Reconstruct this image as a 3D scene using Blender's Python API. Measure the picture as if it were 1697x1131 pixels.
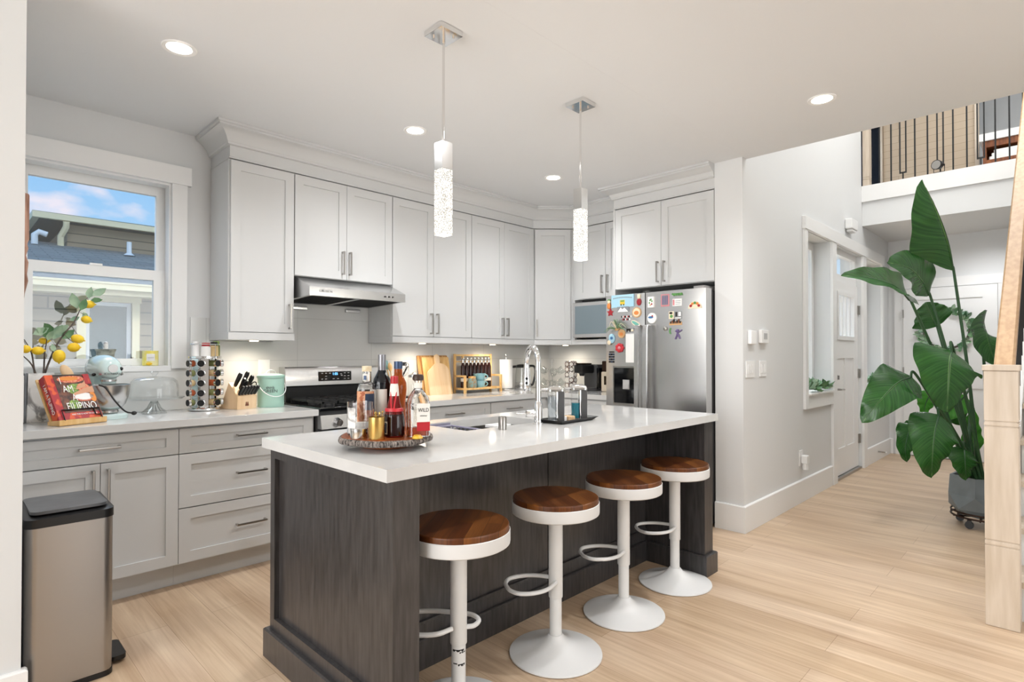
import bpy, bmesh, math, random
from mathutils import Vector, Matrix
random.seed(7)
PI = math.pi
SC = bpy.context.scene
COL = SC.collection
for o in list(bpy.data.objects):
    bpy.data.objects.remove(o)

def lin(h):
    h = h.lstrip('#')
    v = [int(h[i:i+2], 16) / 255 for i in (0, 2, 4)]
    return tuple((c / 12.92 if c <= .04045 else ((c + .055) / 1.055) ** 2.4) for c in v)

# ------------------------------------------------------------------ camera
cam_d = bpy.data.cameras.new('camera')
cam = bpy.data.objects.new('camera', cam_d)
COL.objects.link(cam)
cam.location = (0, 0, 1.265)
cam.rotation_euler = (math.radians(90.6), 0, math.radians(44.58 - 90))
cam_d.sensor_width = 36
cam_d.lens = 937 / 1697 * 36
cam_d.shift_y = 11.7 / 1697
cam_d.clip_start = .02
SC.camera = cam

# ------------------------------------------------------------------ world: blue sky with soft clouds
W = bpy.data.worlds.new('sky')
SC.world = W
W.use_nodes = True
nt = W.node_tree
nt.nodes.clear()
def N(t, **k):
    n = nt.nodes.new(t)
    for a, b in k.items():
        setattr(n, a, b)
    return n
out = N('ShaderNodeOutputWorld'); bg = N('ShaderNodeBackground'); tc = N('ShaderNodeTexCoord')
sep = N('ShaderNodeSeparateXYZ'); ramp = N('ShaderNodeValToRGB'); noi = N('ShaderNodeTexNoise')
mp = N('ShaderNodeMapping'); r2 = N('ShaderNodeValToRGB'); mix = N('ShaderNodeMix', data_type='RGBA')
L = nt.links.new
L(tc.outputs['Generated'], sep.inputs[0]); L(sep.outputs['Z'], ramp.inputs[0])
ramp.color_ramp.elements[0].position = .0; ramp.color_ramp.elements[0].color = (*lin('#B9DDF6'), 1)
ramp.color_ramp.elements[1].position = .42; ramp.color_ramp.elements[1].color = (*lin('#58A9EA'), 1)
L(tc.outputs['Generated'], mp.inputs[0]); mp.inputs['Scale'].default_value = (8, 8, 15)
mp.inputs['Location'].default_value = (.9, 2.3, .35)
L(mp.outputs[0], noi.inputs[0]); noi.inputs['Scale'].default_value = 1.3; noi.inputs['Detail'].default_value = 5
noi.inputs['Roughness'].default_value = .45
L(noi.outputs[0], r2.inputs[0])
r2.color_ramp.elements[0].position = .55; r2.color_ramp.elements[0].color = (0, 0, 0, 1)
r2.color_ramp.elements[1].position = .68; r2.color_ramp.elements[1].color = (1, 1, 1, 1)
L(r2.outputs[0], mix.inputs[0]); L(ramp.outputs[0], mix.inputs[6]); mix.inputs[7].default_value = (*lin('#E4E2F0'), 1)
L(mix.outputs[2], bg.inputs[0]); bg.inputs[1].default_value = 1.0
L(bg.outputs[0], out.inputs[0])

# ------------------------------------------------------------------ added fill lamps for the unseen rooms, and outdoor daylight
def area(name, loc, target, sx, sy, power, col=(1, 1, 1)):
    d = bpy.data.lights.new(name, 'AREA'); d.shape = 'RECTANGLE'; d.size = sx; d.size_y = sy
    d.energy = power; d.color = col
    o = bpy.data.objects.new(name, d); COL.objects.link(o); o.location = loc
    o.rotation_euler = (Vector(target) - Vector(loc)).to_track_quat('-Z', 'Y').to_euler()
    return o
area('living_room_fill', (-3.6, .9, 1.5), (2, 1.2, 1.3), 3.4, 2.2, 150, (.97, .99, 1))  # added fill lamp; the living room wall behind it has no window
area('living_room_rear_fill', (2.6, -4.5, 1.6), (2.4, 1.5, 1.1), 3.4, 2.2, 85, (.93, .97, 1))  # added fill lamp in front of a closed rear wall
area('stairwell_fill', (5.9, .2, 5.0), (5.9, .4, 0), 2.6, 1.6, 78, (1, .99, .97))  # added fill lamp under the closed stairwell ceiling
area('kitchen_window_daylight', (.65, 5.3, 3.6), (.8, 3.2, .9), 1.4, 1.0, 60, (.93, .97, 1))
area('entry_outside_fill', (9.6, 3.55, 4.5), (9.3, 2.6, 0), 10.0, 1.0, 1000, (.96, 1, 1))  # added lamp that brightens the outside wall, front door and sidelights
sun_d = bpy.data.lights.new('hazy_sun', 'SUN'); sun_d.energy = .65; sun_d.angle = math.radians(25); sun_d.color = (1, .96, .9)
sun = bpy.data.objects.new('hazy_sun', sun_d); COL.objects.link(sun)
sun.rotation_euler = Vector((.2, .85, -.5)).to_track_quat('-Z', 'Y').to_euler()

SC.view_settings.view_transform = 'Standard'
SC.view_settings.look = 'None'
SC.view_settings.gamma = 1
SC.view_settings.use_curve_mapping = False
SC.view_settings.exposure = 0.17

# ------------------------------------------------------------------ materials
def mat(name, col, rough=.5, metal=0, spec=.5, coat=0, trans=0, ior=1.45, emit=None, es=0, sheen=0, aniso=0):
    m = bpy.data.materials.new(name); m.use_nodes = True
    p = m.node_tree.nodes['Principled BSDF']
    c = lin(col) if isinstance(col, str) else col
    p.inputs['Base Color'].default_value = (*c, 1)
    p.inputs['Roughness'].default_value = rough
    p.inputs['Metallic'].default_value = metal
    p.inputs['Specular IOR Level'].default_value = spec
    p.inputs['Coat Weight'].default_value = coat
    p.inputs['Transmission Weight'].default_value = trans
    p.inputs['IOR'].default_value = ior
    p.inputs['Anisotropic'].default_value = aniso
    if emit:
        p.inputs['Emission Color'].default_value = (*lin(emit), 1)
        p.inputs['Emission Strength'].default_value = es
    return m

def noisy(name, c1, c2, scale=(1, 1, 1), nscale=5, detail=4, lo=.35, hi=.65, bump=0, dist=.002, rough=.5, distort=0, **k):
    """base colour runs between two tones through a stretched noise: grain, stone, speckle"""
    m = mat(name, c1, rough, **k); t = m.node_tree; p = t.nodes['Principled BSDF']
    tc = t.nodes.new('ShaderNodeTexCoord'); mp = t.nodes.new('ShaderNodeMapping')
    n = t.nodes.new('ShaderNodeTexNoise'); r = t.nodes.new('ShaderNodeValToRGB')
    t.links.new(tc.outputs['Object'], mp.inputs[0]); mp.inputs['Scale'].default_value = scale
    t.links.new(mp.outputs[0], n.inputs[0]); n.inputs['Scale'].default_value = nscale
    n.inputs['Detail'].default_value = detail; n.inputs['Distortion'].default_value = distort
    t.links.new(n.outputs[0], r.inputs[0])
    r.color_ramp.elements[0].position = lo; r.color_ramp.elements[0].color = (*lin(c1), 1)
    r.color_ramp.elements[1].position = hi; r.color_ramp.elements[1].color = (*lin(c2), 1)
    t.links.new(r.outputs[0], p.inputs['Base Color'])
    if bump:
        b = t.nodes.new('ShaderNodeBump'); b.inputs['Strength'].default_value = bump; b.inputs['Distance'].default_value = dist
        t.links.new(n.outputs[0], b.inputs['Height']); t.links.new(b.outputs[0], p.inputs['Normal'])
    return m

def pane(name, tint=(1, 1, 1), ior=1.25):
    """thin sheet of clear glass: lets light through, mirrors a little"""
    m = bpy.data.materials.new(name); m.use_nodes = True; t = m.node_tree; t.nodes.clear()
    o = t.nodes.new('ShaderNodeOutputMaterial'); mx = t.nodes.new('ShaderNodeMixShader')
    tr = t.nodes.new('ShaderNodeBsdfTransparent'); gl = t.nodes.new('ShaderNodeBsdfGlossy'); f = t.nodes.new('ShaderNodeLayerWeight'); f.inputs[0].default_value = .5
    pw = t.nodes.new('ShaderNodeMath'); pw.operation = 'POWER'; pw.inputs[1].default_value = 3.2
    ml = t.nodes.new('ShaderNodeMath'); ml.operation = 'MULTIPLY_ADD'; ml.inputs[1].default_value = (ior - 1) * 1.4; ml.inputs[2].default_value = .05
    gl.inputs['Roughness'].default_value = .02
    tr.inputs[0].default_value = (*tint, 1)
    t.links.new(f.outputs['Facing'], pw.inputs[0]); t.links.new(pw.outputs[0], ml.inputs[0]); t.links.new(ml.outputs[0], mx.inputs[0]); t.links.new(tr.outputs[0], mx.inputs[1]); t.links.new(gl.outputs[0], mx.inputs[2])
    t.links.new(mx.outputs[0], o.inputs[0])
    return m

def planks(name, c1, c2, mortar, bw, rh, swap=True, grain=None, msize=.0012, rough=.4, offset=.5, gl=.75, gscale=(45, 1.6, 1)):
    m = mat(name, c1, rough); t = m.node_tree; p = t.nodes['Principled BSDF']
    tc = t.nodes.new('ShaderNodeTexCoord'); sp = t.nodes.new('ShaderNodeSeparateXYZ'); cb = t.nodes.new('ShaderNodeCombineXYZ')
    br = t.nodes.new('ShaderNodeTexBrick'); t.links.new(tc.outputs['Object'], sp.inputs[0])
    a, b = swap if isinstance(swap, tuple) else ('Y', 'X')
    t.links.new(sp.outputs[a], cb.inputs[0]); t.links.new(sp.outputs[b], cb.inputs[1])
    t.links.new(cb.outputs[0], br.inputs[0])
    br.inputs['Scale'].default_value = 1; br.inputs['Brick Width'].default_value = bw; br.inputs['Row Height'].default_value = rh
    br.inputs['Mortar Size'].default_value = msize; br.inputs['Mortar Smooth'].default_value = .3; br.offset = offset
    br.inputs['Color1'].default_value = (*lin(c1), 1); br.inputs['Color2'].default_value = (*lin(c2), 1); br.inputs['Mortar'].default_value = (*lin(mortar), 1)
    if grain:
        mp = t.nodes.new('ShaderNodeMapping'); mp.inputs['Scale'].default_value = gscale
        n = t.nodes.new('ShaderNodeTexNoise'); n.inputs['Scale'].default_value = 1.0; n.inputs['Detail'].default_value = 6; n.inputs['Distortion'].default_value = .6
        n.inputs['Roughness'].default_value = .6
        r = t.nodes.new('ShaderNodeValToRGB'); r.color_ramp.elements[0].position = .3; r.color_ramp.elements[1].position = .7
        r.color_ramp.elements[0].color = (*lin(grain), 1); r.color_ramp.elements[1].color = (1, 1, 1, 1)
        n2 = t.nodes.new('ShaderNodeTexNoise'); n2.inputs['Scale'].default_value = 1.0; n2.inputs['Detail'].default_value = 3
        mp2 = t.nodes.new('ShaderNodeMapping'); mp2.inputs['Scale'].default_value = (7, .9, 1)
        r3 = t.nodes.new('ShaderNodeValToRGB'); r3.color_ramp.elements[0].position = .35; r3.color_ramp.elements[1].position = .62
        r3.color_ramp.elements[0].color = (*lin(grain), 1); r3.color_ramp.elements[1].color = (1, 1, 1, 1)
        mx = t.nodes.new('ShaderNodeMix'); mx.data_type = 'RGBA'; mx.blend_type = 'MULTIPLY'; mx.inputs[0].default_value = gl
        mx2 = t.nodes.new('ShaderNodeMix'); mx2.data_type = 'RGBA'; mx2.blend_type = 'MULTIPLY'; mx2.inputs[0].default_value = gl * .8
        t.links.new(tc.outputs['Object'], mp.inputs[0]); t.links.new(mp.outputs[0], n.inputs[0]); t.links.new(n.outputs[0], r.inputs[0])
        t.links.new(tc.outputs['Object'], mp2.inputs[0]); t.links.new(mp2.outputs[0], n2.inputs[0]); t.links.new(n2.outputs[0], r3.inputs[0])
        t.links.new(br.outputs[0], mx.inputs[6]); t.links.new(r.outputs[0], mx.inputs[7])
        t.links.new(mx.outputs[2], mx2.inputs[6]); t.links.new(r3.outputs[0], mx2.inputs[7])
        t.links.new(mx2.outputs[2], p.inputs['Base Color'])
    else:
        t.links.new(br.outputs[0], p.inputs['Base Color'])
    return m

M = {}
M['wall'] = mat('wall_paint', '#DADBDB', .6)
M['wall2'] = mat('hall_paint', '#DFE0E0', .6)
M['ceil'] = mat('ceiling_paint', '#E3E5E7', .7)
M['trim'] = mat('white_trim_paint', '#EDEDEC', .4)
M['floor'] = planks('oak_floor', '#E1CBB1', '#D5BD9F', '#B0957A', 1.5, .19, True, '#AC8D6C', rough=.33, gl=.42)
M['cab'] = mat('greige_cabinet_paint', '#D1D2D2', .38)
M['quartz'] = noisy('white_quartz', '#CDCDCC', '#D8D8D7', nscale=3, rough=.07, spec=.5)
M['espresso'] = noisy('espresso_stained_oak', '#2C2A2A', '#474444', scale=(22, 22, 2.2), nscale=3.2, detail=7, lo=.3, hi=.72, bump=.12, dist=.001, rough=.3, spec=.7)
M['steel'] = mat('brushed_steel', '#CBCBCB', .26, 1, aniso=.5)
M['steel_d'] = mat('dark_brushed_steel', '#A9A7A5', .32, 1, aniso=.5)
M['nickel'] = mat('brushed_nickel', '#A9A6A2', .28, 1)
M['chrome'] = mat('chrome', '#E8E8E8', .06, 1)
M['black'] = mat('black_plastic', '#141415', .35)
M['blackgloss'] = mat('black_glass', '#0C0D10', .06, spec=.6)
M['iron'] = mat('cast_iron', '#1B1B1C', .6)
M['charcoal'] = mat('charcoal_plastic', '#4A4A4B', .4)
M['white'] = mat('white_plastic', '#EFEFEE', .35)
M['whitemet'] = mat('white_powder_coat', '#DEDEDD', .4)
M['paper'] = mat('white_paper', '#F4F3F0', .8)
M['walnut'] = planks('walnut_seat_wood', '#66361A', '#A0652F', '#4A2812', .9, .052, ('Y', 'X'), grain='#6A3A1A', msize=.001, rough=.3, gl=.6, gscale=(70, 4, 1))
M['maple'] = noisy('pale_maple', '#C6B6A2', '#D6C8B7', scale=(10, 10, 1), nscale=3, rough=.42)
M['oakrail'] = noisy('tan_oak_rail', '#B8946F', '#C9A780', scale=(1.5, 14, 14), nscale=3, rough=.45)
M['mwglass'] = mat('reflection_toned_glass', '#75848C', .08, spec=.8)  # room reflection put into the base colour of the microwave window
M['bamboo'] = noisy('bamboo', '#D6A868', '#E6C288', scale=(8, 8, 1), nscale=4, rough=.45)
M['acacia'] = noisy('striped_acacia_board', '#A9713C', '#DDB277', scale=(30, 4, 1.5), nscale=1.6, rough=.45)
M['paleboard'] = noisy('pale_beech_board', '#DDBB91', '#E9CCA7', scale=(14, 4, 1), nscale=2, rough=.5)
M['bark'] = noisy('tree_bark', '#2A2422', '#A0958D', scale=(110, 110, 22), nscale=1.5, detail=5, lo=.35, hi=.68, bump=.8, dist=.006, rough=.85)
M['slice'] = noisy('stained_log_slice', '#7A3C1C', '#B5632F', scale=(1, 1, 1), nscale=14, rough=.3)
M['brown'] = noisy('brown_carved_wood', '#6B4836', '#A98471', scale=(12, 12, 2), nscale=3, rough=.5)
M['pane'] = pane('window_glass')
M['glass'] = mat('clear_glass', '#FFFFFF', .02, trans=1, ior=1.45)
M['thin'] = pane('thin_clear_glass', (.97, .98, .98), 1.45)
M['pebble'] = noisy('bubbled_crystal', '#FFFFFF', '#C9C7C0', nscale=150, detail=2, lo=.42, hi=.6, rough=.1)
M['gold'] = mat('polished_gold', '#CFAE68', .25, 1)
M['silver'] = mat('silver_tin', '#C9C8C5', .15, 1)
M['tealp'] = mat('mint_enamel', '#A9CFC1', .3)
M['mint'] = mat('pale_aqua_enamel', '#CFE4E3', .14, coat=.5)
M['tealmug'] = mat('teal_glaze', '#8DBAC2', .3)
M['lemon'] = noisy('lemon_peel', '#EDBE18', '#F6D235', nscale=30, bump=.1, rough=.42)
M['stem'] = noisy('brown_twig', '#3C332E', '#6B6058', nscale=40, rough=.8)
M['leafA'] = noisy('grey_green_leaf', '#6F9079', '#A6BC9D', nscale=12, rough=.5)
M['leafD'] = noisy('dark_green_leaf', '#3E6B45', '#6E9468', nscale=12, rough=.5)
M['marble'] = noisy('white_marble', '#8F8D8C', '#EDECEA', scale=(1, 1, 1), nscale=9, detail=8, lo=.38, hi=.47, distort=1.4, rough=.35)
M['greymarble'] = noisy('grey_green_marble', '#6E7169', '#B1B2A6', nscale=28, detail=6, rough=.4)
M['terr'] = noisy('grey_concrete', '#6A7276', '#7C8488', nscale=6, rough=.55)
M['soil'] = noisy('potting_soil', '#1C1715', '#4D3F37', nscale=60, rough=.9)
M['copper'] = mat('dark_bronze', '#3A2B24', .4, .8)
M['liq_amber'] = mat('amber_spirit', '#B4571A', .03, trans=.6, ior=1.33)
M['liq_teal'] = mat('teal_liquid_soap', '#1F8CA0', .05, trans=.35, ior=1.33)
M['liq_dark'] = mat('dark_brown_spirit', '#2A0F0D', .05, trans=.1)
M['red'] = mat('red_wax', '#B3262E', .3)
M['thin2'] = pane('thick_clear_glass', (.95, .96, .96), 1.75)
M['em_puck'] = mat('lit_puck_lens', '#FFFFFF', .5, emit='#FFE9C8', es=3)
M['em_disc'] = mat('lit_downlight_lens', '#FFFFFF', .5, emit='#FFF6E6', es=9)

# ------------------------------------------------------------------ mesh helpers
LOC = {}
class B:
    """collects shapes, then becomes ONE mesh object"""
    def __init__(s, M=None):
        s.bm = bmesh.new(); s.M = M or Matrix(); s.mi = 0; s.bev = False
        s.uv = None
    def v(s, p):
        return s.bm.verts.new(s.M @ Vector(p))
    def face(s, vs):
        try:
            f = s.bm.faces.new(vs); f.material_index = s.mi; return f
        except ValueError:
            return None
    def poly(s, pts):
        return s.face([s.v(p) for p in pts])
    def box(s, a, b, bev=0, seg=2):
        x0, x1 = sorted((a[0], b[0])); y0, y1 = sorted((a[1], b[1])); z0, z1 = sorted((a[2], b[2]))
        q = [s.v((x, y, z)) for z in (z0, z1) for y in (y0, y1) for x in (x0, x1)]
        fs = [s.face([q[i] for i in k]) for k in ((0, 1, 3, 2), (4, 6, 7, 5), (0, 4, 5, 1), (2, 3, 7, 6), (0, 2, 6, 4), (1, 5, 7, 3))]
        if bev:
            s.bev = True
            es = {e for f in fs for e in f.edges}
            r = bmesh.ops.bevel(s.bm, geom=list(es), offset=bev, segments=seg, affect='EDGES', profile=.5)
            for f in r['faces']:
                f.material_index = s.mi
        return s
    def ring(s, c, r, ax, n, ph=0, ry=None):
        ax = Vector(ax).normalized(); t = Vector((0, 0, 1)) if abs(ax.z) < .9 else Vector((1, 0, 0))
        u = ax.cross(t).normalized(); w = ax.cross(u)
        return [s.v(Vector(c) + u * r * math.cos(ph + 2 * PI * i / n) + w * (ry or r) * math.sin(ph + 2 * PI * i / n)) for i in range(n)]
    def bridge(s, A, C):
        n = len(A)
        for i in range(n):
            s.face([A[i], A[(i + 1) % n], C[(i + 1) % n], C[i]])
    def cyl(s, p, q, r0, r1=None, n=20, cap=True):
        r1 = r0 if r1 is None else r1
        ax = Vector(q) - Vector(p)
        A = s.ring(p, r0, ax, n); C = s.ring(q, r1, ax, n); s.bridge(A, C)
        if cap:
            s.face(A); s.face(C)
        return s
    def lathe(s, prof, c=(0, 0, 0), n=28, ph=0):
        prev = None; c = Vector(c)
        for r, z in prof:
            if r < 1e-6:
                cur = [s.v(c + Vector((0, 0, z)))]
            else:
                cur = [s.v(c + Vector((r * math.cos(ph + 2 * PI * i / n), r * math.sin(ph + 2 * PI * i / n), z))) for i in range(n)]
            if prev:
                if len(prev) == 1 and len(cur) > 1:
                    for i in range(n): s.face([prev[0], cur[i], cur[(i + 1) % n]])
                elif len(cur) == 1 and len(prev) > 1:
                    for i in range(n): s.face([prev[i], prev[(i + 1) % n], cur[0]])
                elif len(cur) > 1:
                    s.bridge(prev, cur)
            prev = cur
        return s
    def tube(s, pts, r, n=8, closed=False, cap=True):
        P = [Vector(p) for p in pts]; m = len(P); rings = []
        u = None
        for i in range(m):
            a = P[(i - 1) % m] if (i or closed) else P[i]; b = P[(i + 1) % m] if (i < m - 1 or closed) else P[i]
            t = (b - a)
            t = t.normalized() if t.length > 1e-9 else Vector((0, 0, 1))
            if u is None:
                h = Vector((0, 0, 1)) if abs(t.z) < .9 else Vector((1, 0, 0)); u = t.cross(h).normalized()
            else:
                u = (u - t * u.dot(t)).normalized()
            w = t.cross(u); rr = r[i] if isinstance(r, (list, tuple)) else r
            rings.append([s.v(P[i] + u * rr * math.cos(2 * PI * k / n) + w * rr * math.sin(2 * PI * k / n)) for k in range(n)])
        for i in range(m - 1):
            s.bridge(rings[i], rings[i + 1])
        if closed:
            s.bridge(rings[-1], rings[0])
        elif cap:
            s.face(rings[0]); s.face(rings[-1])
        return s
    def prism(s, poly, z0, z1):
        A = [s.v((x, y, z0)) for x, y in poly]; C = [s.v((x, y, z1)) for x, y in poly]
        s.bridge(A, C); s.face(A); s.face(C); return s
    def extr(s, poly, a0, a1, ax=0):
        """polygon in the two axes other than ax, extruded along ax"""
        def P(p, a):
            q = list(p); q.insert(ax, a); return q
        A = [s.v(P(p, a0)) for p in poly]; C = [s.v(P(p, a1)) for p in poly]
        s.bridge(A, C); s.face(A); s.face(C); return s
    def ball(s, c, r, n=16, m=10):
        r = r if isinstance(r, (list, tuple)) else (r, r, r); rows = []
        for j in range(m + 1):
            th = PI * j / m
            if j in (0, m):
                rows.append([s.v((c[0], c[1], c[2] + r[2] * math.cos(th)))])
            else:
                rows.append([s.v((c[0] + r[0] * math.sin(th) * math.cos(2 * PI * i / n), c[1] + r[1] * math.sin(th) * math.sin(2 * PI * i / n), c[2] + r[2] * math.cos(th))) for i in range(n)])
        for a, b in zip(rows, rows[1:]):
            if len(a) == 1:
                for i in range(n): s.face([a[0], b[i], b[(i + 1) % n]])
            elif len(b) == 1:
                for i in range(n): s.face([a[i], a[(i + 1) % n], b[0]])
            else:
                s.bridge(a, b)
        return s
    def sweep(s, path, prof, closed=False):
        """profile [(out, z)] swept along a 2-D path; out is to the right of travel"""
        m = len(path); rings = []
        for i in range(m):
            p = Vector(path[i]); ds = []
            if i > 0: ds.append((p - Vector(path[i - 1])).normalized())
            if i < m - 1: ds.append((Vector(path[i + 1]) - p).normalized())
            nn = [Vector((d.y, -d.x)) for d in ds]
            if len(nn) == 2:
                b = (nn[0] + nn[1]).normalized(); k = 1 / max(.3, b.dot(nn[0]))
            else:
                b = nn[0]; k = 1
            rings.append([s.v((p.x + b.x * k * o, p.y + b.y * k * o, z)) for o, z in prof])
        for A, C in zip(rings, rings[1:]):
            s.bridge(A, C)
        s.face(rings[0]); s.face(rings[-1]); return s
    def build(s, name, mats, parent=None, smooth=35, recalc=True):
        if recalc:
            bmesh.ops.recalc_face_normals(s.bm, faces=s.bm.faces)
        off = Vector((0, 0, 0)); p = parent
        while p is not None:
            off += LOC.get(p.name, Vector((0, 0, 0))); p = p.parent
        if off.length:
            bmesh.ops.translate(s.bm, verts=s.bm.verts, vec=-off)
        me = bpy.data.meshes.new(name); s.bm.to_mesh(me); s.bm.free()
        for mm in (mats if isinstance(mats, (list, tuple)) else [mats]):
            me.materials.append(M[mm] if isinstance(mm, str) else mm)
        if smooth:
            me.polygons.foreach_set('use_smooth', [True] * len(me.polygons))
            me.set_sharp_from_angle(angle=math.radians(smooth))
        o = bpy.data.objects.new(name, me); COL.objects.link(o)
        if s.bev and smooth:
            wm = o.modifiers.new('weighted_normals', 'WEIGHTED_NORMAL'); wm.weight = 100; wm.keep_sharp = True
        if parent is not None:
            o.parent = parent
        return o

def thing(name, label, cat, loc=(0, 0, 0), group=None):
    o = bpy.data.objects.new(name, None); COL.objects.link(o); o.empty_display_size = .05
    o.location = loc; LOC[o.name] = Vector(loc)
    o['label'] = label; o['category'] = cat
    if group: o['group'] = group
    return o
def tag(o, label, cat, group=None, kind=None):
    o['label'] = label; o['category'] = cat
    if group: o['group'] = group
    if kind: o['kind'] = kind
    return o
def struct(name, b, m, parent=None, smooth=35):
    o = b.build(name, m, parent, smooth)
    if parent is None: o['kind'] = 'structure'
    return o
def dup(root, loc, rotz=0, label=None, group=None):
    r = root.copy(); COL.objects.link(r); r.location = loc; r.rotation_euler = (0, 0, rotz); LOC[r.name] = Vector(loc)
    if label: r['label'] = label
    if group: r['group'] = group
    for ch in list(root.children):
        k = ch.copy(); COL.objects.link(k); k.parent = r
        for g in list(ch.children):
            d = g.copy(); COL.objects.link(d); d.parent = k
    return r
def FR(o, u, n):
    """local frame: x along u, y along n, z up"""
    u = Vector(u); n = Vector(n)
    return Matrix(((u.x, n.x, 0, o[0]), (u.y, n.y, 0, o[1]), (0, 0, 1, o[2]), (0, 0, 0, 1)))
def text(name, s, size, o, u, v, m, parent=None, ext=.0004, align='CENTER', sx=1):
    cu = bpy.data.curves.new(name, 'FONT'); cu.body = s; cu.size = size; cu.align_x = align; cu.align_y = 'CENTER'; cu.extrude = ext
    t = bpy.data.objects.new(name, cu); COL.objects.link(t)
    me = bpy.data.meshes.new_from_object(t.evaluated_get(bpy.context.evaluated_depsgraph_get()))
    bpy.data.objects.remove(t)
    u = Vector(u).normalized(); v = Vector(v).normalized(); w = u.cross(v)
    off = Vector((0, 0, 0)); p = parent
    while p is not None:
        off += LOC.get(p.name, Vector((0, 0, 0))); p = p.parent
    o = Vector(o) - off
    me.transform(Matrix(((u.x * sx, v.x, w.x, o.x), (u.y * sx, v.y, w.y, o.y), (u.z * sx, v.z, w.z, o.z), (0, 0, 0, 1))))
    me.materials.clear(); me.materials.append(M[m] if isinstance(m, str) else m)
    ob = bpy.data.objects.new(name, me); COL.objects.link(ob)
    if parent is not None: ob.parent = parent
    return ob
def bez(p0, p1, p2, n=12):
    p0, p1, p2 = Vector(p0), Vector(p1), Vector(p2)
    return [(1 - t) ** 2 * p0 + 2 * t * (1 - t) * p1 + t * t * p2 for t in [i / n for i in range(n + 1)]]
def cat(pts, n=6):
    """smooth curve through points"""
    P = [Vector(p) for p in pts]; P = [P[0] * 2 - P[1]] + P + [P[-1] * 2 - P[-2]]; r = []
    for i in range(1, len(P) - 2):
        a, b, c, d = P[i - 1:i + 3]
        for k in range(n):
            t = k / n
            r.append(.5 * ((2 * b) + (c - a) * t + (2 * a - 5 * b + 4 * c - d) * t * t + (3 * b - a - 3 * c + d) * t ** 3))
    r.append(P[-2]); return r

# ================================================================== THE ROOM
CZ = 2.668
b = B(); b.box((-4, -5, -.05), (9.2, 4.16, 0)); struct('floor', b, 'floor')
b = B(); b.box((-4, -5, CZ), (4.07, 1.6445, CZ + .3)); b.box((-4, 1.645, CZ), (3.999, 4.16, CZ + .3)); b.box((3.999, 1.851, CZ), (4.74, 4.16, CZ + .3)); struct('ceiling', b, 'ceil')
# window wall (with a real opening) and its short return on the left
wl, wr, wb, wt = .30, 1.018, 1.18, 2.331
b = B()
b.box((.135, 4.0, 0), (4.74, 4.16, wb)); b.box((.135, 4.0, wt), (4.74, 4.16, CZ)); b.box((.135, 4.0, wb), (wl, 4.16, wt)); b.box((wr, 4.0, wb), (4.74, 4.16, wt))
struct('wall_window', b, 'wall')
b = B(); b.box((.135, 2.67, 0), (.215, 3.999, CZ)); struct('wall_left', b, 'wall')
b = B(); b.box((4.62, 1.85, 0), (4.74, 4.0, CZ)); struct('wall_fridge', b, 'wall')
# hall wall: openings for sidelight, door, sidelight
HT = 5.2
b = B(); y0, y1 = 1.645, 1.85
b.box((4.0, y0, 0), (5.335, y1, CZ)); b.box((4.0, y0, CZ), (5.335, y1, HT))
b.box((5.335, y0, 0), (6.06, y1, .91)); b.box((5.335, y0, 2.35), (7.245, y1, HT)); b.box((6.06, y0, 0), (6.19, y1, 2.35))
b.box((7.20, y0, 0), (7.34, y1, 2.35)); b.box((7.34, y0, 0), (8.10, y1, .91)); b.box((8.10, y0, 0), (8.56, y1, 2.7)); b.box((7.245, y0, 2.35), (8.10, y1, 3.1))
b.box((8.10, y0, 2.7), (8.56, y1, 3.1))
struct('wall_hall', b, 'wall2')
b = B(); b.box((8.54, -1.2, 0), (8.66, 1.645, 2.7)); struct('wall_foyer', b, 'wall2')
b = B(); b.box((3.4, -1.2, 0), (9.1, -1.05, HT)); struct('wall_stair', b, 'wall2')
b = B(); b.box((4.07, -1.2, HT), (10.2, 3.0, HT + .1)); struct('ceiling_upper', b, 'ceil')
b = B(); b.box((4.0, -1.05, CZ + .301), (4.07, 1.644, HT)); struct('wall_loft', b, 'wall2')
b = B(); b.box((9.6, -1.2, 3.1), (9.7, 3.0, HT)); b.box((7.3, 2.9, 3.1), (9.6, 3.0, HT)); struct('wall_upper', b, 'wall2')
# living room behind the camera
b = B(); b.box((-4.1, -5, 0), (-4, 4.16, CZ)); struct('wall_living', b, 'wall')
b = B(); b.box((-4, -5.1, 0), (9.1, -5, CZ)); struct('wall_rear', b, 'wall')
b = B(); b.box((4.0, -5, 0), (4.1, -1.2, CZ)); struct('wall_right', b, 'wall')
b = B(); b.box((-4, 4.0, 0), (.134, 4.16, CZ)); struct('wall_back', b, 'wall')
# upper landing: floor slab, white fascia with its raised upper board
b = B(); b.box((7.27, -1.04, 2.70), (9.6, 1.644, 3.12)); b.box((7.27, 1.86, 2.70), (9.6, 2.9, 3.12)); struct('floor_landing', b, 'wall2')
b = B(); b.box((7.245, -1.04, 2.966), (7.268, 1.644, 3.143)); struct('trim_1', b, 'trim')
# baseboards
def bboard(name, path, h=.19, t=.018):
    b = B(); b.sweep(path, [(0, 0.001), (t, .001), (t, h - .006), (t - .006, h), (0, h)]); struct(name, b, 'trim')
bboard('baseboard_hall', [(4.0, 1.849), (4.0, 1.645), (6.15, 1.645)])
bboard('baseboard_hall_far', [(7.24, 1.645), (8.54, 1.645), (8.54, 1.60)])
bboard('baseboard_left', [(.135, 2.9), (.135, 2.67), (.215, 2.67), (.215, 2.685)], .14)

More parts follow.
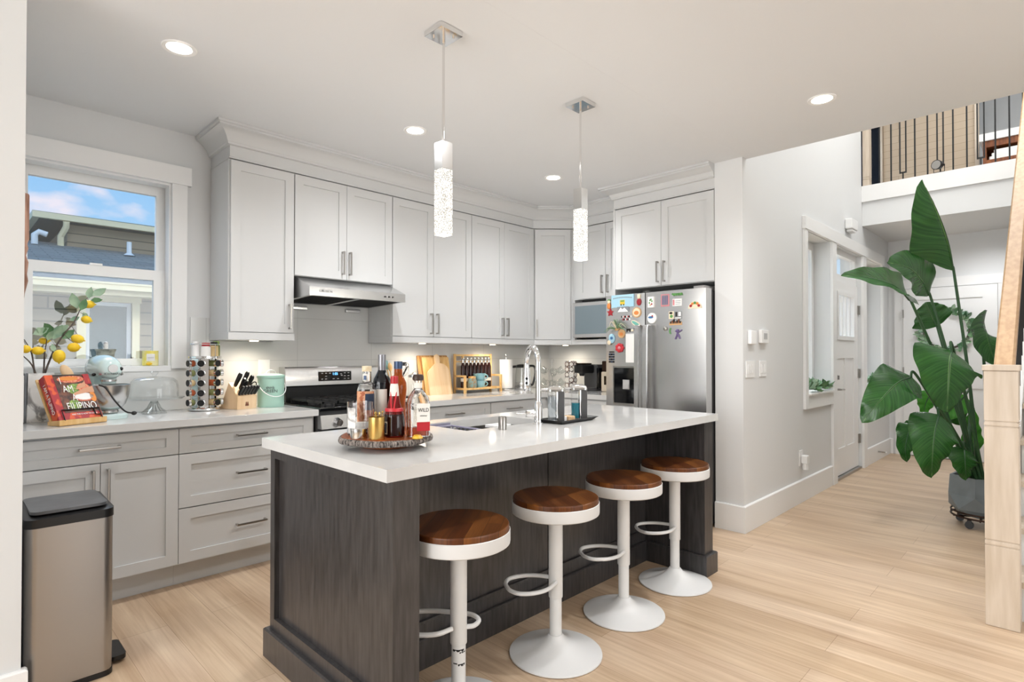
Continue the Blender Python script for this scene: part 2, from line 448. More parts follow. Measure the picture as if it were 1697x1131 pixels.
# ------------------------------------------------------------------ kitchen window
b = B()
b.box((.217, 3.968, wt), (1.125, 3.999, 2.445)); b.box((wr, 3.975, wb - .004), (1.103, 3.999, wt - .001)); b.box((.217, 3.975, wb - .004), (wl, 3.999, wt - .001))
w1 = struct('window_1', b, 'trim')
b = B()
b.box((wl, 3.985, wb - .02), (wr, 4.085, wb + .012))
b.box((wl, 4.0, wt - .012), (wr, 4.09, wt)); b.box((wl, 4.0, wb + .012), (wl + .012, 4.085, wt - .012)); b.box((wr - .012, 4.0, wb + .012), (wr, 4.085, wt - .012))
struct('window_sill', b, 'trim', w1)
b = B()
ox0, ox1 = wl + .001, wr - .001
for (x0, x1, z0, z1) in ((ox0, ox1, 2.266, wt - .001), (ox0, .343, 1.789, 2.266), (.962, ox1, 1.789, 2.266)):
    b.box((x0, 4.11, z0), (x1, 4.145, z1))
struct('upper_sash', b, 'white', w1)
b = B()
for (x0, x1, z0, z1) in ((ox0, ox1, wb + .013, 1.237), (ox0, ox1, 1.727, 1.789), (ox0, .365, 1.237, 1.727), (.945, ox1, 1.237, 1.727)):
    b.box((x0, 4.088, z0), (x1, 4.125, z1))
b.box((.62, 4.08, 1.789), (.68, 4.11, 1.80))
struct('lower_sash', b, 'white', w1)
b = B(); b.box((.343, 4.125, 1.789), (.962, 4.129, 2.266)); struct('upper_pane', b, 'pane', w1)
b = B(); b.box((.365, 4.104, 1.237), (.945, 4.108, 1.727)); struct('lower_pane', b, 'pane', w1)
# backsplash tiles
M['tile'] = planks('large_grey_tile', '#D6D6D4', '#D2D2D0', '#BDBDBB', .61, .305, ('X', 'Z'), msize=.0018, rough=.18, offset=0)
b = B()
b.box((.216, 3.990, .916), (1.128, 3.9985, 1.174)); b.box((1.128, 3.990, .916), (1.242, 3.9985, 1.5)); b.box((1.242, 3.990, .916), (4.619, 3.9985, 1.351))
b.box((1.652, 3.990, 1.351), (2.413, 3.9985, 1.64))
struct('trim_2', b, 'tile')
b = B(); b.box((4.611, 2.74, .916), (4.6195, 3.989, 1.351)); struct('trim_3', b, 'tile')

# ------------------------------------------------------------------ entry: front door with sidelights
b = B()
hx = 8.17
b.box((5.255, 1.612, 2.355), (hx, 1.644, 2.465)); b.box((5.262, 1.62, .785), (5.335, 1.644, 2.354)); b.box((5.336, 1.62, .785), (6.059, 1.644, .905))
b.box((6.06, 1.62, .001), (6.19, 1.644, 2.354)); 
w2 = struct('window_2', b, 'trim')
b = B(); b.box((5.336, 1.60, .905), (6.06, 1.80, .92)); struct('window_sill', b, 'trim', w2)
def sidelight(x0, x1, par):
    b = B()
    for (a, c, z0, z1) in ((x0, x1, .925, .985), (x0, x1, 2.28, 2.349), (x0, x0 + .06, .985, 2.28), (x1 - .06, x1, .985, 2.28)):
        b.box((a, 1.79, z0), (c, 1.83, z1))
    struct('window_frame', b, 'white', par)
    b = B(); b.box((x0 + .06, 1.805, .985), (x1 - .06, 1.809, 2.28)); struct('pane', b, 'pane', par)
sidelight(5.337, 6.058, w2)
b = B(); b.box((7.20, 1.62, .001), (7.34, 1.644, 2.354)); b.box((8.10, 1.62, .785), (8.165, 1.644, 2.354)); b.box((7.342, 1.62, .785), (8.098, 1.644, .905))
w3 = struct('window_3', b, 'trim')
sidelight(7.342, 8.098, w3)
b = B(); b.box((7.342, 1.62, .906), (8.098, 1.788, .92)); struct('window_sill', b, 'trim', w3)
# transom over the door
b = B()
for (a, c, z0, z1) in ((6.192, 7.198, 2.02, 2.09), (6.192, 7.198, 2.29, 2.349), (6.192, 6.25, 2.09, 2.29), (7.14, 7.198, 2.09, 2.29)):
    b.box((a, 1.69, z0), (c, 1.74, z1))
w4 = struct('window_4', b, 'trim')
b = B(); b.box((6.25, 1.712, 2.09), (7.14, 1.716, 2.29)); struct('pane', b, 'pane', w4)
# door leaf: two tall panels and a four-light window
dx0, dx1 = 6.215, 7.175
def leaf(b, x0, x1, y0, y1, z0, z1, holes):
    """slab in x/z with recessed rectangles: frame boxes around holes"""
    xs = sorted({x0, x1, *[h[0] for h in holes], *[h[1] for h in holes]}); zs = sorted({z0, z1, *[h[2] for h in holes], *[h[3] for h in holes]})
    for xa, xb in zip(xs, xs[1:]):
        for za, zb in zip(zs, zs[1:]):
            cx, cz = (xa + xb) / 2, (za + zb) / 2
            if not any(h[0] < cx < h[1] and h[2] < cz < h[3] for h in holes):
                b.box((xa, y0, za), (xb, y1, zb))
wx0, wx1 = 6.42, 6.99
b = B(); leaf(b, dx0, dx1, 1.672, 1.715, .03, 2.012, [(wx0, wx1, 1.44, 1.88), (6.40, 6.66, .30, 1.22), (6.74, 7.0, .30, 1.22)])
b.box((6.40, 1.682, .30), (6.66, 1.70, 1.22)); b.box((6.74, 1.682, .30), (7.0, 1.70, 1.22))
d1 = struct('door_1', b, 'trim')
b = B()
for i in range(3):
    x = wx0 + (wx1 - wx0) * (i + 1) / 4; b.box((x - .012, 1.668, 1.46), (x + .012, 1.69, 1.86))
leaf(b, wx0 - .03, wx1 + .03, 1.660, 1.671, 1.41, 1.91, [(wx0 + .01, wx1 - .01, 1.45, 1.87)])
struct('window_frame', b, 'trim', d1)
b = B(); b.box((wx0, 1.692, 1.44), (wx1, 1.696, 1.88)); struct('pane', b, 'pane', d1)
b = B(); b.cyl((6.29, 1.671, .91), (6.29, 1.655, .91), .028); b.cyl((6.29, 1.66, .91), (6.29, 1.615, .91), .010); b.tube([(6.29, 1.615, .91), (6.42, 1.617, .905)], .009); struct('door_handle', b, 'nickel', d1)
b = B(); b.cyl((6.29, 1.671, 1.03), (6.29, 1.645, 1.03), .028); b.box((6.285, 1.628, 1.01), (6.295, 1.645, 1.05)); struct('deadbolt', b, 'nickel', d1)
for z in (.33, 1.05, 1.75):
    b = B(); b.box((7.15, 1.662, z - .05), (7.2, 1.671, z + .05)); b.cyl((7.176, 1.657, z - .05), (7.176, 1.657, z + .05), .007, n=10); struct('hinge', b, 'nickel', d1)
b = B(); b.box((dx0, 1.64, .001), (dx1, 1.72, .025)); struct('threshold', b, 'steel_d', d1)
# closet door on the far foyer wall
b = B(); fy0, fy1 = .575, 1.485
b.box((8.515, fy1, .001), (8.539, fy1 + .09, 2.08)); b.box((8.515, fy0 - .09, .001), (8.539, fy0, 2.08)); b.box((8.51, fy0 - .10, 2.08), (8.539, fy1 + .10, 2.19))
b.box((8.53, fy0, 0.01), (8.538, fy1, 2.08))
d2 = struct('door_2', b, 'trim')
b = B(FR((8.528, fy1 - .004, 0), (0, -1, 0), (-1, 0, 0)))
leaf(b, 0, fy1 - fy0 - .008, 0, .03, .012, 2.07, [(.13, .77, 1.02, 1.93), (.13, .77, .2, .86)])
b.box((.13, 0, .2), (.77, .018, .86)); b.box((.13, 0, 1.02), (.77, .018, 1.93))
struct('door_panel', b, 'trim', d2)
for z in (.3, 1.05, 1.77):
    b = B(); b.cyl((8.492, fy1 - .002, z - .05), (8.492, fy1 - .002, z + .05), .009, n=10); struct('hinge', b, 'nickel', d2)

# ================================================================== CABINETS
def shaker(b, u0, u1, z0, z1, n0=.002, th=.02, st=.058, rec=.009, rail=None):
    rl = rail or st; n1 = n0 + th
    b.box((u0, n0, z0), (u0 + st, n1, z1)); b.box((u1 - st, n0, z0), (u1, n1, z1))
    b.box((u0 + st, n0, z0), (u1 - st, n1, z0 + rl)); b.box((u0 + st, n0, z1 - rl), (u1 - st, n1, z1))
    b.box((u0 + st, n0, z0 + rl), (u1 - st, n1 - rec, z1 - rl))
def pull(fr, u, z, ln, vert, par, n0=.022):
    b = B(fr); h = ln / 2; t = .0055
    if vert:
        b.box((u - t, n0 + .024, z - h), (u + t, n0 + .034, z + h), .002)
        for k in (-1, 1): b.box((u - t, n0, z + k * (h - .006) - t), (u + t, n0 + .025, z + k * (h - .006) + t))
    else:
        b.box((u - h, n0 + .024, z - t), (u + h, n0 + .034, z + t), .002)
        for k in (-1, 1): b.box((u + k * (h - .006) - t, n0, z - t), (u + k * (h - .006) + t, n0 + .025, z + t))
    return b.build('handle', 'nickel', par)
def front(par, fr, kind, u0, u1, z0, z1, hd=None, rail=None):
    b = B(fr); shaker(b, u0 + .0015, u1 - .0015, z0 + .0015, z1 - .0015, rail=rail); o = b.build(kind, 'cab', par)
    if hd: pull(fr, hd[1], hd[2], hd[3], hd[0] == 'v', o)
    return o
FW = FR((0, 3.432, 0), (1, 0, 0), (0, -1, 0))          # fronts of the base run under the window
FU = FR((0, 3.672, 0), (1, 0, 0), (0, -1, 0))          # fronts of the wall cabinets above
def base_cab(name, label, fr, u0, u1, dep, fronts, group=None, toe=True):
    t = thing(name, label, 'cabinet', fr @ Vector(((u0 + u1) / 2, -dep / 2, 0)), group)
    b = B(fr); b.box((u0 + .0005, -dep, .131), (u1 - .0005, 0, .873)); b.build('carcass', 'cab', t)
    if toe:
        b = B(fr); b.box((u0 + .0005, -dep, .001), (u1 - .0005, -.066, .13)); b.build('toe_kick', 'cab', t)
    for f in fronts: front(t, fr, *f)
    return t
base_cab('base_cabinet', 'greige base cabinet with one wide drawer over two doors behind the trash can', FW, .217, .911, .56,
         [('drawer', .217, .911, .727, .862, ('h', .562, .80, .17), .042), ('door', .217, .566, .135, .724, ('v', .536, .61, .17)), ('door', .566, .911, .135, .724, ('v', .597, .61, .17))])
base_cab('drawer_base_cabinet', 'greige base cabinet with a stack of three drawers left of the range', FW, .911, 1.682, .56,
         [('drawer', .911, 1.665, .727, .862, ('h', 1.288, .80, .17), .042), ('drawer', .911, 1.665, .433, .724, ('h', 1.288, .585, .17)), ('drawer', .911, 1.665, .135, .430, ('h', 1.288, .288, .17))])
base_cab('drawer_base_cabinet', 'greige base cabinet with drawers just right of the range', FW, 2.455, 3.21, .56,
         [('drawer', 2.465, 3.208, .727, .862, ('h', 2.82, .80, .17), .042), ('door', 2.465, 2.837, .135, .724, ('v', 2.80, .61, .17)), ('door', 2.837, 3.208, .135, .724, ('v', 2.87, .61, .17))])
base_cab('drawer_base_cabinet', 'greige base cabinet with drawer second to the right of the range near corner', FW, 3.212, 3.96, .56,
         [('drawer', 3.214, 3.90, .727, .862, ('h', 3.48, .80, .17), .042), ('door', 3.214, 3.557, .135, .724, ('v', 3.52, .61, .17)), ('door', 3.557, 3.90, .135, .724, ('v', 3.59, .61, .17))])
FC = FR((3.985, 0, 0), (0, -1, 0), (-1, 0, 0))
base_cab('base_cabinet', 'greige base cabinet between the corner and the refrigerator under the coffee maker', FC, -3.38, -2.742, .62,
         [('drawer', -3.378, -2.744, .727, .862, ('h', -3.06, .80, .17), .042), ('door', -3.378, -2.744, .135, .724, ('v', -2.80, .61, .17))])
# worktops
b = B(); b.box((.217, 3.37, .875), (1.686, 3.989, .915), .002); tag(b.build('worktop', 'quartz'), 'white quartz worktop under the window left of the range', 'countertop')
b = B(); b.prism([(2.452, 3.37), (3.95, 3.37), (3.95, 2.742), (4.610, 2.742), (4.610, 3.989), (2.452, 3.989)], .875, .915)
tag(b.build('worktop', 'quartz'), 'white L-shaped quartz worktop from the range round to the refrigerator', 'countertop')
# wall cabinets
def wall_cab(name, label, u0, u1, z0, z1, fronts, fr=FU, dep=.317, rail=True, rl=0, rr=0):
    t = thing(name, label, 'cabinet', fr @ Vector(((u0 + u1) / 2, -dep / 2, z0)))
    b = B(fr); b.box((u0 + .0005, -dep, z0), (u1 - .0005, 0, z1)); b.build('carcass', 'cab', t)
    for f in fronts: front(t, fr, *f)
    if rail:
        b = B(fr); b.box((u0 + .0005 - rl, -dep, z0 - .046), (u1 - .0005 + rr, .024, z0 - .001)); b.build('light_rail', 'cab', t)
    return t
Z0, Z1 = 1.40, 2.462
wall_cab('wall_cabinet', 'tall greige single-door wall cabinet left of the range hood', 1.243, 1.651, Z0, 2.468, [('door', 1.251, 1.649, Z0 + .002, Z1, ('v', 1.617, 1.51, .165))], rl=.004, rr=.004)
wall_cab('wall_cabinet', 'shorter greige two-door wall cabinet above the range hood', 1.652, 2.412, 1.787, 2.468,
         [('door', 1.653, 2.032, 1.789, Z1, ('v', 1.998, 1.905, .165)), ('door', 2.032, 2.411, 1.789, Z1, ('v', 2.052, 1.905, .165))], rail=False)
wall_cab('wall_cabinet', 'tall greige two-door wall cabinet directly right of the range hood', 2.413, 3.211, Z0, 2.468,
         [('door', 2.415, 2.804, Z0 + .002, Z1, ('v', 2.772, 1.508, .165)), ('door', 2.804, 3.210, Z0 + .002, Z1, ('v', 2.833, 1.508, .165))])
wall_cab('wall_cabinet', 'tall greige two-door wall cabinet above the bamboo spice shelf beside the corner', 3.212, 4.003, Z0, 2.468,
         [('door', 3.213, 3.606, Z0 + .002, Z1, ('v', 3.573, 1.508, .165)), ('door', 3.606, 4.001, Z0 + .002, Z1, ('v', 3.636, 1.508, .165))])
# diagonal corner cabinet
P, Q = Vector((4.005, 3.655)), Vector((4.268, 3.40)); dd = (Q - P); wd = dd.length; dd.normalize(); nn = Vector((-dd.y, dd.x)) * -1
nn = Vector((dd.y, -dd.x)); nn = nn if nn.dot(Vector((-1, -1))) > 0 else -nn
FD = FR((P.x - nn.x * .02, P.y - nn.y * .02, 0), (dd.x, dd.y, 0), (nn.x, nn.y, 0))
t = thing('corner_wall_cabinet', 'greige diagonal corner wall cabinet with a single narrow door', 'cabinet', (4.3, 3.7, Z0))
k = .022
pl = [(4.0045, 3.988), (4.0045, P.y + .03), (P.x + .008, P.y + .022), (Q.x + .022, Q.y + .010), (4.30, 3.40), (4.610, 3.40), (4.610, 3.988)]
b = B(); b.prism(pl, Z0, 2.468); b.build('carcass', 'cab', t)
front(t, FD, 'door', .012, wd - .01, Z0 + .002, Z1, ('v', .03, 1.512, .165))
b = B(); b.prism([(4.0045, 3.988), (4.0045, P.y - .004), (P.x, P.y - .004), (Q.x - .004, Q.y), (Q.x - .004, 3.40), (4.610, 3.40), (4.610, 3.988)], Z0 - .046, Z0 - .001); b.build('light_rail', 'cab', t)
# microwave cabinet on the refrigerator wall
FM = FR((4.29, 0, 0), (0, -1, 0), (-1, 0, 0))
t = wall_cab('wall_cabinet', 'short greige two-door wall cabinet above the microwave', -3.398, -2.742, 1.78, 2.468,
             [('door', -3.33, -3.008, 1.785, Z1, ('v', -3.04, 1.905, .165)), ('door', -3.008, -2.744, 1.785, Z1, ('v', -2.978, 1.905, .165))], fr=FM, dep=.32, rail=False)
b = B(FM); b.box((-3.398, -.32, 1.355), (-2.742, .024, 1.40)); b.build('shelf', 'cab', t)
b = B(FM); b.box((-3.398, -.32, 1.401), (-3.38, .0, 1.779)); b.box((-2.76, -.32, 1.401), (-2.742, .0, 1.779)); b.box((-3.379, -.32, 1.401), (-2.761, -.31, 1.779)); b.build('side_panel', 'cab', t)
# cabinet above the refrigerator, deep, with its tall end panel
FF = FR((4.022, 0, 0), (0, -1, 0), (-1, 0, 0))
t = wall_cab('wall_cabinet', 'deep greige two-door cabinet above the refrigerator', -2.739, -1.851, 1.803, 2.483,
             [('door', -2.72, -2.29, 1.806, 2.476, ('v', -2.316, 1.915, .165)), ('door', -2.29, -1.853, 1.806, 2.476, ('v', -2.258, 1.915, .165))], fr=FF, dep=.59, rail=False)
b = B(); b.box((4.0, 2.721, .001), (4.610, 2.739, 1.802)); b.build('end_panel', 'cab', t)
b = B(); b.box((4.0, 2.721, 1.803), (4.021, 2.739, 2.483)); b.build('face_stile', 'cab', t)
# crown moulding and frieze round all the wall cabinets
prof = [(-.02, 2.47), (.0, 2.47), (.0, 2.478), (-.004, 2.482), (-.004, 2.548), (.012, 2.552), (.012, 2.564), (.018, 2.57), (.026, 2.592), (.044, 2.615), (.066, 2.632), (.082, 2.638), (.082, 2.648), (.092, 2.652), (.092, CZ - .001), (-.02, CZ - .001)]
b = B(); b.sweep([(1.243, 3.998), (1.243, 3.655), (4.003, 3.655), (4.268, 3.396), (4.268, 2.80)], prof); struct('trim_4', b, 'cab')
prof2 = [(o, z + .015 if z < 2.6 else z) for o, z in prof]
b = B(); b.sweep([(4.5, 2.739), (4.0, 2.739), (4.0, 1.851)], prof2); struct('trim_5', b, 'cab')

# ================================================================== ISLAND
t = thing('kitchen_island', 'dark espresso stained wood island with panelled end and knee space', 'island', (2.08, 1.93, 0))
b = B()                                   # left end: post + recessed panel frame
xa, xb = .985, 1.085
b.box((xa, 1.485, .001), (xb, 1.5385, .8745)); b.box((xa, 2.355, .001), (xb, 2.395, .8745)); b.box((xa, 1.5385, .83), (xb, 2.355, .8745)); b.box((xa, 1.5385, .001), (xb, 2.355, .165))
b.build('end_panel_frame', 'espresso', t)
b = B(); b.box((xa + .02, 1.539, .1655), (xb - .005, 2.3545, .8295)); b.build('end_panel', 'espresso', t)
b = B(); b.sweep([(1.086, 1.4845), (.9845, 1.4845), (.9845, 2.3955), (1.0855, 2.3955)][::-1], [(0, .001), (.02, .001), (.02, .113), (.014, .119), (0, .119)]); b.build('skirting', 'espresso', t)
for (xa_, xb_) in ((1.0855, 2.152), (2.158, 3.0695)):
    b = B(); b.box((xa_, 1.87, .001), (xb_, 1.895, .8745)); b.build('back_panel', 'espresso', t)
b = B(); b.box((2.151, 1.88, .001), (2.159, 1.895, .8745)); b.build('panel_seam', 'black', t)
for (xa_, xb_) in ((1.0855, 1.66), (1.662, 2.26), (2.262, 3.0695)):
    b = B(); b.box((xa_, 2.37, .10), (xb_, 2.394, .8745)); b.build('door', 'espresso', t)
b = B(); b.box((1.0855, 1.896, .05), (3.0695, 2.369, .07)); b.build('floor_board', 'espresso', t)
b = B(); b.sweep([(1.0855, 1.8695), (3.0695, 1.8695)], [(0, .001), (.02, .001), (.02, .113), (.014, .119), (0, .119)]); b.build('skirting', 'espresso', t)
b = B(); b.box((1.0855, 1.856, .178), (3.0695, 1.8697, .19)); b.build('panel_bead', 'espresso', t)
b = B(); b.box((3.07, 1.485, .001), (3.17, 2.395, .8745)); b.build('end_post', 'espresso', t)
b = B(); b.sweep([(3.0695, 1.849), (3.0695, 1.4845), (3.1705, 1.4845), (3.1705, 2.3955)], [(0, .001), (.02, .001), (.02, .113), (.014, .119), (0, .119)]); b.build('skirting', 'espresso', t)
# worktop of the island with a sink cut-out
sx0, sx1, sy0, sy1 = 1.69, 2.235, 1.955, 2.29
b = B(); leaf_pts = [(.952, sx0), (sx0, sx1), (sx1, 3.209)]
b.box((.952, 1.468, .875), (sx0, 2.406, .915)); b.box((sx1, 1.468, .875), (3.209, 2.406, .915)); b.box((sx0, 1.468, .875), (sx1, sy0, .915)); b.box((sx0, sy1, .875), (sx1, 2.406, .915))
bmesh.ops.remove_doubles(b.bm, verts=b.bm.verts, dist=1e-5)
tag(b.build('island_worktop', 'quartz'), 'long white quartz worktop on the island', 'countertop')
b = B(); zz = .72
b.box((sx0 - .001, sy0 - .001, zz), (sx1 + .001, sy1 + .001, zz + .004))
for (p, q) in (((sx0 - .004, sy0 - .004, zz), (sx0 - .0005, sy1 + .004, .874)), ((sx1 + .0005, sy0 - .004, zz), (sx1 + .004, sy1 + .004, .874)), ((sx0, sy0 - .004, zz), (sx1, sy0 - .0005, .874)), ((sx0, sy1 + .0005, zz), (sx1, sy1 + .004, .874))):
    b.box(p, q)
t = thing('sink', 'stainless undermount sink set into the island worktop', 'sink', ((sx0 + sx1) / 2, (sy0 + sy1) / 2, zz))
b.build('basin', 'steel_d', t)
b = B(); b.cyl((1.96, 2.12, zz + .004), (1.96, 2.12, zz + .01), .045); b.build('drain', 'chrome', t)

# ================================================================== RANGE AND HOOD
RX0, RX1 = 1.692, 2.446
t = thing('range', 'stainless gas range with black cooktop and digital control panel', 'stove', ((RX0 + RX1) / 2, 3.65, 0))
b = B(); b.box((RX0, 3.40, .03), (RX1, 3.985, .90)); b.build('body', 'charcoal', t)
b = B(); b.box((RX0, 3.345, .17), (RX1, 3.398, .775), .004); b.build('oven_door', 'steel', t)
b = B(); b.box((RX0 + .08, 3.342, .30), (RX1 - .08, 3.3445, .66)); b.build('oven_window', 'blackgloss', t)
b = B(); b.tube([(RX0 + .06, 3.30, .745), (RX1 - .06, 3.30, .745)], .012, 12); 
for x in (RX0 + .09, RX1 - .09): b.cyl((x, 3.30, .745), (x, 3.345, .745), .009)
b.build('oven_handle', 'steel', t)
b = B(); b.extr([(3.34, .79), (3.36, .875), (3.398, .875), (3.398, .79)], RX0, RX1, 0); b.build('knob_panel', 'steel', t)
for i in range(5):
    x = RX0 + .11 + i * (RX1 - RX0 - .22) / 4
    b = B(); b.cyl((x, 3.352, .833), (x, 3.315, .825), .026, .022, 20); b.box((x - .005, 3.305, .805), (x + .005, 3.32, .845)); b.build('knob', 'steel', t)
b = B(); b.box((RX0, 3.345, .04), (RX1, 3.398, .16)); b.build('storage_drawer', 'steel', t)
b = B(); b.box((RX0 - .001, 3.36, .901), (RX1 + .001, 3.90, .925), .004); b.build('cooktop', 'blackgloss', t)
for i in range(3):
    x0 = RX0 + .03 + i * .235; x1 = x0 + .225
    b = B()
    for x in (x0 + .008, (x0 + x1) / 2, x1 - .008): b.box((x - .006, 3.40, .945), (x + .006, 3.86, .958))
    for y in (3.406, 3.52, 3.63, 3.74, 3.854): b.box((x0, y - .006, .945), (x1, y + .006, .958))
    for x in (x0 + .008, x1 - .008):
        for y in (3.406, 3.854): b.box((x - .007, y - .007, .9255), (x + .007, y + .007, .946))
    b.build('grate', 'iron', t)
for x in (RX0 + .14, RX0 + .375, RX0 + .61):
    for y in (3.52, 3.74):
        b = B(); b.cyl((x, y, .9255), (x, y, .938), .04, .035); b.build('burner', 'iron', t)
b = B(); b.box((RX0 + .012, 3.895, .9255), (RX1 - .012, 3.985, 1.03)); b.build('backguard_base', 'black', t)
b = B(); b.extr([(3.985, 1.031), (3.885, 1.031), (3.875, 1.04), (3.882, 1.155), (3.892, 1.172), (3.985, 1.172)], RX0 + .002, RX1 - .002, 0); b.build('backguard', 'steel', t)
b = B(); b.extr([(3.872, 1.068), (3.8765, 1.068), (3.880, 1.136), (3.8755, 1.136)], 1.937, 2.197, 0); cp = b.build('control_panel', 'blackgloss', t)
M['led'] = mat('blue_clock_digits', '#9BD4FF', .5, emit='#5FB4FF', es=2.2)
M['grey'] = mat('grey_print', '#B8B8B8', .5)
text('clock', '1:05', .026, (2.064, 3.8722, 1.118), (1, 0, 0), (0, .05, 1), 'led', cp)
for (x, z) in ((2.01, 1.128), (2.04, 1.128), (2.07, 1.128), (2.04, 1.106), (2.01, 1.086), (2.04, 1.086), (2.10, 1.086), (2.135, 1.086), (2.16, 1.122), (2.19, 1.128), (2.22, 1.128), (2.19, 1.106), (2.22, 1.106), (2.19, 1.086), (2.22, 1.086), (2.165, 1.11)):
    x -= .048; z -= .004; b = B(); b.box((x - .007, 3.871, z - .0025), (x + .007, 3.8735, z + .0025)); b.build('button_legend', 'grey', cp)
# hood
t = thing('range_hood', 'stainless under-cabinet range hood with sloping front', 'hood', (2.04, 3.75, 1.6))
HX0, HX1 = 1.672, 2.408
b = B()
pr = [(3.985, 1.785), (3.68, 1.785), (3.475, 1.703), (3.475, 1.645), (3.985, 1.628)]
A = [b.v((HX0, y, z)) for y, z in pr]; C = [b.v((HX1, y, z)) for y, z in pr]
for i in (0, 1, 2): b.face([A[i], A[i + 1], C[i + 1], C[i]])
b.face([A[4], A[0], C[0], C[4]]); b.face(A); b.face(C)
def zb(y): return 1.645 - (y - 3.475) / .51 * .017
for (x0, x1, ya, yb) in ((HX0, HX1, 3.475, 3.50), (HX0, HX1, 3.94, 3.985), (HX0, HX0 + .025, 3.50, 3.94), (HX1 - .025, HX1, 3.50, 3.94), (2.02, 2.06, 3.50, 3.94)):
    b.poly([(x0, ya, zb(ya)), (x1, ya, zb(ya)), (x1, yb, zb(yb)), (x0, yb, zb(yb))])
b.build('hood_shell', 'steel', t, recalc=True)
for (x0, x1) in ((HX0 + .026, 2.019), (2.061, HX1 - .026)):
    b = B()
    b.poly([(x0, 3.50, zb(3.5) + .012), (x1, 3.50, zb(3.5) + .012), (x1, 3.94, zb(3.94) + .012), (x0, 3.94, zb(3.94) + .012)])
    for k in range(26):
        u = x0 - .1 + k * (x1 - x0 + .2) / 25
        p0 = Vector((u - .05, 3.50, zb(3.5) + .006)); p1 = Vector((u + .05, 3.94, zb(3.94) + .006))
        def cl(p): return p
        ts = [0, 1]
        if p0.x < x0: ts[0] = (x0 - p0.x) / .1
        if p1.x > x1: ts[1] = (x1 - p0.x) / .1
        if ts[0] < ts[1]: b.tube([p0.lerp(p1, max(0, ts[0])), p0.lerp(p1, min(1, ts[1]))], .004, 4)
    for k in range(14):
        y = 3.51 + k * .032; b.tube([(x0, y, zb(y) + .006), (x1, y, zb(y) + .006)], .003, 4)
    b.build('grease_filter', 'iron', t)
for x in (1.83, 2.26):
    b = B(); b.box((x - .06, 3.955, 1.585), (x + .06, 3.984, 1.612), .004); b.build('grease_cup', 'steel', t)
text('hood_lettering', 'ORTECH', .024, (1.785, 3.4742, 1.677), (1, 0, 0), (0, 0, 1), 'black', t)
for i in range(5):
    b = B(); x = 2.235 + i * .016; b.cyl((x, 3.4749, 1.674), (x, 3.469, 1.674), .0055, n=12); b.build('button', 'chrome' if i % 2 else 'black', t)
# dish towel on the oven door
M['towel'] = noisy('speckled_white_dish_towel', '#A9A9A9', '#F2F1EE', nscale=60, lo=.38, hi=.48, rough=.9)
b = B(); b.box((1.72, 3.281, .42), (2.02, 3.285, .762)); b.box((1.72, 3.281, .759), (2.02, 3.322, .763)); b.box((1.72, 3.319, .50), (2.02, 3.322, .762))
tag(b.build('dish_towel', 'towel'), 'white speckled dish towel hung over the oven handle', 'towel')

# ================================================================== REFRIGERATOR AND MICROWAVE
t = thing('refrigerator', 'stainless side-by-side refrigerator covered in magnets with water dispenser', 'refrigerator', (4.2, 2.285, 0))
b = B(); b.box((3.955, 1.865, .02), (4.60, 2.712, 1.735)); b.build('body', 'charcoal', t)
def fdoor(y0, y1):
    b = B(); n = 10; pts = []
    for i in range(n + 1):
        s_ = i / n; y = y1 + (y0 - y1) * s_; pts.append((3.862 - .014 * (1 - (2 * s_ - 1) ** 2), y))
    pts += [(3.95, y0), (3.95, y1)]
    b.prism(pts, .06, 1.742); return b
b = fdoor(2.352, 2.716); ldr = b.build('freezer_door', 'steel', t)
b = fdoor(1.853, 2.344); rdr = b.build('fridge_door', 'steel', t)
for (y, par) in ((2.385, ldr), (2.311, rdr)):
    b = B(); pts = [(3.846, y, 1.485), (3.80, y, 1.475), (3.792, y, 1.30), (3.790, y, 1.05), (3.792, y, .80), (3.80, y, .56), (3.846, y, .55)]
    c = cat(pts, 5)
    for p, q in zip(c, c[1:]):
        pass
    A = [[b.v((p.x - .008, y - .017, p.z)), b.v((p.x - .008, y + .017, p.z)), b.v((p.x + .008, y + .017, p.z)), b.v((p.x + .008, y - .017, p.z))] for p in c]
    for q, r in zip(A, A[1:]): b.bridge(q, r)
    b.face(A[0]); b.face(A[-1]); b.build('handle', 'steel', par)
dy0, dy1 = 2.425, 2.635
b = B()
for (p, q) in (((3.838, dy0, .855), (3.858, dy1, .872)), ((3.838, dy0, 1.155), (3.858, dy1, 1.168)), ((3.838, dy0, .872), (3.858, dy0 + .010, 1.155)), ((3.838, dy1 - .010, .872), (3.858, dy1, 1.155))): b.box(p, q)
disp = b.build('water_dispenser', 'nickel', ldr)
b = B(); b.box((3.843, dy0 + .011, .873), (3.847, dy1 - .011, 1.154)); b.build('dispenser_recess', 'blackgloss', disp)
b = B(); b.box((3.836, 2.48, .985), (3.842, 2.54, 1.06)); b.box((3.830, 2.485, .99), (3.837, 2.53, 1.03), .003); b.build('ice_paddle', 'grey', disp)
b = B(); b.box((3.839, 2.44, 1.075), (3.8428, 2.62, 1.14)); b.build('control_strip', 'blackgloss', disp)
b = B(); b.box((3.87, 1.87, 1.7425), (3.96, 1.95, 1.762)); b.box((3.955, 1.87, 1.7355), (4.10, 1.95, 1.762)); b.build('hinge_cover', 'steel_d', t)
t = thing('microwave', 'stainless countertop microwave on the shelf left of the refrigerator', 'microwave', (4.4, 3.1, 1.402))
b = B(); b.box((4.262, 2.79, 1.418), (4.59, 3.362, 1.748), .004); b.build('case', 'steel_d', t)
b = B(); b.box((4.236, 2.79, 1.418), (4.261, 3.362, 1.748), .004); dr = b.build('door', 'steel', t)
b = B(); b.box((4.2335, 2.82, 1.452), (4.2358, 3.335, 1.715)); b.build('window', 'mwglass', dr)
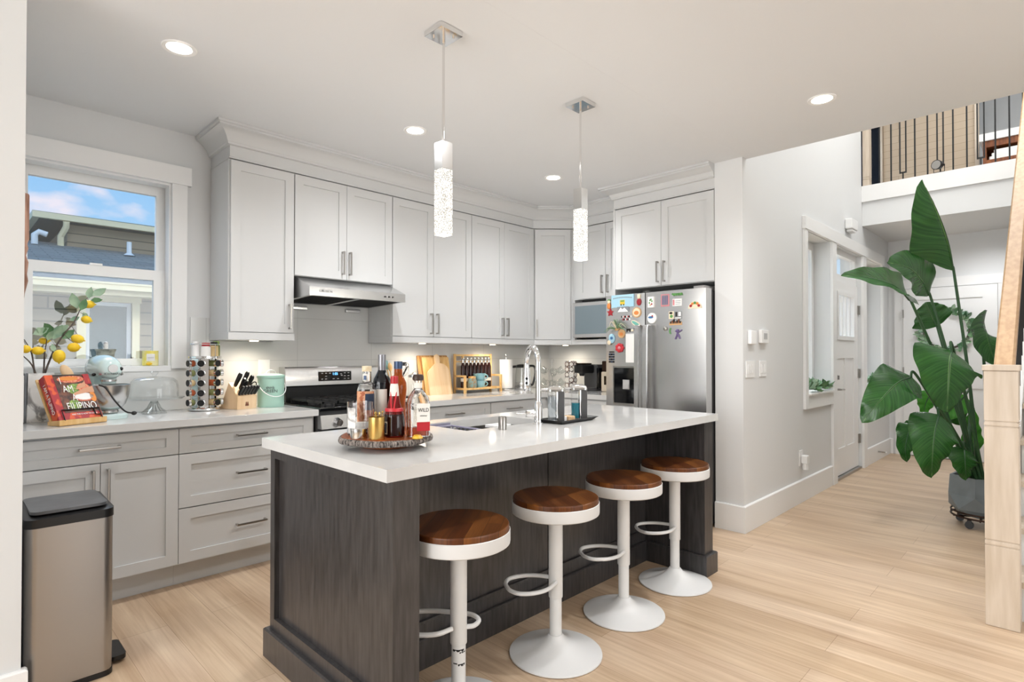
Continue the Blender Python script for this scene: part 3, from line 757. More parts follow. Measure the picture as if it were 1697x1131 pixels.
for y in (2.83, 3.32):
    b = B(); b.box((4.27, y - .02, 1.401), (4.56, y + .02, 1.417)); b.build('foot', 'black', t)
# dark slot between microwave and cabinet: its shade put in as a black slab
b = B(); b.box((4.30, 2.80, 1.749), (4.56, 3.30, 1.772), .003); tag(b.build('slot_shade_slab', 'black'), 'flat black slab standing in for the dark slot above the microwave', 'box')

# ================================================================== BAR STOOLS
def seat_wood(par):
    b = B(); b.lathe([(0, .632), (.179, .632), (.181, .634), (.181, .659), (.1795, .6625), (.177, .664), (0, .664)], n=48); return b.build('seat', 'walnut', par, smooth=14)
def make_stool(label, hooked=False):
    t = thing('bar_stool', label, 'stool', (0, 0, 0), 'bar stools along the island')
    seat_wood(t)
    b = B(); b.lathe([(0, .592), (.176, .592), (.184, .597), (.185, .602), (.185, .642), (.1825, .644), (.1825, .631), (0, .631)], n=48); b.build('seat_rim', 'whitemet', t)
    b = B(); b.lathe([(.026, .592), (.030, .59), (.030, .240), (.0285, .237), (.0265, .237)], n=24); b.build('upper_column', 'whitemet', t)
    b = B(); b.lathe([(.0255, .245), (.0255, .09), (.0255, .072)], n=24)
    low = b.build('lower_column', 'whitemet', t)
    if hooked:
        b = B()
        for (z, a0, a1, h) in ((.222, 3.3, 5.0, .007), (.214, 4.3, 5.3, .004), (.176, 3.4, 4.0, .005), (.172, 4.1, 5.2, .006), (.168, 4.6, 4.9, .004)):
            n = 7; rr = .0257
            for i in range(n):
                aa, ab = a0 - 2.4 + (a1 - a0) * i / n, a0 - 2.4 + (a1 - a0) * (i + 1) / n
                j0, j1 = .5 + .5 * math.sin(i * 2.3), .5 + .5 * math.sin(i * 2.3 + 2.3)
                b.poly([(rr * math.cos(aa), rr * math.sin(aa), z - h * j0), (rr * math.cos(ab), rr * math.sin(ab), z - h * j1), (rr * math.cos(ab), rr * math.sin(ab), z + h * .4), (rr * math.cos(aa), rr * math.sin(aa), z + h * .4)])
        o = b.build('worn_paint', 'iron', low); o['label'] = 'dark chipped patches where white paint has worn off'
    b = B(); b.lathe([(0, .001), (.192, .001), (.196, .004), (.195, .009), (.15, .019), (.095, .036), (.06, .053), (.042, .066), (.034, .076), (.030, .082), (.0, .084)], n=56); b.build('base', 'whitemet', t)
    b = B()
    z = .305
    if hooked:
        pts = [(.015, .04, z), (.06, .085, z), (.14, .095, z), (.215, .06, z), (.225, .0, z), (.20, -.06, z), (.13, -.085, z), (.05, -.085, z), (-.03, -.075, z), (-.065, -.045, z - .004), (-.055, -.01, z - .008), (-.025, .0, z - .01)]
    else:
        pts = [(.01, .030, z + .004), (.06, .075, z), (.12, .092, z - .002), (.18, .08, z - .003), (.208, .04, z - .004), (.213, .0, z - .004), (.208, -.04, z - .004), (.18, -.08, z - .003), (.12, -.092, z - .002), (.06, -.075, z), (.01, -.030, z + .004)]
    b.tube(cat(pts, 5), .0085, 10); b.build('footrest', 'whitemet', t)
    b = B(); b.tube([(.02, -.02, .585), (.06, -.085, .575), (.085, -.12, .555)], .005, 8); b.build('height_lever', 'whitemet', t)
    return t
st_lab = ['bar stool at the near end of the island, its lower column chipped', 'second bar stool from the near end of the island',
          'third bar stool from the near end of the island, between two other stools', 'bar stool at the far end of the island beside the wall end, lever showing']
spots = [(1.307, 1.555, 5.35), (1.842, 1.556, math.radians(150)), (2.358, 1.558, math.radians(145)), (2.876, 1.566, math.radians(140))]
s0 = make_stool(st_lab[1])
s0.location = (*spots[1][:2], 0); s0.rotation_euler = (0, 0, spots[1][2]); LOC[s0.name] = Vector(s0.location)
for i in (2, 3): dup(s0, (*spots[i][:2], 0), spots[i][2], st_lab[i])
s1 = make_stool(st_lab[0], True); s1.location = (*spots[0][:2], 0); s1.rotation_euler = (0, 0, math.radians(128))

# ================================================================== TRASH CAN
def rrect(x0, y0, x1, y1, r, n=5):
    pts = []
    for (cx, cy, a) in ((x1 - r, y0 + r, -90), (x1 - r, y1 - r, 0), (x0 + r, y1 - r, 90), (x0 + r, y0 + r, 180)):
        for i in range(n + 1):
            an = math.radians(a + 90 * i / n); pts.append((cx + r * math.cos(an), cy + r * math.sin(an)))
    return pts
t = thing('trash_can', 'tall brushed steel step trash can with black lid in the corner', 'trash can', (.36, 2.86, 0))
b = B(); b.prism(rrect(.226, 2.702, .496, 3.035, .035), .022, .622); b.build('bin_body', 'steel_d', t)
b = B(); b.prism(rrect(.224, 2.70, .498, 3.037, .036), .001, .021); b.build('base_ring', 'black', t)
b = B(); P0 = rrect(.223, 2.699, .499, 3.038, .037); 
A = [b.v((x, y, .623)) for x, y in P0]; C = [b.v((x, y, .655 + (.03 if False else .012) * (y - 2.70) / .33)) for x, y in P0]
D = [b.v((.361 + (x - .361) * .9, 2.868 + (y - 2.868) * .92, .660 + .014 * (y - 2.70) / .33)) for x, y in P0]
b.bridge(A, C); b.bridge(C, D); b.face(A); b.face(D); lid = b.build('lid_rim', 'black', t)
M['lidtop'] = noisy('scuffed_grey_lid', '#4A4C4F', '#5A5C5F', nscale=14, rough=.3)
b = B(); b.prism([(.361 + (x - .361) * .86, 2.868 + (y - 2.868) * .88) for x, y in P0], .668, .679); b.build('lid_panel', 'lidtop', lid)
b = B(); b.prism(rrect(.498, 2.78, .556, 2.95, .02), .012, .03); b.box((.45, 2.83, .008), (.51, 2.90, .02)); b.build('pedal', 'black', t)

# ================================================================== LAMPS OF THE KITCHEN
def spot(name, loc, power, angle=120, blend=.8, col=(.98, .985, 1), size=.05):
    d = bpy.data.lights.new(name, 'SPOT'); d.energy = power; d.spot_size = math.radians(angle); d.spot_blend = blend; d.color = col; d.shadow_soft_size = size
    o = bpy.data.objects.new(name, d); COL.objects.link(o); o.location = loc; return o
dl_lab = ['round recessed ceiling light near the window, leftmost of the four', 'round recessed ceiling light in front of the wall cabinets behind the near pendant',
          'round recessed ceiling light between the corner cabinet and the two pendants', 'round recessed ceiling light at right near the ceiling edge by the stairwell']
def downlight(x, y, label, e=26):
    t = thing('recessed_light', label, 'ceiling light', (x, y, CZ), 'recessed ceiling lights')
    b = B(); b.lathe([(.052, CZ - .003), (.070, CZ - .006), (.073, CZ - .001), (.052, CZ - .001)], (x, y, 0), 40); b.build('trim_ring', 'white', t)
    b = B(); b.lathe([(0, CZ - .0045), (.052, CZ - .0035), (.052, CZ - .001), (0, CZ - .001)], (x, y, 0), 40); b.build('lens', 'em_disc', t)
    spot('recessed_and_fill_spot', (x, y, CZ - .02), e, 150, 1, size=.03)
for (x, y), l in zip(((.764, 2.891), (2.089, 2.911), (3.42, 2.909), (3.40, .958)), dl_lab): downlight(x, y, l, 50 if y < 1 else 44)
for (x, y, e) in ((2.089, .958, 50), (1.2, -1.2, 30), (2.6, -1.2, 40), (-1.6, -2, 30)): spot('recessed_and_fill_spot', (x, y, CZ - .02), e, 150, 1, size=.03)  # first is a ceiling light over the island; other three are added fill without fixtures
spot('foyer_fill', (7.9, .6, 2.66), 48, 165, 1, size=.1)  # added fill without a fixture, brightens the far foyer
M['crystal'] = noisy('lit_bubble_glass', '#FFFFFF', '#9A978F', nscale=260, detail=1, lo=.40, hi=.56, rough=.15)
_m = M['crystal']; _t = _m.node_tree; _p = _t.nodes['Principled BSDF']
_r = [n for n in _t.nodes if n.type == 'VALTORGB'][0]
_t.links.new(_r.outputs[0], _p.inputs['Emission Color']); _p.inputs['Emission Strength'].default_value = .6
M['satin'] = mat('satin_chrome', '#E3E3E2', .22, 1)
def pendant(x, y, zt, zm, zb, label):
    t = thing('pendant_lamp', label, 'pendant lamp', (x, y, CZ), 'pendant lamps over the island')
    b = B(); b.box((x - .06, y - .06, CZ - .024), (x + .06, y + .06, CZ - .001), .002)
    b.build('canopy', 'chrome', t)
    for (dx, dy) in ((-.03, .03), (.03, -.03)):
        b = B(); b.cyl((x + dx, y + dy, CZ - .024), (x + dx, y + dy, CZ - .032), .005, n=12); b.build('screw', 'chrome', t)
    b = B(); b.cyl((x, y, CZ - .024), (x, y, CZ - .055), .007, n=14); b.cyl((x, y, CZ - .05), (x, y, zt + .0), .0058, n=12); b.build('rod', 'chrome', t)
    w = .0285
    b = B(); b.box((x - w, y - w, zm), (x + w, y + w, zt), .0015); b.build('socket_block', 'satin', t)
    b = B(); b.box((x - w, y - w, zb), (x + w, y + w, zm - .0005), .002); b.build('crystal_shade', 'crystal', t)
    d = bpy.data.lights.new('pendant_glow', 'POINT'); d.energy = 5; d.color = (1, .93, .82); d.shadow_soft_size = .05
    o = bpy.data.objects.new('pendant_glow', d); COL.objects.link(o); o.location = (x, y, zb - .08)
pendant(1.531, 1.926, 2.18, 2.062, 1.779, 'chrome and crystal pendant over the island end nearest the window')
pendant(2.507, 1.934, 2.185, 2.07, 1.787, 'chrome and crystal pendant over the island end nearest the refrigerator')
# under-cabinet puck lights
def puck(x, y, label):
    b = B(); b.lathe([(0, 1.3535), (.028, 1.3535), (.028, 1.3475), (.022, 1.3465), (0, 1.3465)], (x, y, 0), 24)
    o = b.build('puck_light', 'em_puck'); tag(o, label, 'light', 'under-cabinet puck lights')
    spot('puck_lamp', (x, y, 1.335), 7.5, 175, 1, (1, .88, .72), .03)
puck(1.45, 3.80, 'small round light under the wall cabinet left of the range hood')
puck(2.80, 3.80, 'small round light under the wall cabinets above the cutting boards')
puck(3.60, 3.80, 'small round light under the wall cabinets near the corner')
b = B()
puck(4.42, 3.60, 'small round light under the diagonal corner cabinet')

# ================================================================== STAIRS, NEWEL, RAILING
NX0, NX1, NY0, NY1 = 3.447, 3.569, .166, .288
t = thing('newel_post', 'square pale maple newel post at the foot of the stairs', 'post', (3.51, .227, 0))
b = B()
for (z0, z1) in ((.001, .372), (.378, .396), (.402, .925), (.931, .948), (.954, 1.186)): b.box((NX0, NY0, z0), (NX1, NY1, z1), .002)
for z in (.375, .399, .928, .951): b.box((NX0 + .004, NY0 + .004, z - .004), (NX1 - .004, NY1 - .004, z + .004))
b.build('post_shaft', 'maple', t)
b = B(); b.box((NX0 - .006, NY0 - .006, 1.187), (NX1 + .006, NY1 + .006, 1.214), .003); b.build('post_cap', 'maple', t)
t = thing('staircase', 'straight staircase with wood treads and white risers climbing beside the hall', 'stairs', (5.3, -.4, 0))
for i in range(14):
    b = B(); x = 3.60 + i * .265; z = .192 * (i + 1)
    b.box((x - .025, -1.045, z - .028), (x + .265, .205, z)); tr = b.build('tread', 'maple', t)
    b = B(); b.box((x, -1.045, z - .192 + .001), (x + .018, .20, z - .029)); b.build('riser', 'trim', t)
b = B(); sl = .192 / .265
b.extr([(3.572, .001), (3.572, .20), (3.60 + .265 * 13, .192 * 14 - .05), (7.26, 2.69), (7.26, 2.35), (4.02, .001)], .207, .235, 1); b.build('stringer', 'trim', t)
t = thing('stair_railing', 'sloping maple handrail with black iron balusters beside the stairs', 'railing', (5.3, .225, 1))
b = B(); s_ = .80; x0, x1 = 3.575, 7.20
pr = [(.187, -.045), (.187, .028), (.195, .04), (.255, .04), (.263, .028), (.263, -.045)]
A = [b.v((x0, y, 1.15 + z)) for y, z in pr]; C = [b.v((x1, y, 1.15 + s_ * (x1 - x0) + z)) for y, z in pr]
b.bridge(A, C); b.face(A); b.face(C); b.build('handrail', 'oakrail', t)
for i in range(27):
    x = 3.70 + i * .13
    b = B(); b.box((x - .007, .218, .24 + sl * (x - 3.6) ), (x + .007, .232, 1.10 + s_ * (x - 3.575))); b.build('baluster', 'iron', t)

# upper landing railing
BY = [1.483, 1.374, ('r', 1.293, 1.239), 1.159, 1.049, ('r', .967, .916), .835, .724, ('r', .641, .589), .504, .399, ('r', .30, .25), .14, .03]
t = thing('landing_railing', 'black iron railing with open rectangle balusters along the upper landing', 'railing', (7.31, .8, 3.144))
for q in BY:
    b = B(); x = 7.31
    if isinstance(q, tuple):
        a, c = q[1], q[2]; m_ = (a + c) / 2
        b.box((x - .007, m_ - .006, 3.144), (x + .007, m_ + .006, 3.225)); b.box((x - .007, m_ - .006, 3.83), (x + .007, m_ + .006, 4.10))
        b.box((x - .007, c - .006, 3.222), (x + .007, a + .006, 3.236)); b.box((x - .007, c - .006, 3.816), (x + .007, a + .006, 3.83))
        b.box((x - .007, a - .006, 3.236), (x + .007, a + .006, 3.816)); b.box((x - .007, c - .006, 3.236), (x + .007, c + .006, 3.816))
    else:
        b.box((x - .007, q - .0065, 3.144), (x + .007, q + .0065, 4.10))
    b.build('baluster', 'iron', t)
b = B(); b.box((7.28, -.1, 4.10), (7.34, 1.576, 4.15), .004); b.build('handrail', 'maple', t)
t = thing('landing_post', 'square maple post where the upper railing meets the hall wall', 'post', (7.35, 1.61, 3.144))
b = B()
for (z0, z1) in ((3.144, 3.22), (3.226, 3.245), (3.25, 3.80), (3.806, 3.825), (3.83, 4.25)): b.box((7.29, 1.578, z0), (7.40, 1.643, z1), .002)
for z in (3.223, 3.2475, 3.803, 3.8275): b.box((7.293, 1.581, z - .004), (7.397, 1.642, z + .004))
b.build('post_shaft', 'maple', t)
# the far side of the landing: a boarded blind-like screen, white wall, dresser with a chest
M['boards'] = planks('pale_horizontal_boards', '#C6B39C', '#C0AC94', '#9A866C', 3, .085, ('Y', 'Z'), msize=.002, rough=.5)
b = B(); b.box((8.40, .76, 3.121), (8.44, 1.66, 4.9)); tag(b.build('board_screen', 'boards'), 'pale wood horizontal board screen behind the upper landing railing', 'screen')
b = B(); b.box((8.36, 1.665, 3.121), (8.44, 1.70, 4.9)); tag(b.build('screen_post', 'maple'), 'narrow pale wood upright at left edge of the board screen', 'post')
b = B(); b.box((8.36, .72, 3.121), (8.44, .757, 4.9)); tag(b.build('screen_post', 'maple'), 'narrow pale wood upright at right edge of the board screen', 'post')
M['navy'] = mat('dark_gap_navy', '#1E2430', .8)
b = B(); b.box((8.6, 1.72, 3.121), (8.64, 1.98, 4.9)); tag(b.build('dark_gap_panel', 'navy'), 'narrow dark panel added for the gap between wood post and board screen', 'panel')  # dark panel added to fill the gap beside the board screen
t = thing('dresser', 'brown wood shelf unit with white cloths on the upper landing', 'shelf', (8.25, .4, 3.121))
M['chest'] = noisy('reddish_brown_wood', '#6B3A22', '#93572F', scale=(3, 20, 3), nscale=2, rough=.45)
b = B(); b.box((8.05, .10, 3.121), (8.45, .66, 3.39)); b.box((8.05, .10, 3.53), (8.45, .66, 3.60)); b.box((8.05, .63, 3.39), (8.45, .66, 3.53)); b.box((8.42, .10, 3.39), (8.45, .63, 3.53)); b.build('frame', 'chest', t)
b = B(); b.box((8.03, .08, 3.601), (8.47, .69, 3.68)); b.build('white_top', 'trim', t)
for i in range(5):
    b = B(); y = .60 - i * .11; b.cyl((8.05, y, 3.31), (8.035, y, 3.31), .012, n=10); b.build('knob', 'maple', t)
for i, w_ in enumerate(('bottom', 'middle', 'top')):
    z = 3.392 + i * .035; b = B(); b.prism(rrect(8.06 + .004 * i, .12, 8.38, .61 - .02 * i, .02), z, z + .033)
    tag(b.build('folded_cloth', 'paper'), 'folded white cloth, %s of the stack in the brown shelf unit upstairs' % w_, 'cloth', 'folded cloths upstairs')
t = thing('floodlight', 'small black floodlight clamped on the landing ledge', 'lamp', (7.262, .945, 3.144))
b = B(); b.cyl((7.275, .945, 3.225), (7.225, .965, 3.222), .042, .05, 24); b.build('housing', 'black', t)
b = B(); b.cyl((7.2245, .965, 3.222), (7.222, .966, 3.222), .043, n=24); b.build('lens', 'nickel', t)
b = B(); b.tube([(7.26, .90, 3.225), (7.255, .90, 3.148), (7.255, .99, 3.148), (7.26, .99, 3.225)], .004, 6); b.build('bracket', 'black', t)

# ================================================================== HALL WALL FITTINGS
HY = 1.6445
def plate(name, x, z, w, h, label, cat_, rock=0, m='white'):
    t = thing(name, label, cat_, (x, HY - .004, z))
    b = B(); b.box((x - w / 2, HY - .007, z - h / 2), (x + w / 2, HY, z + h / 2), .002); b.build('cover_plate', m, t)
    for i in range(rock):
        xx = x + (i - (rock - 1) / 2) * w / rock * .82
        b = B(); b.box((xx - .014, HY - .011, z - .032), (xx + .014, HY - .0075, z + .032), .0015); b.build('rocker', 'white', t)
    return t
plate('light_switch', 4.116, 1.155, .15, .118, 'white rocker switch plate nearest the kitchen, below the plain box', 'switch', 3)
plate('light_switch', 4.353, 1.155, .13, .118, 'white rocker switch plate below the thermostat', 'switch', 2)
t = thing('alarm_box', 'plain white wall box left of the thermostat', 'sensor', (4.13, HY, 1.385)); b = B(); b.box((4.075, HY - .03, 1.335), (4.175, HY, 1.435), .008); b.build('case', 'white', t)
t = thing('thermostat', 'white thermostat with small grey screen on hall wall', 'thermostat', (4.345, HY, 1.39))
b = B(); b.box((4.275, HY - .028, 1.345), (4.415, HY, 1.445), .006); b.build('case', 'white', t)
b = B(); b.box((4.31, HY - .0295, 1.375), (4.375, HY - .0283, 1.42)); b.build('screen', 'grey', t)
t = plate('outlet', 5.187, .375, .085, .13, 'white outlet low on the hall wall with a plugged-in air freshener', 'outlet')
b = B(); b.box((5.17, HY - .06, .33), (5.23, HY - .0075, .40), .008); b.cyl((5.20, HY - .035, .33), (5.20, HY - .035, .28), .022, .026, 16)
tag(b.build('air_freshener', 'white'), 'white plug-in air freshener in the low hall outlet', 'air freshener')
t = thing('door_chime', 'white boxy wall sensor above the front door trim', 'sensor', (6.69, HY, 2.6)); b = B(); b.box((6.57, HY - .07, 2.56), (6.80, HY, 2.665), .012); b.box((6.61, HY - .06, 2.535), (6.76, HY - .005, 2.559), .006); b.build('case', 'white', t)
t = thing('door_stop', 'small spring door stop on the far hall baseboard', 'door stop', (7.86, 1.62, .105)); b = B(); b.tube([(7.86, 1.626, .105), (7.86, 1.55, .10)], .008, 8); b.build('spring', 'nickel', t); b = B(); b.cyl((7.86, 1.552, .10), (7.86, 1.538, .10), .011, n=12); b.build('rubber_tip', 'white', t)

# leaf sprays: each a thing with stem and a leaf mass
def leaflet(b, p, d, nrm, L, w):
    d = Vector(d).normalized(); nrm = Vector(nrm); s = d.cross(nrm)
    s = s.normalized() if s.length > 1e-6 else Vector((1, 0, 0)); up = s.cross(d)
    p = Vector(p); a = [p, p + d * L * .35 + s * w, p + d * L * .7 + s * w * .8, p + d * L + up * L * .1, p + d * L * .7 - s * w * .8, p + d * L * .35 - s * w]
    m_ = p + d * L * .5 - up * L * .06
    vs = [b.v(q) for q in a]; c = b.v(m_)
    for i in range(6): b.face([c, vs[i], vs[(i + 1) % 6]])
def garland(x0, x1, y, z, label, n=46):
    t = thing('leaf_garland', label, 'garland', ((x0 + x1) / 2, y, z)); rnd = random.Random(int(x0 * 100))
    pts = [(x0 + (x1 - x0) * i / 8, y + rnd.uniform(-.015, .015), z + .02 + rnd.uniform(0, .02)) for i in range(9)]
    b = B(); b.tube(cat(pts, 3), .004, 6); b.build('stem', 'stem', t)
    for m_, k in (('leafA', .6), ('leafD', .4)):
        b = B()
        for i in range(int(n * k)):
            s = rnd.random(); x = x0 + (x1 - x0) * s; a = rnd.uniform(0, 2 * PI); e = rnd.uniform(-.15, .9)
            d = (math.cos(a) * math.cos(e), math.sin(a) * math.cos(e) * .55 - .25, math.sin(e))
            leaflet(b, (x, y, z + .025), d, (rnd.uniform(-1, 1), rnd.uniform(-1, 1), 1), rnd.uniform(.07, .12), rnd.uniform(.018, .03))
        o = b.build('leaves', m_, t, recalc=False)
garland(5.44, 6.0, 1.66, .925, 'grey-green eucalyptus garland on the sidelight sill left of front door', 70)
garland(7.42, 7.98, 1.68, .925, 'grey-green eucalyptus garland on the sidelight sill right of front door', 50)
# wreath
t = thing('wreath', 'green leaf wreath hanging on the closet door', 'wreath', (8.48, 1.05, 1.55)); rnd = random.Random(5)
b = B(); b.tube([(8.485, 1.05 + .22 * math.cos(a), 1.55 + .22 * math.sin(a)) for a in [2 * PI * i / 30 for i in range(30)]], .012, 8, closed=True); b.build('ring', 'stem', t)
for m_, n in (('leafA', 70), ('leafD', 90)):
    b = B()
    for i in range(n):
        a = rnd.uniform(0, 2 * PI); rr = rnd.uniform(.19, .25); aa = a + rnd.uniform(-1.2, 1.2)
        leaflet(b, (8.475, 1.05 + rr * math.cos(a), 1.55 + rr * math.sin(a)), (rnd.uniform(-.5, .02), math.cos(aa), math.sin(aa)), (-1, rnd.uniform(-.4, .4), rnd.uniform(-.4, .4)), rnd.uniform(.05, .09), rnd.uniform(.014, .022))
    b.build('leaves', m_, t, recalc=False)

# ================================================================== WHAT STANDS OUTSIDE
M['ground'] = noisy('gravel_yard', '#8F8B84', '#B5B0A6', nscale=8, rough=.9)
M['siding'] = planks('beige_lap_siding', '#968974', '#928570', '#635848', 6, .165, ('X', 'Z'), msize=.012, rough=.7)
M['shingle'] = planks('blue_grey_shingles', '#7E7F7B', '#93938E', '#5E5F5C', .35, .14, ('X', 'Y'), msize=.008, rough=.9)
M['cream'] = mat('cream_fascia_paint', '#F0E0B8', .5)
M['soffit'] = mat('dark_green_soffit', '#4A5A58', .7)
M['stucco'] = mat('pale_backdrop_wall', '#F4F7F6', .7)
b = B(); b.box((-14, 4.3, -.5), (22, 40, -.45)); tag(b.build('yard', 'ground'), 'grey gravel ground between the two houses', 'ground', kind='structure')
b = B(); b.box((4.9, 4.2, -.449), (26, 4.3, 6)); tag(b.build('wall_backdrop', 'stucco'), 'added pale backdrop wall whitening the view through the entry sidelights', 'wall', kind='structure')  # added backdrop that turns the entry glass white
t = thing('neighbor_house', 'beige sided neighbouring house with blue-grey shingle roofs and cream gutters', 'house', (4, 11, -.45))
b = B(); b.box((-6, 9.5, -.44), (1.35, 12.9, 2.28)); b.box((2.0, 9.5, -.44), (9, 12.9, 2.28)); b.box((1.35, 9.5, -.44), (2.0, 12.9, .9)); b.box((1.35, 9.5, 1.985), (2.0, 12.9, 2.28)); b.box((1.36, 9.66, .9), (1.99, 12.9, 1.985)); b.build('lower_wall', 'siding', t)
b = B()
for (p, q) in (((1.30, 9.46, .82), (1.40, 9.499, 1.99)), ((1.93, 9.46, .82), (2.02, 9.499, 1.99)), ((1.28, 9.46, 1.985), (2.04, 9.499, 2.09)), ((1.28, 9.46, .80), (2.04, 9.499, .90))): b.box(p, q)
wf = b.build('house_window', 'cream', t)
b = B(); b.box((1.40, 9.55, .9), (1.45, 9.6, 1.985)); b.box((1.88, 9.55, .9), (1.93, 9.6, 1.985)); b.box((1.45, 9.55, .9), (1.88, 9.6, .95)); b.box((1.45, 9.55, 1.935), (1.88, 9.6, 1.985)); b.build('sash', 'white', wf)
M['hazeglass'] = noisy('dull_window_reflection', '#4A5A5C', '#6E7D7E', nscale=40, rough=.25)
b = B(); b.box((1.45, 9.58, .95), (1.88, 9.59, 1.935)); b.build('pane', 'hazeglass', wf)
b = B(); zr = lambda y: 2.20 + .25 * (y - 8.93)
b.extr([(8.93, zr(8.93)), (13.5, zr(13.5)), (13.5, zr(13.5) - .1), (8.93, zr(8.93) - .06)], -6.5, 9.5, 0); b.build('lower_roof', 'shingle', t)
b = B(); b.box((-6.5, 8.87, 2.105), (9.5, 8.96, 2.195)); b.box((-6.5, 8.855, 2.175), (9.5, 8.97, 2.20)); b.build('gutter', 'cream', t)
b = B(); b.box((-6.5, 8.975, 2.04), (9.5, 9.01, 2.13)); b.build('fascia', 'cream', t)
b = B(); b.box((-6.5, 9.01, 2.06), (9.5, 9.5, 2.08)); b.build('soffit', 'cream', t)
b = B(); b.box((1.66, 13.2, 2.3), (12, 18, 3.74)); b.build('upper_wall', 'siding', t)
b = B(); b.box((1.24, 13.02, 3.68), (12.4, 18.5, 3.70)); b.build('upper_soffit', 'soffit', t)
b = B(); b.box((1.14, 12.93, 3.685), (12.4, 13.02, 3.79)); b.box((1.14, 13.02, 3.685), (1.24, 18.5, 3.79)); b.build('upper_gutter', 'cream', t)
b = B()
e0 = [(1.14, 12.93, 3.795), (12.4, 12.93, 3.795), (12.4, 18.5, 3.795), (1.14, 18.5, 3.795)]; e1 = [(3.9, 15.7, 4.35), (9.6, 15.7, 4.35)]
vs = [b.v(p) for p in e0]; us = [b.v(p) for p in e1]
b.face(vs); b.face([vs[0], vs[1], us[1], us[0]]); b.face([vs[2], vs[3], us[0], us[1]]); b.face([vs[1], vs[2], us[1]]); b.face([vs[3], vs[0], us[0]]); b.build('upper_roof', 'shingle', t)
b = B(); b.tube([(1.62, 12.97, 3.68), (1.62, 13.0, 3.58), (1.56, 13.14, 3.42), (1.56, 13.14, 3.1)], .05, 8); b.build('downspout', 'cream', t)
b = B(); b.cyl((2.50, 12.55, zr(12.55)), (2.50, 12.55, zr(12.55) + .26), .04, n=14); b.cyl((2.5, 12.55, zr(12.55)), (2.5, 12.55, zr(12.55) + .05), .1, .05, 14); b.build('vent_pipe', 'white', t)
b = B(); b.tube([(1.17, 12.9, zr(12.9)), (1.17, 12.9, 3.36), (1.23, 12.9, 3.42), (1.34, 12.88, 3.38)], .05, 10); b.build('vent_pipe', 'white', t)

# ================================================================== ON THE LEFT WORKTOP
CT = .9155
def textured(name, cols, scale=60):
    return noisy(name, cols[0], cols[1], nscale=scale, lo=.45, hi=.55, rough=.6)
t = thing('document_folder', 'grey document folder standing upright left of the marble vase', 'folder', (.30, 3.80, CT))
M['folder'] = mat('slate_grey_card', '#6E7276', .5)
b = B(); b.box((.288, 3.74, CT), (.296, 3.93, 1.17)); b.box((.306, 3.74, CT), (.314, 3.93, 1.165)); b.box((.296, 3.924, CT), (.306, 3.93, 1.165)); b.build('cover', 'folder', t)
b = B(); b.box((.2975, 3.745, CT + .002), (.3045, 3.92, 1.155)); b.build('sheets', 'paper', t)
t = thing('vase', 'square white marble vase holding the lemon branch', 'vase', (.372, 3.82, CT))
b = B(FR((.374, 3.82, CT), (1, 0, 0), (0, 1, 0)))
def sq(b, r, z): return [b.v((x * r, y * r, z)) for x, y in ((-1, -1), (1, -1), (1, 1), (-1, 1))]
A = [sq(b, .058, 0), sq(b, .052, .25), sq(b, .046, .25), sq(b, .046, .12)]
for p, q in zip(A, A[1:]): b.bridge(p, q)
b.face(A[0]); b.face(A[-1]); b.build('vase_body', 'marble', t, smooth=0)
t = thing('lemon_branch', 'leafy branch hung with bright yellow lemons in marble vase', 'plant', (.38, 3.82, 1.06))
LB = [(.372, 3.82, 1.06)]
for pts in ([(.366, 3.82, 1.06), (.358, 3.82, 1.149), (.338, 3.82, 1.212), (.300, 3.82, 1.262)], [(.368, 3.82, 1.06), (.351, 3.82, 1.171), (.338, 3.82, 1.271), (.309, 3.82, 1.34)],
            [(.376, 3.82, 1.06), (.387, 3.82, 1.161), (.391, 3.82, 1.262), (.40, 3.82, 1.345)], [(.378, 3.82, 1.06), (.392, 3.82, 1.161), (.43, 3.82, 1.287), (.468, 3.82, 1.368), (.511, 3.82, 1.434), (.537, 3.82, 1.501), (.57, 3.82, 1.575)]):
    c = cat(pts, 5); n = len(c); b = B(); b.tube(c, [.0055 - .0035 * i / n for i in range(n)], 7); b.build('stem', 'stem', t)
anch = [(.57, 3.82, 1.57), (.54, 3.82, 1.49), (.50, 3.82, 1.42), (.47, 3.82, 1.37), (.43, 3.82, 1.29), (.391, 3.82, 1.26), (.40, 3.82, 1.34), (.309, 3.82, 1.33)]
for (c, rx, rz, tl), a in zip((((.579, 3.85, 1.54), .030, .023, 0), ((.569, 3.84, 1.454), .025, .021, .3), ((.524, 3.79, 1.346), .030, .024, .3), ((.504, 3.76, 1.300), .028, .025, 0), ((.441, 3.74, 1.253), .028, .034, 0), ((.362, 3.80, 1.282), .027, .022, 0), ((.392, 3.86, 1.335), .023, .018, 0), ((.313, 3.79, 1.29), .022, .021, 0)), anch):
    b = B(Matrix.Translation(c) @ Matrix.Rotation(tl, 4, 'Y')); b.ball((0, 0, 0), (rx, (rx + rz) / 2, rz), 18, 12)
    k = (0, 0, -1) if rz > rx else (1, 0, 0); e = max(rx, rz)
    b.cyl(tuple(v * e * .9 for v in k), tuple(v * (e + .006) for v in k), .006, .002, 8)
    o = b.build('lemon', 'lemon', t)
    b = B(); b.tube([Vector(c) + Vector((0, 0, rz * .95)), (Vector(c) + Vector(a)) / 2 + Vector((0, 0, .01)), a], .0014, 5); b.build('stalk', 'stem', t)
rnd = random.Random(3)
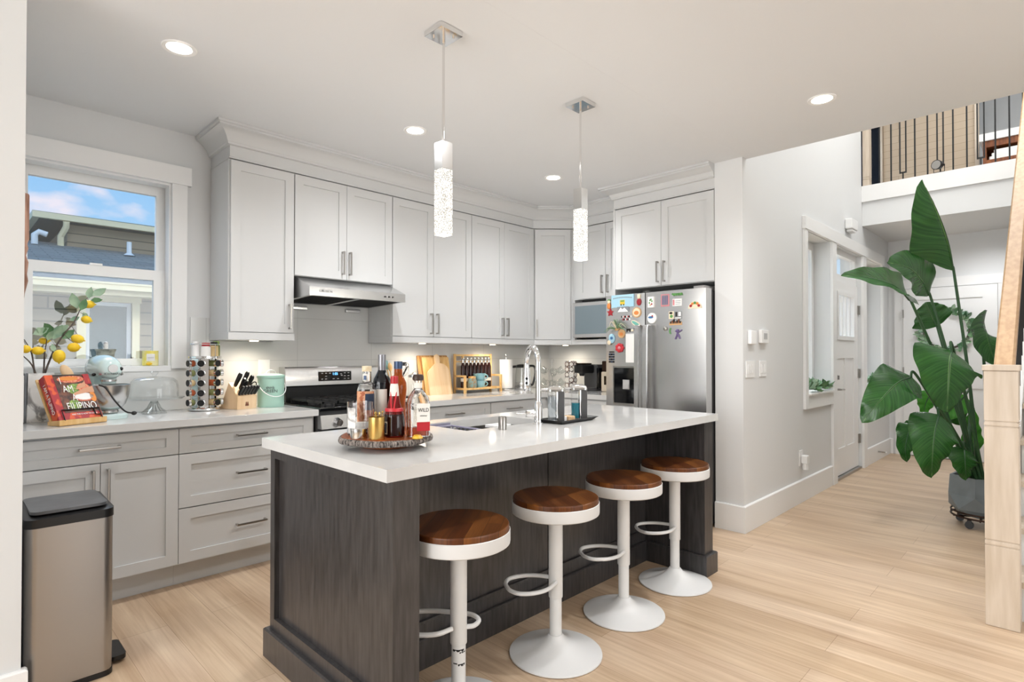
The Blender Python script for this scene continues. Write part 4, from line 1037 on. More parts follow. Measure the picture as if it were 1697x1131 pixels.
for i, (x, z, L_, ang, dk) in enumerate(((.341, 1.365, .075, .5, 0), (.425, 1.374, .07, 2.2, 1), (.40, 1.335, .06, 1.2, 0), (.425, 1.34, .09, 1.15, 0), (.457, 1.345, .08, .7, 1), (.41, 1.34, .07, 1.9, 1), (.42, 1.319, .05, 4.9, 0), (.574, 1.567, .07, 1.35, 0), (.59, 1.585, .08, .6, 0), (.585, 1.56, .055, .1, 1), (.529, 1.51, .09, 1.9, 0), (.539, 1.50, .07, 1.2, 1), (.537, 1.466, .05, 3.6, 0), (.551, 1.493, .05, 5.3, 0), (.43, 1.36, .09, .8, 0), (.42, 1.36, .08, 2.6, 0))):
    b = B(); leaflet(b, (x, 3.82 + rnd.uniform(-.02, .01), z), (math.cos(ang), rnd.uniform(-.3, .3), math.sin(ang)), (rnd.uniform(-.5, .5), -1, rnd.uniform(-.2, .4)), L_, L_ * .27); b.build('leaf', 'leafD' if dk else 'leafA', t, recalc=False)
# cookbook on its stand
ca = math.radians(22); cu_ = Vector((math.cos(ca), math.sin(ca), 0)); cn = Vector((math.sin(ca), -math.cos(ca), 0))
FB = FR((.412, 3.462, CT), cu_, cn)
tilt = math.radians(31)
TB = FB @ Matrix.Translation((0, 0, .030)) @ Matrix.Rotation(tilt, 4, 'X')    # y = towards the reader, leaning back
t = thing('book_stand', 'bamboo cookbook stand with black wire page guard', 'book stand', (.48, 3.50, CT))
b = B(FB); b.extr([(-.085, .001), (.006, .001), (.010, .006), (.010, .030), (-.02, .027), (-.085, .020)], -.005, .212, 0); b.build('base_ledge', 'bamboo', t)
b = B(TB); b.box((-.004, -.072, .004), (.206, -.060, .262), .004); b.build('back_board', 'bamboo', t)
b = B(TB); b.tube([(.02, .006, -.008), (.02, .006, .05), (.19, .006, .05), (.19, .006, -.008)], .003, 6); b.tube([(.165, .006, .05), (.165, .006, .012), (.19, .006, .012)], .003, 6); b.build('page_guard', 'black', t)
t = thing('cookbook', 'thick red cookbook with food photograph cover on bamboo stand', 'book', TB @ Vector((.1, -.03, .13)))
M['bookred'] = noisy('red_orange_patchwork_cover', '#A8232B', '#D9572A', scale=(1, 1, 1), nscale=22, detail=1, lo=.5, hi=.56, rough=.4)
M['bookdark'] = noisy('food_photo_dark_ground', '#3A2420', '#7A4A35', nscale=55, detail=3, rough=.4)
M['skin'] = mat('printed_skin_tone', '#D29A78', .45)
M['green'] = noisy('printed_salad_green', '#4F7A34', '#A3BB62', nscale=110, rough=.45)
M['tom'] = noisy('printed_tomato_red', '#C43A24', '#EBA07C', nscale=110, rough=.45)
M['orange'] = mat('printed_orange', '#E08B3A', .45)
W_, H_, T_ = .20, .25, .05
b = B(TB); b.box((.003, -T_ + .004, .003), (W_ - .003, -.006, H_ - .003)); b.build('pages', 'paper', t)
b = B(TB); b.box((0, -.004, 0), (W_, 0, H_)); b.box((0, -T_, 0), (W_, -T_ + .0035, H_)); b.box((0, -T_ + .0035, 0), (.0035, -.004, H_)); bc = b.build('cover', 'bookred', t)
b = B(TB); b.box((.035, .0002, .035), (W_, .0008, H_), 0); b.build('cover_photo', 'bookdark', bc)
def disc(c, rx, rz, m, y=.0012, th=.0006):
    b = B(TB); A = [(c[0] + rx * math.cos(a), c[1] + rz * math.sin(a)) for a in [2 * PI * i / 24 for i in range(24)]]
    b.extr(A, y, y + th, 1); return b.build('cover_picture', m, bc)
disc((.11, .222), .062, .020, 'tom'); disc((.10, .226), .045, .012, 'orange', .0019)
disc((.12, .165), .045, .03, 'green'); disc((.155, .172), .03, .025, 'tom', .0019); disc((.09, .075), .028, .03, 'green')
disc((.145, .118), .048, .024, 'tom'); disc((.145, .121), .042, .020, 'paper', .0019)
disc((.185, .118), .014, .03, 'orange', .0019)
for pts in (((.185, .235), (.165, .19), (.12, .165)), ((.199, .16), (.16, .155), (.10, .135))):
    b = B(TB); w0, w1 = .018, .008; P_ = [Vector(p) for p in pts]; ws = [.018, .014, .005]
    L_ = [p + Vector((0, w)) for p, w in zip(P_, ws)]; R_ = [p - Vector((0, w)) for p, w in zip(P_, ws)]
    b.extr([(p.x, p.y) for p in L_] + [(p.x, p.y) for p in R_[::-1]], .0026, .0032, 1); b.build('cover_picture', 'skin', bc)
b = B(TB); b.box((.17, .0034, .19), (.199, .0038, .249)); b.build('cover_picture', 'bookred', bc)
TBu = (TB.to_3x3() @ Vector((1, 0, 0))); TBv = (TB.to_3x3() @ Vector((0, 0, 1)))
def bt(s, sz, x, z, m='paper', sx=.62): text('title', s, sz, TB @ Vector((x, .0042, z)), TBu, TBv, m, bc, sx=sx)
bt('I', .055, .058, .212); bt('AM', .055, .082, .165); bt('A', .055, .098, .115); bt('FILIPINO', .058, .118, .066, sx=.62); bt('AND THIS IS HOW WE COOK', .011, .118, .022, sx=.8)
M['bandk'] = mat('black_cover_band', '#16120F', .45)
b = B(TB); b.box((.036, .0009, .243), (.165, .0012, .2498)); b.build('cover_picture', 'bandk', bc)
sp = TB.to_3x3() @ Vector((0, 1, 0))
text('spine_title', 'I AM A FILIPINO', .030, TB @ Vector((-.0006, -T_ / 2, .125)), -TBv, sp * -1 if False else (TB.to_3x3() @ Vector((0, 1, 0))), 'paper', bc, sx=.78)
# wooden spoon rest head behind the book
t = thing('wooden_spoon', 'pale wooden spoon head poking up behind the red cookbook', 'spoon', (.47, 3.72, CT))
b = B(Matrix.Translation((.475, 3.74, 1.165)) @ Matrix.Rotation(math.radians(-28), 4, 'Y')); b.ball((0, 0, 0), (.024, .010, .048), 16, 10); b.build('bowl', 'paleboard', t)
b = B(); b.tube([(.500, 3.74, 1.125), (.53, 3.75, CT + .006)], .007, 8); b.build('handle', 'paleboard', t)
# stand mixer
MX = FR((.644, 3.735, CT), (.997, .08, 0), (.08, -.997, 0))      # y points to the front
t = thing('stand_mixer', 'pale aqua stand mixer with steel bowl under the window', 'mixer', (.69, 3.74, CT))
b = B(MX); b.extr([], 0, 0) if False else None
pts = [(x, y) for x, y in rrect(-.095, -.235, .095, .10, .085, 7)]
A = [b.v((x, y, 0)) for x, y in pts]; C = [b.v((x, y, .018)) for x, y in pts]; D = [b.v((x * .9, -.07 + (y + .07) * .94, .028)) for x, y in pts]
b.bridge(A, C); b.bridge(C, D); b.face(A); b.face(D); b.build('base', 'mint', t)
b = B(MX)
rings = []
for (z, hx, y0, y1) in ((.027, .055, -.225, -.12), (.07, .045, -.215, -.13), (.14, .043, -.21, -.13), (.20, .05, -.21, -.10), (.225, .05, -.205, -.09)):
    rings.append([b.v((x, y, z)) for x, y in rrect(-hx, y0, hx, y1, .035, 5)])
for p, q in zip(rings, rings[1:]): b.bridge(p, q)
b.face(rings[0]); b.face(rings[-1]); b.build('column', 'mint', t)
b = B(MX); rings = []
for (y, r, zc) in ((-.235, .02, .265), (-.225, .045, .268), (-.19, .062, .272), (-.10, .070, .276), (0, .070, .274), (.06, .064, .268), (.095, .054, .262), (.108, .040, .258), (.112, .015, .257)):
    rings.append([b.v((r * .88 * math.cos(a), y, zc + r * math.sin(a) * (1 if math.sin(a) > 0 else .8))) for a in [2 * PI * i / 26 for i in range(26)]])
for p, q in zip(rings, rings[1:]): b.bridge(p, q)
b.face(rings[0]); b.face(rings[-1]); hd = b.build('motor_head', 'mint', t, smooth=60)
b = B(MX); b.cyl((0, .04, .222), (0, .04, .190), .036, .032, 24); b.build('beater_socket', 'mint', t)
b = B(MX); b.cyl((0, .04, .212), (0, .04, .202), .0375, .0375, 24); b.build('trim_band', 'steel', t)
b = B(MX); b.cyl((0, .104, .272), (0, .118, .272), .022, .022, 24); hub = b.build('hub_cap', 'steel_d', hd)
b = B(MX); b.ball((.040, .100, .27), (.010, .010, .010)); b.build('hub_knob', 'black', hd)
for x in (-.062, .063):
    b = B(MX); b.ball((x, .02, .24), (.010, .010, .008)); b.build('speed_lever', 'black', hd)
u_ = MX.to_3x3() @ Vector((1, 0, 0)); v_ = Vector((0, 0, 1))
b = B(MX)
hb = []
for k in range(9):
    a = -1.15 + 2.3 * k / 8; hb.append((.058 * math.sin(a), .052 + .052 * math.cos(a)))
for (p, q) in zip(hb, hb[1:]):
    b.poly([(p[0] * 1.03, p[1] + .006, .238), (q[0] * 1.03, q[1] + .006, .238), (q[0] * 1.03, q[1] + .006, .250), (p[0] * 1.03, p[1] + .006, .250)])
b.build('name_band', 'steel', hd)
text('lettering', 'KitchenAid', .017, MX @ Vector((0, .1135, .244)), u_, v_, 'black', hd)
b = B(MX); b.lathe([(r_ * .93, z_) for r_, z_ in [(0, .030), (.045, .030), (.05, .034), (.05, .045), (.046, .048), (.062, .055), (.085, .080), (.098, .115), (.104, .150), (.107, .182), (.109, .184), (.106, .185), (.1035, .18), (.10, .15), (.094, .115), (.08, .083), (.055, .06), (0, .056)]], (0, .035, 0), 44); b.build('bowl', 'steel', t)
b = B(MX); b.tube(cat([(-.06, .11, .186), (-.04, .145, .17), (.0, .155, .10), (.045, .15, .045), (.085, .14, .03)], 5), .0042, 7); b.ball((.09, .14, .03), (.013, .011, .011)); b.build('power_cord', 'black', t)
# mortar and pestle, candle on the sill
t = thing('mortar', 'grey marble mortar on the window sill behind the mixer', 'mortar', (.69, 4.035, 1.193)); c = (.69, 4.033, 0)
b = B(); b.lathe([(0, 1.193), (.033, 1.193), (.036, 1.21), (.04, 1.225), (.047, 1.28), (.052, 1.287), (.052, 1.294), (.044, 1.294), (.040, 1.28), (.025, 1.24), (0, 1.23)], c, 36); b.build('bowl', 'greymarble', t)
b = B(Matrix.Translation((.69, 4.033, 1.243)) @ Matrix.Rotation(.08, 4, 'X')); b.lathe([(0, 0), (.014, .004), (.016, .015), (.011, .05), (.0125, .08), (.008, .093), (0, .096)], (0, 0, 0), 20); tag(b.build('pestle', 'marble'), 'pale stone pestle standing in the grey mortar', 'pestle')
t = thing('candle', 'yellow jar candle with white label on the window sill', 'candle', (.917, 4.03, 1.193)); c = (.917, 4.03, 0)
M['candleglass'] = noisy('yellow_frosted_glass', '#F3E36A', '#F7F0B8', scale=(1, 1, 1), nscale=16, rough=.25)
b = B(); b.lathe([(0, 1.193), (.040, 1.193), (.043, 1.197), (.043, 1.285), (.040, 1.285), (.040, 1.26), (0, 1.26)], c, 32); b.build('jar', 'candleglass', t)
b = B()
for k in range(8):
    a0, a1 = [math.radians(-100 - 30 + 60 * j / 8 ) for j in (k, k + 1)]
    b.poly([(.917 + .0436 * math.cos(a), 4.03 + .0436 * math.sin(a), z) for a, z in ((a0, 1.222), (a1, 1.222), (a1, 1.266), (a0, 1.266))])
lb = b.build('label', 'paper', t); text('label_print', 'lemon', .013, (.909, 3.985, 1.243), (1, -.15, 0), v_, 'grey', lb)
b = B(); b.ball((.905, 3.993, 1.205), (.02, .008, .01)); b.build('lemon_print', 'lemon', t)
# cake stand and dome
c = (.895, 3.84, 0)
t = thing('cake_stand', 'footed clear glass cake stand beside the mixer', 'cake stand', (.905, 3.84, CT))
b = B(); n = 36; prof = [(.0, .916), (.066, .916), (.068, .921), (.05, .935), (.022, .955), (.016, .975), (.02, .99), (.05, .997), (.148, 1.0), (.156, 1.008), (.154, 1.012), (.146, 1.006), (0, 1.005)]
b.lathe(prof, c, 48)
for k in range(16):
    a = 2 * PI * k / 16; b.tube([(c[0] + .064 * math.cos(a), c[1] + .064 * math.sin(a), .921), (c[0] + .035 * math.cos(a), c[1] + .035 * math.sin(a), .95), (c[0] + .018 * math.cos(a), c[1] + .018 * math.sin(a), .985)], .003, 5)
b.build('plate', 'thin', t)
t = thing('glass_dome', 'clear glass cake dome with round knob on the cake stand', 'dome', (.905, 3.84, 1.008))
b = B(); b.lathe([(.124, 1.0125), (.126, 1.0125), (.124, 1.08), (.117, 1.105), (.098, 1.122), (.05, 1.130), (.012, 1.133), (.010, 1.14), (.02, 1.15), (.022, 1.158), (.015, 1.164), (0, 1.164), (0, 1.16)], c, 48); b.build('dome', 'thin', t)
# spice carousel
c = Vector((1.165, 3.835, 0))
t = thing('spice_carousel', 'chrome revolving spice rack tower left of the knife block', 'spice rack', (c.x, c.y, CT))
b = B(); b.lathe([(0, .917), (.085, .917), (.09, .922), (.09, .932), (.085, .936), (0, .936)], c, 40); b.build('turntable', 'chrome', t)
b = B(); b.lathe([(0, .9155), (.07, .9155), (.07, .917), (0, .917)], c, 30); b.build('rubber_base', 'black', t)
azs = [math.radians(a) for a in (-170, -128, -86, -44, 0, 60, 120)]
M['spiceA'] = mat('ground_spice_red', '#A8522A', .7); M['spiceB'] = mat('dried_herb', '#7E8552', .7); M['spiceC'] = mat('pale_spice', '#CDB486', .7)
b = B()
for a in (-149, -107, -22, 30, 90, 150):
    a = math.radians(a); u = Vector((-math.sin(a), math.cos(a), 0)); r = Vector((math.cos(a), math.sin(a), 0))
    p = c + r * .076
    q = [p - u * .022, p + u * .022]
    w = [b.v((q[0].x, q[0].y, .9365)), b.v((q[1].x, q[1].y, .9365)), b.v((q[1].x, q[1].y, 1.234)), b.v((q[0].x, q[0].y, 1.234))]
    q2 = [x - r * .003 for x in q]; w2 = [b.v((q2[0].x, q2[0].y, .9365)), b.v((q2[1].x, q2[1].y, .9365)), b.v((q2[1].x, q2[1].y, 1.234)), b.v((q2[0].x, q2[0].y, 1.234))]
    b.bridge(w, w2); b.face(w); b.face(w2)
b.lathe([(0, .9365), (.03, .9365), (.03, 1.234), (0, 1.234)], c, 16)
b.build('frame', 'chrome', t)
b = B(); b.lathe([(0, 1.235), (.092, 1.235), (.095, 1.239), (.095, 1.25), (.092, 1.252), (0, 1.252)], c, 40); b.build('top_tray', 'chrome', t)
b = B(); b.tube([(c.x + .09 * math.cos(2 * PI * i / 32), c.y + .09 * math.sin(2 * PI * i / 32), 1.325) for i in range(32)], .0025, 6, closed=True)
for k in range(4):
    a = .4 + k * PI / 2; b.tube([(c.x + .09 * math.cos(a), c.y + .09 * math.sin(a), 1.252), (c.x + .09 * math.cos(a), c.y + .09 * math.sin(a), 1.325)], .002, 6)
b.build('top_rail', 'chrome', t)
cols_ = ['leftmost column', 'second column from left', 'middle column', 'right column']
proto = None
rows_ = ['top row', 'second row', 'third row', 'fourth row', 'bottom row']
for ia, a in enumerate((math.radians(-168), math.radians(-118), math.radians(-62), math.radians(-10))):
    for k in range(5):
        z = 1.207 - k * .060; d = Vector((math.cos(a), math.sin(a), 0)); lab = 'round black-lidded spice jar in the chrome carousel, %s, %s' % (cols_[ia], rows_[k])
        if proto is None or True:
            tj = thing('spice_jar', lab, 'jar', c + d * .05 + Vector((0, 0, z)), 'spice jars in the carousel')
            if proto is None:
                b = B(); b.cyl(c + d * .034 + Vector((0, 0, z)), c + d * .088 + Vector((0, 0, z)), .019, n=20); gl_ = b.build('jar_glass', ['spiceA', 'spiceB', 'spiceC'][k % 3], tj)
                b = B(); p0 = c + d * .0885 + Vector((0, 0, z)); b.cyl(p0, p0 + d * .014, .0215, .0215, 24); ld_ = b.build('lid', 'chrome', tj)
                b = B(); b.cyl(p0 + d * .0142, p0 + d * .0155, .0195, .0195, 24); b.build('lid_label', 'black', tj)
                b = B()
                proto = tj; pa = a
            else:
                for ch in proto.children:
                    k2 = ch.copy(); k2.data = ch.data; COL.objects.link(k2); k2.parent = tj
                    if ch.name.startswith('jar_glass'):
                        k2.data = ch.data.copy(); k2.data.materials[0] = M[['spiceA', 'spiceB', 'spiceC'][(k + 2 * ia) % 3]]
                tj.rotation_euler = (0, 0, a - pa)
for (dx, dy, r, h, lid, bm_, lab) in ((-.062, -.03, .022, .062, 'white', 'white', 'white-topped spice shaker at left on top of the carousel'), (-.012, -.06, .027, .055, 'red', 'paper', 'red-capped white spice jar at front on top of the carousel'), (.038, -.05, .024, .06, 'black', 'spiceC', 'black-capped glass spice jar on top of the carousel'), (.066, .0, .022, .066, 'green', 'spiceB', 'green-capped spice jar at right on top of the carousel')):
    tj = thing('spice_bottle', lab, 'jar', (c.x + dx, c.y + dy, 1.2525)); q = (c.x + dx, c.y + dy, 0)
    b = B(); b.lathe([(0, 1.2525), (r, 1.2525), (r, 1.2525 + h), (r * .8, 1.2575 + h), (0, 1.2575 + h)], q, 24); b.build('body', bm_, tj)
    b = B(); b.lathe([(0, 1.258 + h), (r * .85, 1.258 + h), (r * .85, 1.278 + h), (0, 1.28 + h)], q, 24); b.build('cap', lid, tj)
# knife block
KB = FR((1.315, 3.71, CT), Vector((.131, .035, 0)).normalized(), Vector((-.035, .131, 0)).normalized())     # y goes back
t = thing('knife_block', 'pale wooden knife block filled with black-handled knives', 'knife block', (1.37, 3.75, CT))
b = B(KB); b.extr([(0, 0), (-.004, .085), (.012, .098), (.085, .168), (.175, .0)], 0, .135, 0); b.build('block', 'paleboard', t)
b = B(KB)
for x in (.062, .073):
    b.box((x - .004, -.0035, .022), (x + .004, -.001, .040)); b.ball((x, -.0025, .043), (.0035, .0015, .0035), 8, 6)
    b.box((x - .006, -.0035, .020), (x - .002, -.001, .030)); b.box((x + .002, -.0035, .020), (x + .006, -.001, .030))
M['emb'] = mat('burnt_emblem', '#7A4A36', .6)
b.build('twin_figures_emblem', 'emb', t)
dirn = Vector((0, -.60, .80)).normalized()
def knife(u, y, z, L_, w, lab, d=dirn):
    k = thing('knife', lab, 'knife', KB @ Vector((u, y, z)), 'knives in the pale block')
    b = B(KB); p = Vector((u, y, z)); q = p + d * L_; s = Vector((1, 0, 0)); n_ = d.cross(s)
    rg = []
    for (f_, a, c_) in ((0, .0045, w * .42), (.1, .0065, w * .55), (.5, .0075, w * .62), (.85, .0075, w * .7), (1, .005, w * .5)):
        m_ = p + d * L_ * f_; rg.append([b.v(m_ + s * a * i + n_ * c_ * j) for i, j in ((-1, -1), (1, -1), (1, 1), (-1, 1))])
    for A, C in zip(rg, rg[1:]): b.bridge(A, C)
    b.face(rg[0]); b.face(rg[-1]); b.build('handle', 'black', k)
    b = B(KB)
    for f_ in (.3, .55, .8): m_ = p + d * L_ * f_; b.cyl(m_ - s * .0082, m_ + s * .0082, .0022, n=8)
    b.build('rivets', 'steel', k) if False else b.bm.free()
    b = B(KB); b.box((u - .0045, y - .0, z - .004), (u + .0045, y + .003, z + .002)); e = q + d * .004
    b.cyl(q - d * .001, e, .0075, .006, 10); b.build('end_cap', 'steel', k)
for i in range(6):
    knife(.014 + i * .0212, -.002 + .002, .092, .052, .011, 'black steak knife in the front row of the block, %s from left' % ['first', 'second', 'third', 'fourth', 'fifth', 'last'][i], Vector((0, -.25, -.0)) .normalized() if False else Vector((0, -.55, -.62)).normalized()) if False else knife(.014 + i * .0212, .002, .092, .064, .012, 'black steak knife in the front row of the block, %s from left' % ['first', 'second', 'third', 'fourth', 'fifth', 'last'][i], Vector((.16, -.50, .85)).normalized())
for (u, y, z, L_, lab) in ((.018, .05, .145, .105, 'large black knife at the left back of the block'), (.040, .03, .125, .085, 'silver-tipped knife beside the leftmost large knife in the block'), (.055, .026, .120, .075, 'middle knife of the group at left of the block'), (.076, .06, .155, .10, 'tall black knife standing in the centre of the block'), (.105, .045, .142, .085, 'black knife at the right side of the block')):
    knife(u, y, z, L_, .018, lab)
t = thing('kitchen_shears', 'black-handled kitchen shears at the right end of the knife block', 'scissors', KB @ Vector((.125, .04, .12)))
b = B(KB); cc = Vector((.128, .018, .145)); 
b.tube([(cc.x + .020 * math.cos(a), cc.y - .01 * math.sin(a), cc.z + .024 * math.sin(a)) for a in [2 * PI * i / 18 for i in range(18)]], .004, 6, closed=True); b.tube([(.122, .022, .122), (.118, .05, .10)], .005, 6); b.build('handle', 'black', t)
# compost bin
c = (1.558, 3.79, 0)
t = thing('compost_bin', 'mint green compost bin with lid and wire carry handle', 'bin', (1.558, 3.79, CT))
b = B(); b.lathe([(0, CT), (.080, CT), (.082, CT + .003), (.083, 1.105), (0, 1.105)], c, 40); b.build('bin_body', 'tealp', t)
b = B(); b.lathe([(0, 1.1055), (.086, 1.1055), (.088, 1.109), (.087, 1.124), (.06, 1.132), (0, 1.134)], c, 40); lid_ = b.build('lid', 'tealp', t)
b = B(); b.tube(cat([(1.525, 3.79, 1.132), (1.535, 3.79, 1.15), (1.558, 3.79, 1.158), (1.58, 3.79, 1.15), (1.59, 3.79, 1.132)], 4), .0035, 7); b.build('lid_handle', 'white', lid_)
b = B(); pts = [(c[0] + .089 * math.cos(a), c[1] - .089 * abs(math.sin(a)) ** .8 * 1.02, 1.07 - .085 * math.sin(a)) for a in [PI * i / 20 for i in range(21)]]; b.tube(pts, .0028, 7); b.build('wire_handle', 'white', t)
dv = Vector((-.42, -.91, 0)).normalized(); uu = Vector((.91, -.42, 0))
for (s_, z, sz) in (('think', 1.045, .026), ('GREEN', 1.022, .028)):
    text('lettering', s_, sz, Vector(c) + dv * .0845 + Vector((0, 0, z)), uu, v_, 'charcoal', t)
plate_t = thing('outlet', 'white wall outlet above the compost bin', 'outlet', (1.593, 3.988, 1.168))
b = B(); b.box((1.55, 3.984, 1.11), (1.63, 3.9895, 1.225), .002); b.build('cover_plate', 'white', plate_t)
for z in (1.148, 1.188):
    b = B(); b.box((1.575, 3.982, z - .014), (1.605, 3.9835, z + .014)); b.build('socket', 'paper', plate_t)

# hanging wooden piece by the window
t = thing('wooden_wall_carving', 'brown carved wooden piece hanging on the left wall beside the window', 'wall hanging', (.235, 3.2, 1.7))
b = B(); b.lathe([(0, 1.955), (.026, 1.955), (.028, 1.95), (.028, 1.76), (.022, 1.74), (.026, 1.72), (.018, 1.69), (.027, 1.66), (.022, 1.61), (.026, 1.58), (.016, 1.53), (.010, 1.47), (0, 1.46)], (.2445, 3.2, 0), 18); b.build('carving', 'brown', t)

# ================================================================== ON THE RIGHT WORKTOP
t = thing('utensil_crock', 'pale utensil crock beside the range behind the liquor bottles', 'crock', (2.565, 3.86, CT)); c = (2.565, 3.86, 0)
b = B(); b.lathe([(0, CT), (.055, CT), (.06, .93), (.062, 1.06), (.057, 1.06), (.055, .95), (0, .945)], c, 32); b.build('crock', 'white', t)
def utensil(name, lab, tip, head, hm, sm='stem'):
    k = thing(name, lab, 'utensil', (2.565, 3.86, .96), 'utensils in the crock'); tip = Vector(tip)
    base = Vector((2.565, 3.86, .96)) + (Vector((tip.x, tip.y, .96)) - Vector((2.565, 3.86, .96))) * .15
    b = B(); b.tube([base, tip], .005, 8); b.build('handle', sm, k); d = (tip - base).normalized()
    b = B()
    if name == 'turner':
        b.M = FR(tip + d * .02, (.7019, -.7123, 0), (.7123, .7019, 0)); b.box((-.05, -.004, 0), (.05, .004, .03), .004)
    elif head == 'paddle':
        b.M = Matrix.Translation(tip) @ d.to_track_quat('Z', 'Y').to_matrix().to_4x4(); b.box((-.03, -.003, 0), (.03, .003, .075), .008)
    elif head == 'spoon':
        b.M = Matrix.Translation(tip) @ d.to_track_quat('Z', 'Y').to_matrix().to_4x4(); b.ball((0, 0, .03), (.026, .008, .036))
    elif head == 'whisk':
        b.M = Matrix.Translation(tip) @ d.to_track_quat('Z', 'Y').to_matrix().to_4x4()
        for i in range(5):
            a = PI * i / 5; b.tube([(.026 * math.sin(PI * j / 10) * math.cos(a) * s_, .026 * math.sin(PI * j / 10) * math.sin(a) * s_, .10 * j / 10) for s_ in (1, -1) for j in (range(11) if s_ == 1 else range(10, -1, -1))], .0014, 5)
    elif head == 'ring':
        b.M = Matrix.Translation(tip); b.tube([(.016 * math.cos(2 * PI * i / 16), 0, .016 + .016 * math.sin(2 * PI * i / 16)) for i in range(16)], .003, 6, closed=True)
    b.build('head', hm, k)
utensil('ladle', 'black ladle leaning left in the utensil crock', (2.50, 3.92, 1.16), 'spoon', 'black', 'black')
utensil('spatula', 'pale teal spatula in the utensil crock', (2.538, 3.91, 1.14), 'paddle', 'tealmug', 'bamboo')
utensil('wooden_spoon', 'wooden spoon between the teal spatula and black turner in crock', (2.555, 3.89, 1.13), 'spoon', 'bamboo', 'bamboo')
utensil('turner', 'black slotted turner at the top of the utensil crock', (2.61, 3.84, 1.15), 'paddle', 'black', 'black')
utensil('whisk', 'steel balloon whisk leaning right in the utensil crock', (2.625, 3.82, 1.08), 'whisk', 'steel', 'steel')
utensil('tongs', 'steel tongs with loop end leaning right in the crock', (2.65, 3.80, 1.16), 'ring', 'steel', 'black')
t = thing('glass_jar', 'small clear jar with steel clamp lid right of the utensil crock', 'jar', (2.70, 3.78, CT))
b = B(); b.lathe([(0, CT), (.05, CT), (.052, 1.06), (.045, 1.075), (0, 1.075)], (2.72, 3.80, 0), 28); b.build('body', 'thin', t)
b = B(); b.lathe([(0, 1.0755), (.05, 1.0755), (.05, 1.095), (.02, 1.105), (.012, 1.115), (0, 1.118)], (2.72, 3.80, 0), 28); b.build('lid', 'steel', t)
# cutting boards leaning on the tiles
def lean(x, y, ang): return Matrix.Translation((x, y, CT)) @ Matrix.Rotation(ang, 4, 'X')
tag((lambda b: (b.box((0, 0, 0), (.33, .018, .345), .008), b.build('cutting_board', 'acacia'))[1])(B(lean(2.875, 3.905, -.20))), 'large striped wood cutting board leaning at back against the tiles', 'cutting board')
bb = B(lean(2.90, 3.872, -.20)); bb.box((0, 0, 0), (.29, .015, .330), .006); tag(bb.build('cutting_board', 'bamboo'), 'bamboo cutting board between the large striped board and pale paddle', 'cutting board')
bb = B(lean(2.922, 3.842, -.20))
o_ = [(0, 0), (.225, 0), (.232, .20)]
o_ += [(.232 - .092 * (1 - math.cos(a)) ** .9, .20 + .075 * math.sin(a)) for a in [PI / 2 * i / 6 for i in range(1, 7)]]
o_ += [(.140, .335), (.132, .35), (.116, .355), (.100, .35), (.092, .335)]
o_ += [(.092 - (.092) * (1 - math.sin(PI / 2 - PI / 2 * i / 6)) , .275 - .075 * (1 - math.cos(PI / 2 * i / 6))) for i in range(0, 7)]
bb.extr(o_, 0, .016, 1); t_ = bb.build('paddle_board', 'paleboard'); tag(t_, 'pale paddle-shaped cutting board with handle leaning at the front', 'cutting board')
# bamboo spice shelf
t = thing('bamboo_shelf', 'bamboo two-tier spice shelf under the wall cabinets', 'shelf', (3.5, 3.87, CT))
X0, X1, Y0, Y1 = 3.265, 3.705, 3.79, 3.95
b = B()
for x in (X0, X1):
    b.box((x - .009, Y1 - .018, CT), (x + .009, Y1, 1.265)); b.box((x - .009, Y0, CT), (x + .009, Y0 + .018, 1.075)); b.box((x - .009, Y0 + .018, 1.058), (x + .009, Y1 - .018, 1.075)); b.box((x - .009, Y0 + .018, .945), (x + .009, Y1 - .018, .962))
b.box((X0 + .009, Y1 - .018, 1.245), (X1 - .009, Y1, 1.262)); b.box((X0 + .009, Y1 - .018, 1.19), (X1 - .009, Y1 - .008, 1.20))
b.box((X0 + .085, Y1 - .018, .97), (X0 + .10, Y1, 1.245))
b.box((X0 + .009, Y0, .945), (X1 - .009, Y0 + .012, .962)); b.build('frame', 'bamboo', t)
b = B(); b.box((X0 + .010, Y0 + .013, .95), (X1 - .010, Y1 - .001, .9575)); b.build('shelf_board', 'bamboo', t)
nth = ['first', 'second', 'third', 'fourth', 'fifth', 'sixth', 'seventh', 'last']
pb = None
M['labelw'] = mat('white_bottle_label', '#E9E6DF', .6)
for i in range(8):
    x = 3.335 + i * .046; lab = 'slim dark spice bottle with white cap on bamboo shelf, %s from left' % nth[i]
    tb = thing('spice_bottle', lab, 'bottle', (x, 3.91, .958), 'dark spice bottles on the bamboo shelf')
    if pb is None:
        pb = tb
        b = B(); b.lathe([(0, .958), (.019, .958), (.020, .962), (.020, 1.15), (.014, 1.17), (.010, 1.185), (0, 1.185)], (x, 3.91, 0), 20); b.build('bottle_body', 'liq_dark', tb)
        b = B(); b.lathe([(0, 1.1855), (.013, 1.1855), (.013, 1.222), (.010, 1.228), (0, 1.228)], (x, 3.91, 0), 18); b.build('cap', 'silver', tb)
        b = B(); b.lathe([(.0203, 1.015), (.0206, 1.015), (.0206, 1.045), (.0203, 1.045)], (x, 3.91, 0), 20); b.build('label', 'labelw', tb)
    else:
        for ch in pb.children:
            k = ch.copy(); COL.objects.link(k); k.parent = tb
